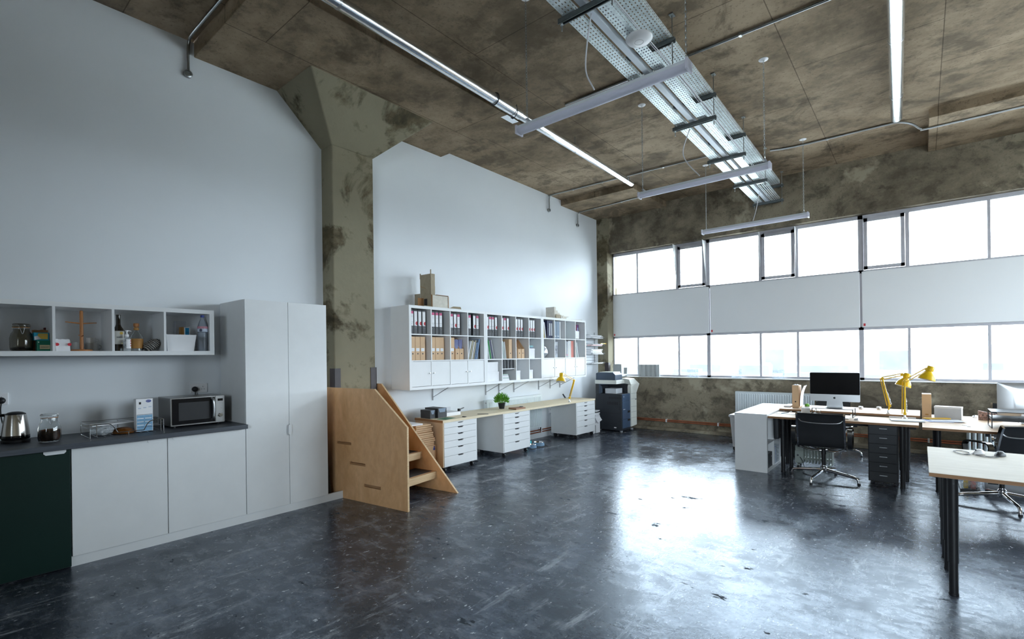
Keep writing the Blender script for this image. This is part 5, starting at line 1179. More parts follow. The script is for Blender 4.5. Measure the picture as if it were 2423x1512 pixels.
bx('panel_seam', XA-.001, XA, YA+.02, YB-.01, K(.33), K(.334), 'black', cp); bx('panel_seam', XA-.001, XA, YA+.055, YA+.06, K(.40), K(.70), 'black', cp); bx('rating_label', XA-.001, XA, YA+.13, YA+.18, K(.03), K(.05), 'paper_white', cp)
for y in (YA+.05, YB-.06):
    for x in (XA+.05, XR-.1): bm = bmnew(); cyl(bm, (x, y, 0), (x, y, .023), .03, 14); obj('foot', bm, 'mid_grey', cp)

# plywood step unit -------------------------------------------------------
SM = T(3.048, 3.884, 0) @ R('Z', 7)
st = thing('plywood_steps', 'birch plywood steps with tall side panels in front of the column', 'steps', (3.048, 3.884, 0))
def sp(name, bm, m_, parent=st, **k): return obj(name, bm, m_, parent, **k)
PT = .024
def slot_panel():
    poly = [(0, 0), (1.30, 0), (1.30, 1.195), (.46, 1.195), (0, .83)]
    holes = [(.826, 1.065, .583, .615), (.605, .854, .379, .410), (.38, .629, .166, .197)]
    loops = [[Vector((a, b, 0)) for a, b in poly]]+[[Vector(p+(0,)) for p in ((a, c), (a, d), (b, d), (b, c))] for a, b, c, d in holes]
    flat = [p for l in loops for p in l]; tri = tessellate_polygon(loops); bm = bmnew()
    A = [bm.verts.new(SM @ Vector((0, p.x, p.y))) for p in flat]; B_ = [bm.verts.new(SM @ Vector((PT, p.x, p.y))) for p in flat]
    for q in tri:
        try: bm.faces.new([A[i] for i in q]); bm.faces.new([B_[i] for i in reversed(q)])
        except ValueError: pass
    i0 = 0
    for l in loops:
        n = len(l)
        for k in range(n): bm.faces.new((A[i0+k], A[i0+(k+1) % n], B_[i0+(k+1) % n], B_[i0+k]))
        i0 += n
    return bm
sp('side_panel', slot_panel(), 'birch_ply')
def edge_strip(bm, x0, x1, pts, t=.0012):
    for (a, b), (c, d) in zip(pts, pts[1:]):
        dv = Vector((0, c-a, d-b)); n = Vector((0, dv.z, -dv.y)).normalized()*t
        P = [Vector((x0, a, b)), Vector((x1, a, b)), Vector((x1, c, d)), Vector((x0, c, d))]
        prism(bm, [SM @ p for p in P], (SM.to_3x3() @ n))
bm = bmnew(); edge_strip(bm, .0005, PT-.0005, [(1.29, 1.1955), (.46, 1.1955), (-.0005, .83), (-.0005, .002)], -.0012); q = sp('panel_edge', bm, 'ply_edge'); q['label'] = 'pale layered plywood edge'
bm = bmnew(); prism(bm, [SM @ Vector((.766, a, b)) for a, b in ((0, 0), (1.30, 0), (1.30, 1.195), (1.196, 1.195))], SM.to_3x3() @ Vector((PT, 0, 0))); sp('side_panel', bm, 'birch_ply')
bm = bmnew(); edge_strip(bm, .7665, .766+PT-.0005, [(1.29, 1.1955), (1.196, 1.1955), (0.0, .0005)], -.0012); q = sp('panel_edge', bm, 'ply_edge'); q['label'] = 'pale layered plywood edge'
for i, (yf, zt_) in enumerate(((.317, .213), (.535, .418), (.757, .623))):
    bm = bmnew(); box(bm, PT, .766, yf, yf+.31, zt_-.02, zt_, SM); tr = sp('tread', bm, 'birch_ply')
    bm = bmnew(); box(bm, PT+.01, .74, yf+.028, yf+.29, zt_, zt_+.003, SM); g = sp('grip_mat', bm, 'charcoal', tr); g['label'] = 'dark grip mat'
    bm = bmnew(); box(bm, PT, .766, yf-.018, yf, zt_-.078, zt_, SM); sp('nosing', bm, 'ply_edge', tr)
    bm = bmnew(); box(bm, PT, .766, yf+.29, yf+.31, zt_-.07, zt_-.02, SM); sp('rear_rail', bm, 'birch_ply', tr)
    sy = ((.38, .629), (.605, .854), (.826, 1.065))[i]; bm = bmnew(); box(bm, .004, PT, sy[0]+.008, sy[1]-.008, zt_-.040, zt_-.018, SM); sp('tenon', bm, 'edge_brown', tr)
bm = bmnew(); box(bm, PT, .766, .98, 1.298, .80, .828, SM); sp('top_tread', bm, 'birch_ply')

# stacks between steps and drawer unit
random.seed(31)
bx('box', 4.02, 4.325, 4.90, 5.22, .001, .37, 'kraft', tag(thing('cardboard_box', '-', 'box', (4.17, 5.05, 0)), 'plain cardboard box on the floor between steps and drawer unit', 'box'))
q = [o for o in COL.objects if o.get('label') == 'plain cardboard box on the floor between steps and drawer unit'][0]
bm = bmnew(); prism(bm, [(4.27, 4.8992, .335), (4.285, 4.8992, .362), (4.30, 4.8992, .335)], (0, .001, 0)); box(bm, 4.268, 4.302, 4.8992, 4.90, .305, .332); obj('printed_mark', bm, 'blue_cap', q)
for i in range(11):
    z = .3715+.0255*i; a, b = random.uniform(-.02, .015), random.uniform(-.02, .02)-.004*i
    t = thing('card_wallet', 'flat cardboard wallet in the stack between steps and drawer unit', 'card', (4.15, 5.03, z), group='stacked flat cardboard wallets')
    bm = bmnew(); box(bm, 4.0+a, 4.30+b, 4.90+random.uniform(-.012, .015), 5.2, z, z+.023); obj('card', bm, 'kraft', t, bevel=.006, seg=3)
t = thing('paper_pad', 'white pad of paper on top of the stacked cardboard wallets', 'paper', (4.02, 5.0, .653)); bx('pad', 3.90, 4.10, 4.90, 5.18, .6535, .672, 'paper_white', t, m4=T(4, 5, 0) @ R('Z', -4) @ T(-4, -5, 0))
# ================================================================== desks by the windows
def leg(parent, x, y, z1, r=.027, z0=0, low=.72):
    bm = bmnew(); zm = z1*(1-low); cyl(bm, (x, y, zm), (x, y, z1), r, 20); cyl(bm, (x, y, .012), (x, y, zm+.004), r*.86, 20); cyl(bm, (x, y, 0), (x, y, .013), r*.95, 20)
    return obj('leg', bm, 'black', parent, smooth=40)
def desk(label, x0, x1, y0, y1, z, legs, top='oak_top', th=.025, frame=True, edge='edge_brown'):
    t = thing('desk', label, 'desk', ((x0+x1)/2, (y0+y1)/2, 0), group='office desks on black legs')
    bx('desktop', x0, x1, y0, y1, z-th, z, top, t, bevel=.0015)
    bx('edge_band', x0-.0012, x0, y0, y1, z-th+.001, z-.001, edge, t)['label'] = 'darker front edge'
    for x, y in legs: leg(t, x, y, z-th)
    xs = [p[0] for p in legs]; ys = [p[1] for p in legs]
    if frame:
        for yy in (min(ys), max(ys)): bx('frame_rail', min(xs), max(xs), yy-.02, yy+.02, z-th-.03, z-th, 'black', t)
        bx('frame_rail', max(xs)-.02, max(xs)+.02, min(ys), max(ys), z-th-.03, z-th, 'black', t)
    return t
# white shelf unit at the desk end
ku = thing('low_shelf_unit', 'low white shelf unit at the end of the wooden desks', 'shelf', (7.57, 1.69, 0))
KX0, KX1, KY0, KY1, KZ = 6.82, 8.33, 1.50, 1.885, .742
bm = bmnew(); box(bm, KX0, KX1, KY0, KY1, KZ-.036, KZ); box(bm, KX0, KX1, KY0, KY1, 0, .036); box(bm, KX0, KX0+.036, KY0, KY1, .036, KZ-.036); box(bm, KX1-.036, KX1, KY0, KY1, .036, KZ-.036); obj('outer_frame', bm, 'shelf_white', ku, bevel=.0012)
kw = (KX1-KX0-.072-.048)/4
for i in range(3): x = KX0+.036+kw*(i+1)+.016*i; bx('divider', x, x+.016, KY0+.002, KY1, .036, KZ-.036, 'shelf_white', ku)
bx('shelf_board', KX0+.036, KX1-.036, KY0+.003, KY1, .358, .374, 'shelf_white', ku); bx('back_panel', KX0+.036, KX1-.036, KY1-.012, KY1-.006, .036, KZ-.036, 'dark_grey', ku)
bx('file', KX0+.05, KX0+.075, KY0+.03, KY0+.27, .0365, .31, 'mint', tag(thing('folder', '-', 'folder', (KX0+.06, 1.6, .037)), 'pale cyan folder in the lower near box of the low shelf unit', 'folder'))
bx('file', KX0+.08, KX0+.10, KY0+.03, KY0+.27, .0365, .29, 'cover_white', tag(thing('folder', '-', 'folder', (KX0+.09, 1.6, .037)), 'white folder beside the cyan folder in the low shelf unit', 'folder'))
t = thing('printer_tray', 'black tray at the top of the lower near box of the low shelf unit', 'tray', (KX0+.2, 1.7, .3)); bx('tray', KX0+.11, KX0+.36, KY0+.02, KY0+.34, .0365, .22, 'charcoal', t); bx('label', KX0+.30, KX0+.32, KY0+.018, KY0+.02, .16, .17, 'paper_white', t)
t = thing('plastic_box', 'clear plastic box of papers in the second lower box of the low shelf unit', 'box', (7.38, 1.65, .037)); bx('box', 7.24, 7.52, KY0+.01, KY0+.33, .0365, .27, 'clear_plastic', t)
for i in range(6): bx('papers', 7.26+.042*i, 7.285+.042*i, KY0+.03, KY0+.31, .04, .24+.008*(i % 3), ('paper_white', 'paper_blue', 'paper_grey')[i % 3], t)
t = thing('hanging_bag', 'black bag hanging behind the front leg of the wooden desk', 'bag', (7.30, 1.45, .40))
bm = bmnew(); prism(bm, [(7.06, 1.42, .69), (7.40, 1.42, .69), (7.44, 1.42, .55), (7.50, 1.42, .43), (7.46, 1.42, .385), (7.08, 1.42, .40)], (0, .06, 0)); obj('bag', bm, 'charcoal', t, bevel=.02, seg=3)
t = thing('white_bin', 'white lidded bin on castors half hidden behind the low shelf unit', 'bin', (7.95, 2.14, 0))
bm = bmnew(); prism(bm, [(8.1, 2.10, .06), (8.1, 2.27, .06), (8.1, 2.31, .52), (8.1, 2.06, .52)], (.34, 0, 0)); obj('body', bm, 'plastic_white', t, bevel=.01); bx('lid', 8.08, 8.46, 2.04, 2.325, .52, .56, 'plastic_white', t, bevel=.012)
for x in (8.15, 8.40):
    for y in (2.12, 2.25): bm = bmnew(); cyl(bm, (x-.01, y, .03), (x+.01, y, .03), .03, 14); box(bm, x-.012, x+.012, y-.012, y+.012, .03, .061); obj('castor', bm, 'black', t)

D1, D2, D3 = .725, .757, .725
desk('wooden desk nearest the low shelf unit, with the monitor stand', 6.80, 7.43, .022, 1.485, D1, [(7.02, 1.36), (7.36, 1.33), (6.95, .165), (7.36, .14)])
desk('slightly higher wooden desk behind the monitor, under the two yellow lamps', 7.49, 8.20, .012, 1.492, D2, [(7.60, 1.42), (8.1, 1.42), (7.58, .14), (8.1, .14)])
desk('long wooden desk at the right holding the white carton and the second monitor', 6.66, 8.05, -2.0, -.006, D3, [(7.0, -.135), (7.9, -.13), (7.0, -1.86), (7.9, -1.86)])
bx('tray', 7.43, 7.485, .05, 1.40, .60, .69, 'charcoal', tag(thing('cable_tray', '-', 'tray', (7.46, .7, .6)), 'dark cable tray in the gap between the two rows of wooden desks', 'tray'))
bx('bar', 7.435, 7.48, .05, .30, .7255, .737, 'plastic_white', tag(thing('extension_bar', '-', 'power strip', (7.46, .2, .725)), 'white power strip in the gap behind the yellow lamps', 'power strip'))
ET = 0
# foreground desk
FD = .75
fd = desk('pale bare desk in the right foreground with two computer mice', 4.075, 5.18, -1.75, -.033, FD, [(4.10, -.145), (4.56, -.135), (4.80, -.13), (5.15, -.13), (4.10, -1.6), (5.15, -1.6)], top='pale_top', th=.024, frame=False)
for yy in (-.14, -1.6): bx('frame_rail', 4.11, 5.14, yy-.012, yy+.02, FD-.052, FD-.0245, 'black', fd)
bx('frame_rail', 4.60, 4.64, -1.6, -.12, FD-.052, FD-.0245, 'black', fd)
def mouse(label, x, y, z, rz, mat, l=.115, w_=.06, h=.034, group=None, cable=None):
    t = thing('computer_mouse', label, 'mouse', (x, y, z), group)
    bm = bmnew(); bmesh.ops.create_icosphere(bm, subdivisions=4, radius=1); m4 = T(x, y, z) @ R('Z', rz)
    for v in bm.verts:
        p = v.co.copy(); sx = (abs(p.x)**1.25)*(1 if p.x > 0 else -1); zz = max(p.z, 0)
        v.co = m4 @ Vector((sx*l/2, p.y*w_/2*(1-.12*p.x), .0005+zz*h*(1-.18*p.x)))
    obj('shell', bm, mat, t, smooth=60)
    bm = bmnew(); cyl(bm, m4 @ Vector((l*.24, -.004, h*.85)), m4 @ Vector((l*.24, .004, h*.85)), .006, 12); obj('scroll_wheel', bm, 'dark_grey', t)
    if cable: bm = bmnew(); tube(bm, catmull(cable, 8), .0022, 6); obj('cable', bm, 'charcoal', t, smooth=60)
    return t
z = FD+.0006
mouse('white computer mouse with a tangled cable on the pale foreground desk', 5.02, -.322, z, 150, 'plastic_white', cable=[(4.97, -.295, z+.006), (4.90, -.25, z+.004), (4.97, -.20, z+.004), (5.07, -.20, z+.004), (5.06, -.25, z+.004), (4.95, -.27, z+.004), (4.92, -.22, z+.004), (5.03, -.185, z+.005), (5.08, -.23, z+.004), (5.0, -.27, z+.006)])
mouse('black computer mouse with a cable on the pale foreground desk', 5.0, -.435, z, 160, 'charcoal', cable=[(4.95, -.42, z+.006), (4.90, -.37, z+.004), (4.94, -.33, z+.004), (4.93, -.30, z+.004), (4.88, -.33, z+.004), (4.87, -.39, z+.004), (4.90, -.42, z+.005)])

# monitors ---------------------------------------------------------------
def imac(label, x, y, z, rz, group):
    """screen faces local -x; stands on z"""
    t = thing('desktop_computer', label, 'computer', (0, 0, 0), group); w_, h0, h1, ch = .264, .072, .435, .088
    def rr(y0, y1, z0, z1, r, x_, n=5):
        out = []
        for cy, cz, a0 in ((y1-r, z1-r, 0), (y0+r, z1-r, 90), (y0+r, z0+r, 180), (y1-r, z0+r, 270)):
            for i in range(n+1): a = math.radians(a0+90*i/n); out.append((x_, cy+r*math.cos(a), cz+r*math.sin(a)))
        return out
    bm = bmnew(); prism(bm, rr(-w_, w_, h0, h1, .012, 0), (.006, 0, 0))
    P0 = rr(-w_, w_, h0, h1, .012, .006); P1 = rr(-w_*.55, w_*.55, h0+.06, h1-.06, .05, .034)
    a = [bm.verts.new(p) for p in P0]; b = [bm.verts.new(p) for p in P1]; n = len(a)
    for i in range(n): bm.faces.new((a[i], a[(i+1) % n], b[(i+1) % n], b[i]))
    bm.faces.new(b); obj('housing', bm, 'aluminium', t, smooth=30)
    bm = bmnew(); P = rr(-w_+.0015, w_-.0015, h0+ch, h1-.0015, .010, -.0018); P = [(p[0], p[1], max(p[2], h0+ch)) for p in P]; prism(bm, P, (.0017, 0, 0)); s = obj('screen', bm, 'black_gloss', t); s['label'] = 'switched-off black glass screen'
    # fruit-shaped emblem on the chin
    cz = h0+ch*.5; pts = []
    for i in range(28):
        a_ = 2*PI*i/28; r = .0135*(1+.06*math.cos(2*a_)-.10*max(0, math.cos(a_-PI/2))**6-.05*max(0, math.cos(a_+PI/2))**8)
        yy, zz = r*math.cos(a_)*.92, r*math.sin(a_)
        d = math.hypot(yy+.0165, zz-.001)
        if d < .0075: k = .0075/max(d, 1e-4); yy, zz = -.0165+(yy+.0165)*k, .001+(zz-.001)*k
        pts.append((-.0012, yy, cz+zz))
    bm = bmnew(); prism(bm, pts, (.0014, 0, 0)); prism(bm, [(-.0012, .000, cz+.0145), (-.0012, -.007, cz+.021), (-.0012, -.0055, cz+.0155)], (.0014, 0, 0)); e = obj('emblem', bm, 'black', t); e['label'] = 'dark apple-shaped emblem'
    bm = bmnew(); prism(bm, [(.012, -.088, 0), (.012, .088, 0), (.012, .080, .10), (.012, -.080, .10)], (.006, 0, 0)); prism(bm, [(-.10, -.09, 0), (-.10, .09, 0), (.07, .09, 0), (.07, -.09, 0)], (0, 0, .006)); obj('stand', bm, 'aluminium', t, bevel=.002)
    t.location = (x, y, z); t.rotation_euler = (0, 0, math.radians(rz)); return t
def mstand(label, x0, x1, y0, y1, z0, z1, extra=None):
    t = thing('monitor_stand', label, 'stand', ((x0+x1)/2, (y0+y1)/2, z0), group='dark metal monitor stands')
    bx('platform', x0, x1, y0, y1, z1-.006, z1, 'charcoal', t, bevel=.001)
    for y in (y0, y1-.008):
        bx('side_frame', x0, x1, y, y+.008, z0, z0+.008, 'charcoal', t); bx('side_frame', x0, x0+.012, y, y+.008, z0, z1, 'charcoal', t); bx('side_frame', x1-.012, x1, y, y+.008, z0, z1, 'charcoal', t)
    if extra: bx('lower_shelf', x0+.01, x1, y0+.008, y1-.008, extra, extra+.028, 'charcoal', t)
    return t
mstand('dark monitor stand under the switched-off monitor', 7.12, 7.42, .628, 1.055, D1+.0005, .826)
imac('switched-off desktop computer on a dark stand, black screen facing the room', 7.335, .838, .8265, 2, 'desktop computers')
mstand('two-level dark monitor stand at the right edge of the photo', 6.93, 7.30, -1.02, -.545, D3+.0005, .895, extra=.80)
imac('desktop computer seen from its silver back at the right edge of the photo', 7.58, -.905, D3+.0006, 182, 'desktop computers')
mouse('small white mouse beside the dark monitor stand', 6.93, .575, D1+.0006, 195, 'plastic_white', l=.11, w_=.055, h=.022, group='small white mice on the wooden desks')
mouse('small white mouse behind the two-level stand, near the patterned folder', 7.98, -.49, D3+.0006, 160, 'plastic_white', l=.115, w_=.06, h=.024, group='small white mice on the wooden desks')
bx('keys', 6.98, 7.08, .66, .95, D1+.0006, D1+.012, 'aluminium', tag(thing('keyboard', '-', 'keyboard', (7.03, .8, D1)), 'slim silver keyboard in front of the dark monitor stand', 'keyboard'), bevel=.002)
# lamps
def lampB(*a, **k): return lamp(*a, **k)
lamp('yellow desk lamp with its arm stretched right, shade highest, by the carton', (7.37, .150, D1), (7.37, .149, .785), (7.36, .147, 1.165), (7.36, -.050, 1.310), (-.12, .30, -1), '', shade_r=.081)
lamp('yellow desk lamp leaning left with its shade low, behind the other window lamp', (7.53, .308, D2), (7.53, .296, .858), (7.5, .362, 1.190), (7.5, .172, 1.240), (-.15, .30, -1), '', shade_r=.078)
# files on the desks
dup(PROTO['mf_full'], (7.70, 1.332, D2+.0006), math.radians(-90), 'tan card magazine file full of papers, standing on the desk near the low shelf unit', 'card magazine files on the shelves').name = 'magazine_file'
o = [q for q in COL.objects if str(q.get('label', '')).startswith('tan card magazine file full of papers')][0]
for c in list(o.children):
    if c.name.startswith('spine_label'):
        for g_ in list(c.children): bpy.data.objects.remove(g_)
        bpy.data.objects.remove(c)
bm = bmnew(); y_ = 1.298
for i in range(5): prism(bm, [(7.71, 1.30+.012*i, D2+.005), (7.94, 1.30+.012*i, D2+.005), (7.94, 1.30+.012*i, D2+.30), (7.71, 1.30+.012*i, D2+.322+.006*(i % 2))], (0, .004, 0))
t = thing('paper_sheaf', 'white papers standing in the tan file on the desk near the low shelf unit', 'papers', (7.8, 1.33, D2)); obj('sheets', bm, 'paper_white', t)
bm = bmnew(); P = []
for i in range(9): k = i/8; P.append((1.283-.002-.05*k*k*k, D2+.02+.285*k))
vs = [[bm.verts.new((x, a, b)) for a, b in P] for x in (7.71, 7.93)]
ve = [[bm.verts.new((x, a-.003, b)) for a, b in P] for x in (7.71, 7.93)]
for i in range(8): bm.faces.new((vs[0][i], vs[1][i], vs[1][i+1], vs[0][i+1])); bm.faces.new((ve[0][i], ve[0][i+1], ve[1][i+1], ve[1][i]))
obj('curled_sheet', bm, 'paper_white', t)
t = thing('magazine_file', 'plain tan card file standing on the desk beside the yellow lamps', 'magazine file', (7.6, -.048, D3))
bx('card_body', 7.60, 7.80, -.092, -.006, D3+.0006, D3+.282, 'kraft', t, bevel=.002); bx('label', 7.599, 7.60, -.065, -.035, D3+.035, D3+.05, 'tan_label', t)
t = thing('white_carton', 'white carton with a grey front on the long desk at the right', 'box', (7.62, -.235, D3))
bx('body', 7.575, 7.69, -.355, -.118, D3+.0006, D3+.137, 'paper_grey', t, m4=T(7.6, -.235, 0) @ R('Z', -9) @ T(-7.6, .235, 0)); bx('lid', 7.572, 7.693, -.357, -.116, D3+.125, D3+.145, 'paper_white', t, m4=T(7.6, -.235, 0) @ R('Z', -9) @ T(-7.6, .235, 0))
random.seed(41)
for i, (x, y, rz, lab) in enumerate(((7.30, -.11, 12, 'lowest sheet of the papers in front of the white carton'), (7.33, -.17, 24, 'blue-tinted sheet among the papers in front of the white carton'), (7.36, -.21, 18, 'topmost sheet of the papers in front of the white carton'), (7.18, .13, 8, 'papers and a book lying under the foot of the front yellow lamp'))):
    t = thing('paper_sheet', lab, 'paper', (x, y, D1), group='loose papers on the wooden desks')
    bm = bmnew(); box(bm, -.105, .105, -.148, .148, D1+.0006+.0035*min(i, 2)*(i < 3), D1+.004+.0035*min(i, 2)*(i < 3)+(.008 if i == 3 else 0), T(x, y, 0) @ R('Z', rz)); obj('sheet', bm, ('paper_white', 'paper_blue', 'paper_grey', 'paper_grey')[i], t)
M('ochre', (.62, .36, .04), .6, var=.1)
t = thing('ochre_pouch', 'ochre folded pouch lying on the papers in front of the white carton', 'pouch', (7.42, -.16, D1+.012)); bm = bmnew(); box(bm, -.03, .04, -.13, .12, D1+.0125, D1+.026, T(7.43, -.13, 0) @ R('Z', 28)); obj('pouch', bm, 'ochre', t, bevel=.004)
M('floral', (.45, .30, .26), .7, var=1.1, vscale=55)
t = thing('patterned_folder', 'pink and black patterned folder behind the two-level monitor stand', 'folder', (7.7, -.6, D3)); bm = bmnew(); prism(bm, [(7.72, -.50, D3+.0006), (7.72, -.50, D3+.105), (7.72, -.70, D3+.06), (7.72, -.70, D3+.0006)], (.03, 0, 0)); obj('folder', bm, 'floral', t)
bm = bmnew(); tube(bm, catmull([(7.05, -.33, D3+.004), (7.0, -.37, D3+.004), (6.95, -.36, D3+.004), (6.93, -.39, D3+.004)]), .0015, 5); solo('hex_key', 'thin steel hex key lying on the long desk near the two-level stand', 'hex key', bm, 'steel', (7, -.36, D3))
m_ = mug('mug', 'pale mug on the wooden desk beside the black chair back', 7.24, 1.14, D1+.0006, r=.050, h=.085, mat='ceramic_white', ang=-1.2)
t = thing('small_cactus', 'small green plant in a glass beside the tan file on the desk', 'plant', (7.62, 1.18, D2)); bm = bmnew(); lathe(bm, [(0, 0), (.025, 0), (.03, .035), (.026, .035), (0, .02)], 20, T(7.62, 1.18, D2+.0006)); obj('pot', bm, 'ceramic_white', t, smooth=40)
bm = bmnew(); bmesh.ops.create_icosphere(bm, subdivisions=3, radius=.03, matrix=T(7.62, 1.18, D2+.045)); 
for v in bm.verts: v.co += (v.co-Vector((7.62, 1.18, D2+.045)))*.25*noise.noise(v.co*90)
obj('foliage', bm, 'leaf_green', t, smooth=60)
t = thing('glass_tumbler', 'glass tumbler on the desk at the end of the dark monitor stand', 'glass', (7.09, 1.0, D1)); bm = bmnew(); lathe(bm, [(0, 0), (.03, 0), (.034, .08), (.031, .08), (.028, .008), (0, .008)], 24, T(7.085, .985, D1+.0006)); obj('glass', bm, 'glass', t, smooth=40)
for i, (x, y) in enumerate(((8.0, .62), (8.05, .43))):
    t = thing('headphone_puck', ('white round gadget on the rear desk behind the monitor stand, left one', 'white round gadget on the rear desk near the leaning lamp, right one')[i], 'gadget', (x, y, D2)); bm = bmnew(); lathe(bm, [(0, 0), (.02, .0), (.03, .018), (.024, .034), (0, .038)], 20, T(x, y, D2+.0006)); obj('body', bm, 'plastic_white', t, smooth=50); bm = bmnew(); cyl(bm, (x-.031, y, D2+.018), (x-.028, y, D2+.018), .008, 10); obj('face', bm, 'mid_grey', t)
t = thing('paper_sheet', 'white notes at the left end of the wooden desk beside the low shelf unit', 'paper', (7.2, 1.38, D1), group='loose papers on the wooden desks'); bx('sheet', 7.12, 7.33, 1.25, 1.47, D1+.0006, D1+.003, 'paper_white', t)
bm = bmnew(); cyl(bm, (7.17, 1.40, D1+.007), (7.28, 1.34, D1+.007), .004, 8); solo('pen', 'dark pen lying on the white notes beside the low shelf unit', 'pen', bm, 'navy', (7.2, 1.37, D1+.004))
t = thing('white_box_file', 'flat pile of white papers on the rear desk behind the tan file', 'papers', (7.9, 1.42, D2)); bx('papers', 7.74, 8.05, 1.40, 1.485, D2+.0006, D2+.02, 'paper_white', t)

# black drawer tower ------------------------------------------------------
t = thing('drawer_tower', 'black metal six-drawer tower on castors under the wooden desks', 'drawers', (7.15, .34, 0))
bx('case', 6.957, 7.32, .205, .475, .04, .69, 'black', t, bevel=.003)
for i in range(6):
    d = bx('drawer', 6.945, 6.957, .215, .466, .05+.106*i, .05+.106*i+.101, 'charcoal', t, bevel=.0015)
    bx('handle', 6.930, 6.945, .30, .37, .05+.106*i+.062, .05+.106*i+.068, 'steel', d)
for x in (6.99, 7.28):
    for y in (.235, .445): bm = bmnew(); cyl(bm, (x, y-.008, .02), (x, y+.008, .02), .02, 14); box(bm, x-.008, x+.008, y-.008, y+.008, .02, .041); obj('castor', bm, 'black', t)
# chairs --------------------------------------------------------------------
M('arm_metal', (.30, .29, .28), .16, metal=1, var=.05)
def chair():
    """faces local +x; origin on floor under the column"""
    t = thing('office_chair', 'black mesh-backed office chair with chrome base at the wooden desks', 'chair', (0, 0, 0), group='black office chairs with chrome bases')
    for k in range(4):
        a = math.radians(75+90*k); c, s = math.cos(a), math.sin(a)
        bm = bmnew(); tube(bm, catmull([(.03*c, .03*s, .115), (.15*c, .15*s, .098), (.30*c, .30*s, .078), (.345*c, .345*s, .060), (.36*c, .36*s, .012)], 5), [.021]+[.019]*5+[.017]*5+[.015]*5+[.014]*4+[.012], 12); l = obj('leg', bm, 'chrome', t, smooth=50)
        bm = bmnew(); cyl(bm, (.36*c, .36*s, 0), (.36*c, .36*s, .016), .017, 14); obj('glide', bm, 'black', l, smooth=40)
    bm = bmnew(); lathe(bm, [(0, .085), (.03, .085), (.034, .10), (.034, .15), (.024, .16), (.024, .17)], 24); obj('hub', bm, 'chrome', t, smooth=40)
    bm = bmnew(); cyl(bm, (0, 0, .165), (0, 0, .30), .02, 20); cyl(bm, (0, 0, .30), (0, 0, .36), .026, 20); obj('gas_column', bm, 'black', t, smooth=40)
    bm = bmnew(); tube(bm, catmull([(-.10, -.235, .395), (-.05, -.15, .352), (0, 0, .342), (-.05, .15, .352), (-.10, .235, .395)], 6), .013, 10); tube(bm, catmull([(.13, -.235, .42), (.06, -.15, .368), (0, 0, .355), (.06, .15, .368), (.13, .235, .42)], 6), .013, 10); obj('seat_spider', bm, 'chrome', t, smooth=50)
    prof = [(.235, .40), (.20, .428), (.10, .425), (-.05, .412), (-.17, .405), (-.225, .43), (-.255, .50), (-.282, .60), (-.312, .70), (-.345, .79), (-.362, .815)]
    PP = catmull([(a, 0, b) for a, b in prof], 5)
    for s in (-1, 1):
        bm = bmnew(); pts = [Vector((p.x, s*.232, p.z)) for p in PP]; n = len(pts); rings = []
        for i, p in enumerate(pts):
            tg = (pts[min(i+1, n-1)]-pts[max(i-1, 0)]).normalized(); nn = tg.cross(Vector((0, 1, 0)))
            rings.append([bm.verts.new(p+nn*a+Vector((0, b, 0))) for a, b in ((-.019, -.009), (.019, -.009), (.019, .009), (-.019, .009))])
        for A, B_ in zip(rings, rings[1:]):
            for k in range(4): bm.faces.new((A[k], A[(k+1) % 4], B_[(k+1) % 4], B_[k]))
        bm.faces.new(rings[0]); bm.faces.new(list(reversed(rings[-1]))); obj('side_rail', bm, 'chrome', t, smooth=35)
        # looped arm rest
        lp = [Vector((x_, s*.276, z_)) for x_, z_ in ((-.285, .60), (-.275, .628), (-.25, .642), (-.15, .642), (0, .632), (.04, .618), (.06, .59), (.055, .54), (.02, .46), (-.01, .43), (-.05, .415), (-.15, .41), (-.21, .418), (-.245, .45), (-.262, .50), (-.275, .55))]
        bm = bmnew(); rings = []; n = len(lp)
        for i, p in enumerate(lp):
            tg = (lp[(i+1) % n]-lp[i-1]).normalized(); nn = tg.cross(Vector((0, 1, 0))).normalized()
            rings.append([bm.verts.new(p+nn*a+Vector((0, b, 0))) for a, b in ((-.008, -.022), (.008, -.022), (.008, .022), (-.008, .022))])
        for i in range(n):
            A, B_ = rings[i], rings[(i+1) % n]
            for k in range(4): bm.faces.new((A[k], A[(k+1) % 4], B_[(k+1) % 4], B_[k]))
        obj('armrest', bm, 'arm_metal', t, smooth=35)
    def sling(name, pts, m_, th=.006, nseg=10, ht=.226):
        bm = bmnew(); G = []
        for p in pts: G.append([(bm.verts.new((p.x-.010*(1-(2*k/nseg-1)**2)*.6, (2*k/nseg-1)*ht, p.z)), bm.verts.new((p.x-.010*(1-(2*k/nseg-1)**2)*.6+th, (2*k/nseg-1)*ht, p.z+th*.6))) for k in range(nseg+1)])
        for A, B_ in zip(G, G[1:]):
            for k in range(nseg): bm.faces.new((A[k][0], A[k+1][0], B_[k+1][0], B_[k][0])); bm.faces.new((A[k][1], B_[k][1], B_[k+1][1], A[k+1][1]))
        for R_ in (G[0], G[-1]):
            for k in range(nseg): bm.faces.new((R_[k][0], R_[k+1][0], R_[k+1][1], R_[k][1]))
        for k in (0, nseg):
            for A, B_ in zip(G, G[1:]): bm.faces.new((A[k][0], B_[k][0], B_[k][1], A[k][1]))
        return obj(name, bm, m_, t, smooth=50)
    sling('seat', PP[:24], 'binder_black'); sling('backrest', PP[24:], 'binder_black')
    bm = bmnew(); tube(bm, catmull([(-.325, -.215, .745), (-.338, -.17, .715), (-.342, 0, .705), (-.338, .17, .715), (-.325, .215, .745)], 6), .007, 8); obj('back_spreader', bm, 'steel', t, smooth=50)
    return t
c0 = chair(); c0.location = (6.905, .905, 0); c0.rotation_euler = (0, 0, math.radians(2)); c0['label'] = 'black office chair with its back to the room, in front of the switched-off monitor'
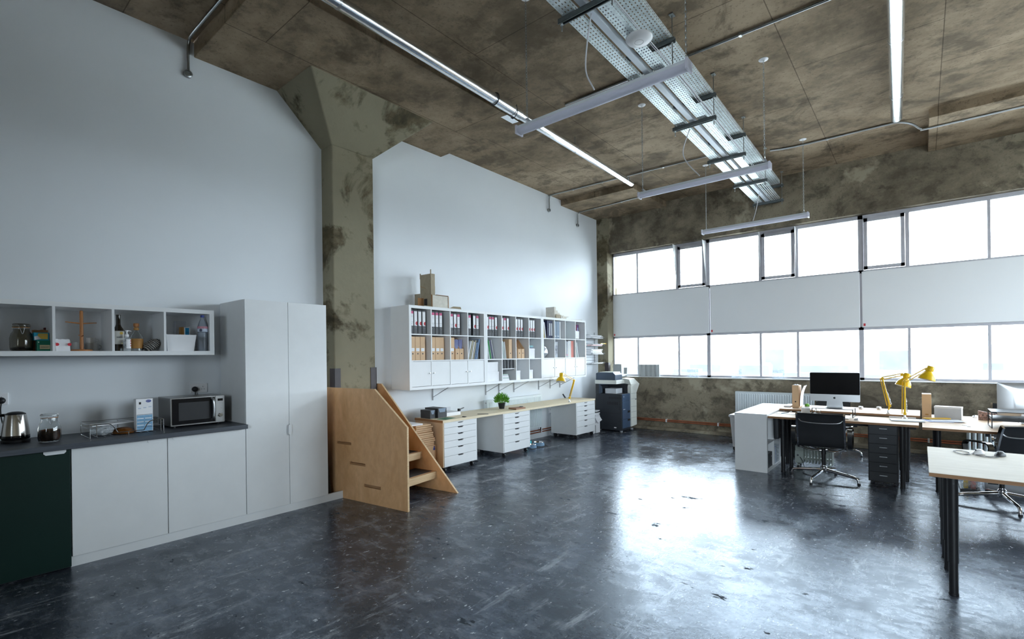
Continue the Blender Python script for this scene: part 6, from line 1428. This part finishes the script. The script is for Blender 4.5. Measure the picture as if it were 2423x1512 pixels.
dup(c0, (6.75, -.60, 0), math.radians(29), 'black office chair at the right edge of the photo, behind the foreground desk')
dup(c0, (8.72, 1.02, 0), math.radians(186), 'black office chair on the window side, its top showing behind the monitor')
dup(c0, (8.65, -.92, 0), math.radians(176), 'black office chair on the window side, its top showing beside the silver monitor back')
# heaters -------------------------------------------------------------------
t = thing('oil_heater', 'pale grey finned oil heater under the wooden desks behind the chair', 'heater', (7.5, 1.07, 0)); M('heater_grey', (.36, .40, .37), .4, var=.04)
for i in range(9):
    y = .885+.036*i; bm = bmnew(); box(bm, 7.44, 7.58, y-.006, y+.006, .06, .57); obj('fin', bm, 'heater_grey', t, bevel=.005)
bx('core_rail', 7.485, 7.535, .885, 1.20, .10, .13, 'heater_grey', t); bx('core_rail', 7.485, 7.535, .885, 1.20, .50, .53, 'heater_grey', t)
bx('control_head', 7.435, 7.585, 1.20, 1.30, .05, .57, 'heater_grey', t, bevel=.015)
bx('control_cover', 7.425, 7.435, 1.21, 1.30, .06, .22, 'heater_grey', t, bevel=.01); bm = bmnew(); cyl(bm, (7.418, 1.265, .16), (7.426, 1.265, .16), .012, 12); obj('dial', bm, 'dark_grey', t)
for y in (.92, 1.26):
    bx('foot', 7.40, 7.62, y-.012, y+.012, .03, .05, 'heater_grey', t)
    for x in (7.42, 7.60): bm = bmnew(); cyl(bm, (x, y-.009, .022), (x, y+.009, .022), .022, 14); obj('wheel', bm, 'black', t)
bm = bmnew(); tube(bm, catmull([(7.42, 1.24, .14), (7.36, 1.20, .10), (7.30, 1.17, .012), (7.1, 1.15, .006), (6.98, 1.05, .006)]), .004, 6); obj('cable', bm, 'charcoal', t, smooth=60)
panel_radiator('white panel radiator on the concrete wall behind the low shelf unit', 1.02, 2.60, 9.49, .25, .822, axis='y', n=40)
t = thing('column_radiator', 'pale blue-white column radiator under the windows at the right', 'radiator', (9.35, -.8, 0))
for i in range(14):
    y = -.505-.058*i
    bm = bmnew()
    for x in (9.30, 9.40): tube(bm, catmull([(x, y, .10), (x, y, .16), (x, y, .52), (x, y, .58)], 3), .02, 12)
    tube(bm, [(9.30, y, .56), (9.40, y, .56)], .022, 10); tube(bm, [(9.30, y, .13), (9.40, y, .13)], .022, 10); obj('column', bm, 'radiator_white', t, smooth=50)
bm = bmnew(); cyl(bm, (9.35, -.50, .13), (9.35, -1.27, .13), .018, 10); cyl(bm, (9.35, -.50, .56), (9.35, -1.27, .56), .018, 10); obj('cross_tube', bm, 'radiator_white', t, smooth=50)
for y in (-.563, -1.20): bm = bmnew(); cyl(bm, (9.35, y, 0), (9.35, y, .115), .02, 12); obj('foot', bm, 'radiator_white', t)
for i, z_ in enumerate((.172, .202)):
    t = pipe('%s copper pipe along the foot of the concrete window wall' % ('lower', 'upper')[i], [(9.55, 5.1, z_), (9.55, -3.0, z_)], r=.012)
    for y in (3.93, 2.93, 1.9, .9, -.08):
        bm = bmnew(); box(bm, 9.53, XW, y-.012, y+.012, z_-.014, z_+.014); obj('clip', bm, 'plastic_white', t)
# things under the right desk
t = thing('plastic_crate', 'clear plastic crate with bright odds and ends under the right desk', 'crate', (7.3, -.41, 0)); bx('crate', 7.17, 7.50, -.47, -.325, .03, .20, 'clear_plastic', t); bx('base', 7.16, 7.52, -.48, -.315, .001, .03, 'dark_grey', t); bx('contents', 7.19, 7.26, -.38, -.345, .035, .14, 'yellow', t)['label'] = 'bright yellow piece'; bx('contents', 7.19, 7.26, -.44, -.40, .035, .12, 'cover_coral', t); bx('contents', 7.28, 7.46, -.46, -.35, .035, .17, 'paper_white', t)
t = thing('white_case', 'white box with a dark window under the right desk behind the chair base', 'box', (7.45, -.66, 0)); bx('case', 7.28, 7.62, -.83, -.52, .001, .22, 'paper_grey', t, bevel=.004); bx('window', 7.278, 7.28, -.62, -.54, .09, .20, 'charcoal', t)
t = thing('dark_case', 'dark case on the floor under the right desk at the photo edge', 'case', (7.5, -1.05, 0)); bx('case', 7.26, 7.7, -1.30, -.87, .001, .26, 'cover_steel', t, bevel=.01)
# sill ----------------------------------------------------------------------
SZ = ZS+.0125
M('card_grey', (.42, .44, .44), .7, var=.05)
t = thing('fluted_panel', 'grey fluted card panel on the window sill behind the copier', 'panel', (9.66, 5.06, SZ))
bm = bmnew()
for i in range(7): y = 4.965+.028*i; prism(bm, [(9.66, y, SZ), (9.672, y+.007, SZ), (9.66, y+.026, SZ), (9.668, y+.026, SZ), (9.68, y+.007, SZ), (9.668, y, SZ)], (0, 0, .255))
obj('panel', bm, 'card_grey', t)
t = thing('fluted_panel', 'small grey card leaning on the window sill right of the fluted panel', 'panel', (9.66, 4.88, SZ)); bm = bmnew(); prism(bm, [(9.64, 4.83, SZ), (9.66, 4.91, SZ), (9.69, 4.92, SZ+.18), (9.67, 4.835, SZ+.18)], (.006, 0, 0)); obj('panel', bm, 'card_grey', t)
t = thing('fluted_panel', 'wide grey fluted card model on the window sill', 'panel', (9.66, 4.36, SZ)); bm = bmnew()
for i in range(4):
    y = 4.165+.1*i; prism(bm, [(9.65, y, SZ), (9.67, y+.05, SZ), (9.65, y+.098, SZ), (9.72, y+.098, SZ), (9.72, y, SZ)], (0, 0, .245))
obj('panel', bm, 'card_grey', t); bx('end_strip', 9.655, 9.72, 4.115, 4.15, SZ, SZ+.245, 'card_grey', t)
for lab, a, b in (('clear acrylic stand on the window sill above the grey wall stain', 3.545, 3.325), ('clear acrylic stand on the window sill left of the low shelf unit', 2.715, 2.535), ('clear acrylic stand on the window sill above the panel radiator', 2.03, 1.835)):
    t = thing('acrylic_stand', lab, 'stand', (9.67, (a+b)/2, SZ), group='clear acrylic stands on the window sill'); bx('sheet', 9.66, 9.664, b, a, SZ, SZ+.165, 'clear_plastic', t); bx('foot', 9.66, 9.72, b, a, SZ, SZ+.004, 'clear_plastic', t)
# ================================================================== services under the ceiling
DR = .0165
def dy(x): return DR*(x-3.3)
def perforated(bm, x0, x1, y0, y1, z, px, lx, rows, rw, th=.0016, axis='z'):
    """thin sheet along x with real rectangular slots; axis 'z': flat sheet, 'y': upright sheet (y0..y1 read as heights)"""
    xs = [x0]; n = int((x1-x0)/px)
    for i in range(n): c = x0+px*(i+.5); xs += [c-lx/2, c+lx/2]
    xs.append(x1); ys = [y0]
    for k in range(rows): c = y0+(y1-y0)*(k+.5)/rows; ys += [c-rw/2, c+rw/2]
    ys.append(y1)
    def P(x, y): return (x, y+dy(x), z) if axis == 'z' else (x, z+dy(x), y)
    V = [[bm.verts.new(P(x, y)) for y in ys] for x in xs]
    for i in range(len(xs)-1):
        for j in range(len(ys)-1):
            if i % 2 == 1 and j % 2 == 1: continue
            bm.faces.new((V[i][j], V[i+1][j], V[i+1][j+1], V[i][j+1]))
def sheet(name, bm, mat, parent):
    o = obj(name, bm, mat, parent); s = o.modifiers.new('thickness', 'SOLIDIFY'); s.thickness = .0016; s.offset = 0; return o
BXS = (3.2, 4.37, 5.59, 6.86, 8.11, 9.36)
NTH = ['first', 'second', 'third', 'fourth', 'fifth', 'last']
for i, x in enumerate(BXS):
    d_ = dy(x)
    t = thing('support_bracket', 'dark steel cross bracket under the cable trays, %s one counted from the photo top' % NTH[i], 'bracket', (x, 1.92, 4.1), group='steel cross brackets of the cable trays')
    for nm, ya, yb, zz in (('lower_channel', 1.66, 2.14, 4.085), ('upper_channel', 1.66, 2.13, 4.335)):
        bm = bmnew(); box(bm, x-.02, x+.02, ya+d_, yb+d_, zz+.037, zz+.040); box(bm, x-.02, x-.0175, ya+d_, yb+d_, zz, zz+.040); box(bm, x+.0175, x+.02, ya+d_, yb+d_, zz, zz+.04); box(bm, x-.02, x-.012, ya+d_, yb+d_, zz, zz+.0025); box(bm, x+.012, x+.02, ya+d_, yb+d_, zz, zz+.0025); obj(nm, bm, 'galv_dark', t)
    for y in (1.683, 2.115):
        bm = bmnew(); cyl(bm, (x, y+d_, 4.03), (x, y+d_, 4.584), .005, 8); obj('threaded_rod', bm, 'conduit_steel', t, smooth=50)
        for zz in (4.077, 4.127, 4.327, 4.378): bm = bmnew(); cyl(bm, (x, y+d_, zz), (x, y+d_, zz+.008), .011, 6); obj('nut', bm, 'galvanised', t)
        bx('ceiling_plate', x-.03, x+.03, y-.02+d_, y+.02+d_, 4.578, 4.585, 'conduit_steel', t)
TX0, TX1 = 1.2, 9.46
t = thing('cable_tray', 'narrow perforated galvanised cable tray on the lower brackets', 'cable tray', (5.3, 2.04, 4.127), group='galvanised cable trays')
bm = bmnew(); perforated(bm, TX0, TX1, 1.985, 2.095, 4.1275, .042, .020, 4, .010); sheet('tray_base', bm, 'galvanised', t)
for y in (1.985, 2.095): bm = bmnew(); perforated(bm, TX0, TX1, 4.128, 4.165, y, .042, .020, 1, .010, axis='y'); sheet('side_flange', bm, 'galvanised', t)
t = thing('cable_tray', 'wide perforated galvanised cable tray on the upper brackets', 'cable tray', (5.0, 1.81, 4.377), group='galvanised cable trays')
bm = bmnew(); perforated(bm, TX0, 9.30, 1.702, 1.955, 4.3775, .040, .018, 8, .011); sheet('tray_base', bm, 'galvanised', t)
for y in (1.702, 1.955): bm = bmnew(); perforated(bm, TX0, 9.30, 4.378, 4.43, y, .040, .018, 2, .010, axis='y'); sheet('side_flange', bm, 'galvanised', t)
t = thing('cable_tray', 'perforated tray with purple cables between the white trunking and the wire edge', 'cable tray', (5.3, 1.80, 4.127), group='galvanised cable trays')
bm = bmnew(); perforated(bm, TX0, 8.3, 1.745, 1.845, 4.1275, .040, .016, 4, .011); sheet('tray_base', bm, 'galvanised', t)
bm = bmnew(); perforated(bm, TX0, 8.3, 4.128, 4.165, 1.845, .040, .018, 1, .012, axis='y'); sheet('side_flange', bm, 'galvanised', t)
t = thing('wire_basket', 'wire basket tray at the window end of the cable trays', 'wire basket', (8.9, 1.79, 4.127))
bm = bmnew()
for k in range(5): y = 1.735+.028*k; tube(bm, [(8.32, y+dy(8.32), 4.131), (9.45, y+dy(9.45), 4.131)], .0025, 6)
for z in (4.155, 4.18):
    for y in (1.73, 1.852): tube(bm, [(8.32, y+dy(8.32), z), (9.45, y+dy(9.45), z)], .0025, 6)
for i in range(17):
    x = 8.33+.067*i; d_ = dy(x); tube(bm, [(x, 1.73+d_, 4.18), (x, 1.733+d_, 4.1285), (x, 1.849+d_, 4.1285), (x, 1.852+d_, 4.18)], .0022, 6)
obj('wires', bm, 'galvanised', t, smooth=60)
M('trunking_white', (.66, .72, .80), .35, var=.02)
bm = bmnew(); prism(bm, [(TX0, 1.885+dy(TX0), 4.126), (TX1, 1.885+dy(TX1), 4.126), (TX1, 1.94+dy(TX1), 4.126), (TX0, 1.94+dy(TX0), 4.126)], (0, 0, .045))
solo('cable_trunking', 'pale grey solid cable trunking between the perforated trays', 'trunking', bm, 'trunking_white', (5.3, 1.92, 4.126), bevel=.003)
M('cable_violet', (.16, .12, .26), .5, var=.1); M('cable_white', (.72, .72, .76), .5, var=.04)
random.seed(77)
for nm, n, m_, lab, y0, z0 in (('data_cables', 7, 'cable_violet', 'bundle of purple data cables lying on the lower perforated tray', 1.798, 4.142), ('power_cables', 4, 'cable_white', 'thin white cables running beside the purple data cables', 1.726, 4.156)):
    t = thing(nm, lab, 'cables', (5, y0, z0))
    for k in range(n):
        bm = bmnew(); pts = []
        for i in range(26):
            x = TX0+(8.25-TX0)*i/25; pts.append((x, y0+dy(x)+(k-n/2)*.0074+.004*math.sin(x*2.1+k)+.010*math.sin(x*.8), z0+.005*(k % 3)+.002*math.sin(x*3+k*2)))
        tube(bm, catmull(pts, 2), .0035 if m_ == 'cable_violet' else .003, 6); obj('cable', bm, m_, t, smooth=60)
# wifi disc
t = thing('access_point', 'round white wireless access point under the cable trays', 'access point', (3.78, 1.75, 4.05)); q = T(3.775, 1.745, 4.085)
bm = bmnew(); lathe(bm, [(0, 0), (.05, .0), (.095, .012), (.108, .028), (.106, .038), (.09, .042), (0, .042)], 40, T(3.775, 1.745, 4.068)); obj('body', bm, 'plastic_white', t, smooth=50)
bm = bmnew(); tube(bm, [(3.775+.035*math.cos(a), 1.745+.035*math.sin(a), 4.0685) for a in [2*PI*i/32 for i in range(32)]], .0016, 6, closed=True); obj('ring', bm, 'mid_grey', t, smooth=60)
bm = bmnew(); cyl(bm, (3.775, 1.745, 4.109), (3.775, 1.745, 4.127), .02, 14); obj('mount', bm, 'plastic_white', t)
# hanging lights -----------------------------------------------------------
def diffuser():
    m, t_, N, L, B = nt('diffuser'); out = N['Material Output']; B.inputs['Base Color'].default_value = (.84, .83, .92, 1); B.inputs['Roughness'].default_value = .3
    a = N.new('ShaderNodeBsdfTranslucent'); a.inputs[0].default_value = (.90, .90, .96, 1); x = N.new('ShaderNodeMixShader')
    L.new(ramp(N, L, nz(N, L, 9, 2), [(.3, .55), (.7, .65)]), x.inputs[0]); L.new(B.outputs[0], x.inputs[1]); L.new(a.outputs[0], x.inputs[2]); L.new(x.outputs[0], out.inputs[0])
diffuser(); M('batten_grey', (.66, .69, .72), .4, var=.04)
def chain(bm, x, y, z0, z1, l=.034, r=.0018):
    n = int((z1-z0)/(l*.72))
    for i in range(n):
        z = z0+(i+.5)*(z1-z0)/n; a = (i % 2)*PI/2; pts = []
        for k in range(10):
            u = 2*PI*k/10; h = l/2*math.sin(u); w_ = .0075*math.cos(u); pts.append((x+w_*math.cos(a), y+w_*math.sin(a), z+h))
        tube(bm, pts, r, 5, closed=True)
for lab, x, ya, yb, c1, c2, flex in (('hanging tube light nearest the camera, under the first brackets', 3.40, 2.72, 1.20, (3.335, 2.57), (3.48, 1.256), [(3.29, 1.905, 4.12), (3.32, 1.96, 3.95), (3.36, 2.0, 3.75), (3.40, 1.95, 3.60)]),
                                     ('middle hanging tube light, crossing under the cable trays', 5.78, 2.70, 1.20, (5.70, 2.61), (5.66, 1.235), [(5.714, 2.03, 4.12), (5.85, 2.16, 3.95), (5.86, 2.12, 3.80), (5.79, 1.95, 3.58)]),
                                     ('hanging tube light nearest the windows, below the end of the trays', 8.22, 2.74, 1.22, (8.20, 2.665), (8.15, 1.275), [(8.71, 1.985, 4.12), (8.66, 2.0, 3.95), (8.5, 2.0, 3.74), (8.23, 1.97, 3.56)])):
    t = thing('hanging_light', lab, 'light', (x, (ya+yb)/2, 3.5), group='tube lights hanging on chains')
    zb = 3.47
    bm = bmnew(); prism(bm, [(x-.032, yb+.02, zb+.03), (x+.032, yb+.02, zb+.03), (x+.028, yb+.02, zb+.072), (x-.028, yb+.02, zb+.072)], (0, ya-yb-.04, 0)); obj('batten', bm, 'batten_grey', t)
    bm = bmnew(); P = [(x+.048*math.cos(a), yb+.02, zb+.038+.038*math.sin(a)) for a in [PI+PI*i/12 for i in range(13)]]; prism(bm, P, (0, ya-yb-.04, 0)); obj('diffuser', bm, 'diffuser', t, smooth=40)
    for y in (yb, ya-.02): bx('end_cap', x-.05, x+.05, y, y+.02, zb-.003, zb+.075, 'diffuser', t, bevel=.006)
    for k, (cx, cy) in enumerate((c1, c2)):
        bm = bmnew(); chain(bm, cx+(x-cx)*0, cy, zb+.085, 4.572); obj('chain', bm, 'conduit_steel', t, smooth=50)
        bm = bmnew(); tube(bm, [(cx, cy, zb+.10), (cx+(x-cx)*.6, cy, zb+.072)], .003, 6); box(bm, min(cx, x)-.012, max(cx, x)+.012, cy-.01, cy+.01, zb+.070, zb+.078); obj('hook', bm, 'steel', t)
        bm = bmnew(); lathe(bm, [(0, 0), (.012, -.014), (.045, -.004), (.047, 0)], 24, T(cx, cy, 4.5845)); o = obj('ceiling_rose', bm, 'plastic_white', t, smooth=40)
    bm = bmnew(); tube(bm, catmull(flex, 8), .006, 8); obj('flex', bm, 'cable_white', t, smooth=60)
# silver ducts ---------------------------------------------------------------
def duct(label, p0, p1, r, bands):
    t = thing('silver_duct', label, 'duct', p0, group='silver foil-wrapped ducts'); p0, p1 = Vector(p0), Vector(p1); n = 60; bm = bmnew()
    pts = [p0.lerp(p1, i/n) for i in range(n+1)]; tube(bm, pts, [r*(1+.012*noise.noise(Vector((i*.7, r*50, 2)))) for i in range(n+1)], 28); obj('pipe', bm, 'duct_foil', t, smooth=40)
    d = (p1-p0).normalized()
    for b in bands: c = p0+d*b; bm = bmnew(); cyl(bm, c-d*.012, c+d*.012, r*1.025, 28); obj('clamp_band', bm, 'steel', t, smooth=40)
    for b in bands[::2]: c = p0+d*b; bm = bmnew(); cyl(bm, c+Vector((0, 0, r)), Vector((c.x, c.y, 4.584)), .006, 8); obj('hanger_rod', bm, 'conduit_steel', t)
    bm = bmnew(); cyl(bm, p1-d*.002, p1+d*.03, r*.3, 16); obj('end_nipple', bm, 'charcoal', t, smooth=40)
    return t
dc = duct('long silver duct running under the ceiling beside the concrete column head', (1.0, 3.60, 4.42), (7.72, 3.74, 4.42), .055, (1.2, 3.15, 4.9, 6.5))
bm = bmnew(); cyl(bm, (4.16, 3.666, 4.42), (4.62, 3.675, 4.42), .063, 28); obj('thicker_sleeve', bm, 'duct_foil', dc, smooth=40)
bm = bmnew(); tube(bm, [(4.165, 3.666+.066*math.cos(a), 4.42+.066*math.sin(a)) for a in [2*PI*i/28 for i in range(28)]], .006, 6, closed=True); obj('dark_band', bm, 'charcoal', dc, smooth=50)
bm = bmnew(); prism(bm, [(4.42, 3.70, 4.345), (4.64, 3.71, 4.345), (4.64, 3.80, 4.35), (4.42, 3.80, 4.35)], (0, 0, .004)); obj('loose_foil', bm, 'duct_foil', dc)
bm = bmnew(); tube(bm, catmull([(4.50, 3.62, 4.47), (4.50, 3.61, 4.38), (4.51, 3.67, 4.335), (4.50, 3.73, 4.36), (4.52, 3.69, 4.33)], 5), .005, 6); obj('tie_wire', bm, 'charcoal', dc)
duct('silver duct under the ceiling on the right side, heading to the windows', (3.6, .085, 4.47), (7.90, .205, 4.47), .062, (.9, 2.3, 3.6))
# conduits ---------------------------------------------------------------
def conduit(label, pts, r=.011, cl=(), box_at=None, extra=None):
    t = thing('steel_conduit', label, 'conduit', pts[0], group='steel conduits on the ceiling'); bm = bmnew(); tube(bm, catmull(pts, 5), r, 10); obj('tube', bm, 'conduit_steel', t, smooth=60)
    for p in cl: bx('saddle', p[0]-.02, p[0]+.02, p[1]-.012, p[1]+.012, p[2]-.014, p[2]+.0142, 'conduit_steel', t)
    if box_at:
        x, y, z = box_at; bm = bmnew(); lathe(bm, [(0, 0), (.034, 0), (.036, .004), (.036, .03), (.024, .034), (.022, .02), (0, .02)], 24, T(x, YL-.001, z) @ R('X', 90)); obj('round_box', bm, 'conduit_steel', t, smooth=40)
    return t
conduit('steel conduit dropping down the white wall left of the column', [(1.685, 1.5, 4.622), (1.685, 4.6, 4.622), (1.685, 5.30, 4.622), (1.685, 5.40, 4.59), (1.68, 5.415, 4.50), (1.68, 5.415, 4.30)], .013, [(1.685, y, 4.622) for y in (2.4, 4.0)], (1.68, YL, 4.285))
pts = [(7.69, 5.415, 4.31), (7.69, 5.415, 4.50), (7.69, 5.39, 4.555), (7.70, 5.30, 4.568), (7.76, 3.8, 4.568), (7.85, 2.6, 4.568), (8.30, 1.5, 4.568), (8.34, .3, 4.568), (8.42, .12, 4.56), (8.50, .0, 4.50), (8.53, -.10, 4.462), (8.56, -1.0, 4.462), (8.6, -3.0, 4.462)]
pts = [(7.69, 5.415, 4.31), (7.69, 5.415, 4.50), (7.69, 5.39, 4.555), (7.70, 5.30, 4.568), (7.74, 4.4, 4.568), (7.78, 3.3, 4.568), (7.82, 2.6, 4.568), (8.30, 1.5, 4.568)]
conduit('steel conduit from a drop on the white wall, passing over the long silver duct', [(7.69, 5.415, 4.31), (7.69, 5.415, 4.50), (7.69, 5.39, 4.555), (7.70, 5.30, 4.568), (7.745, 3.8, 4.568), (7.80, 2.4, 4.568), (7.83, 2.05, 4.568)], .011, [(7.715, 4.9, 4.57), (7.73, 4.3, 4.57), (7.77, 3.2, 4.57)], (7.69, YL, 4.29))
conduit('steel conduit bending round the end of the right silver duct to the drop panel', [(8.22, 1.72, 4.57), (8.31, 1.4, 4.57), (8.34, .40, 4.57), (8.36, .20, 4.57), (8.46, .06, 4.54), (8.54, -.03, 4.475), (8.55, -.12, 4.463), (8.56, -1.0, 4.463), (8.58, -2.2, 4.463)], .013, [(8.325, 1.0, 4.57), (8.555, -.45, 4.463)])
conduit('short steel conduit on the corner drop panel with a drop on the wall', [(8.70, 5.415, 4.22), (8.70, 5.415, 4.39), (8.70, 5.39, 4.445), (8.695, 5.30, 4.458), (8.66, 4.6, 4.458), (8.62, 4.0, 4.458), (8.60, 3.7, 4.44)], .011, [(8.68, 5.0, 4.46), (8.65, 4.4, 4.46)], (8.70, YL, 4.20))
conduit('steel conduit on the ceiling at the top right of the photo, beyond the trays', [(5.05, 3.3, 4.57), (5.05, 1.75, 4.57), (5.05, .6, 4.57), (5.05, -1.5, 4.57)], .013, [(5.05, 1.3, 4.57), (5.05, .2, 4.57)])
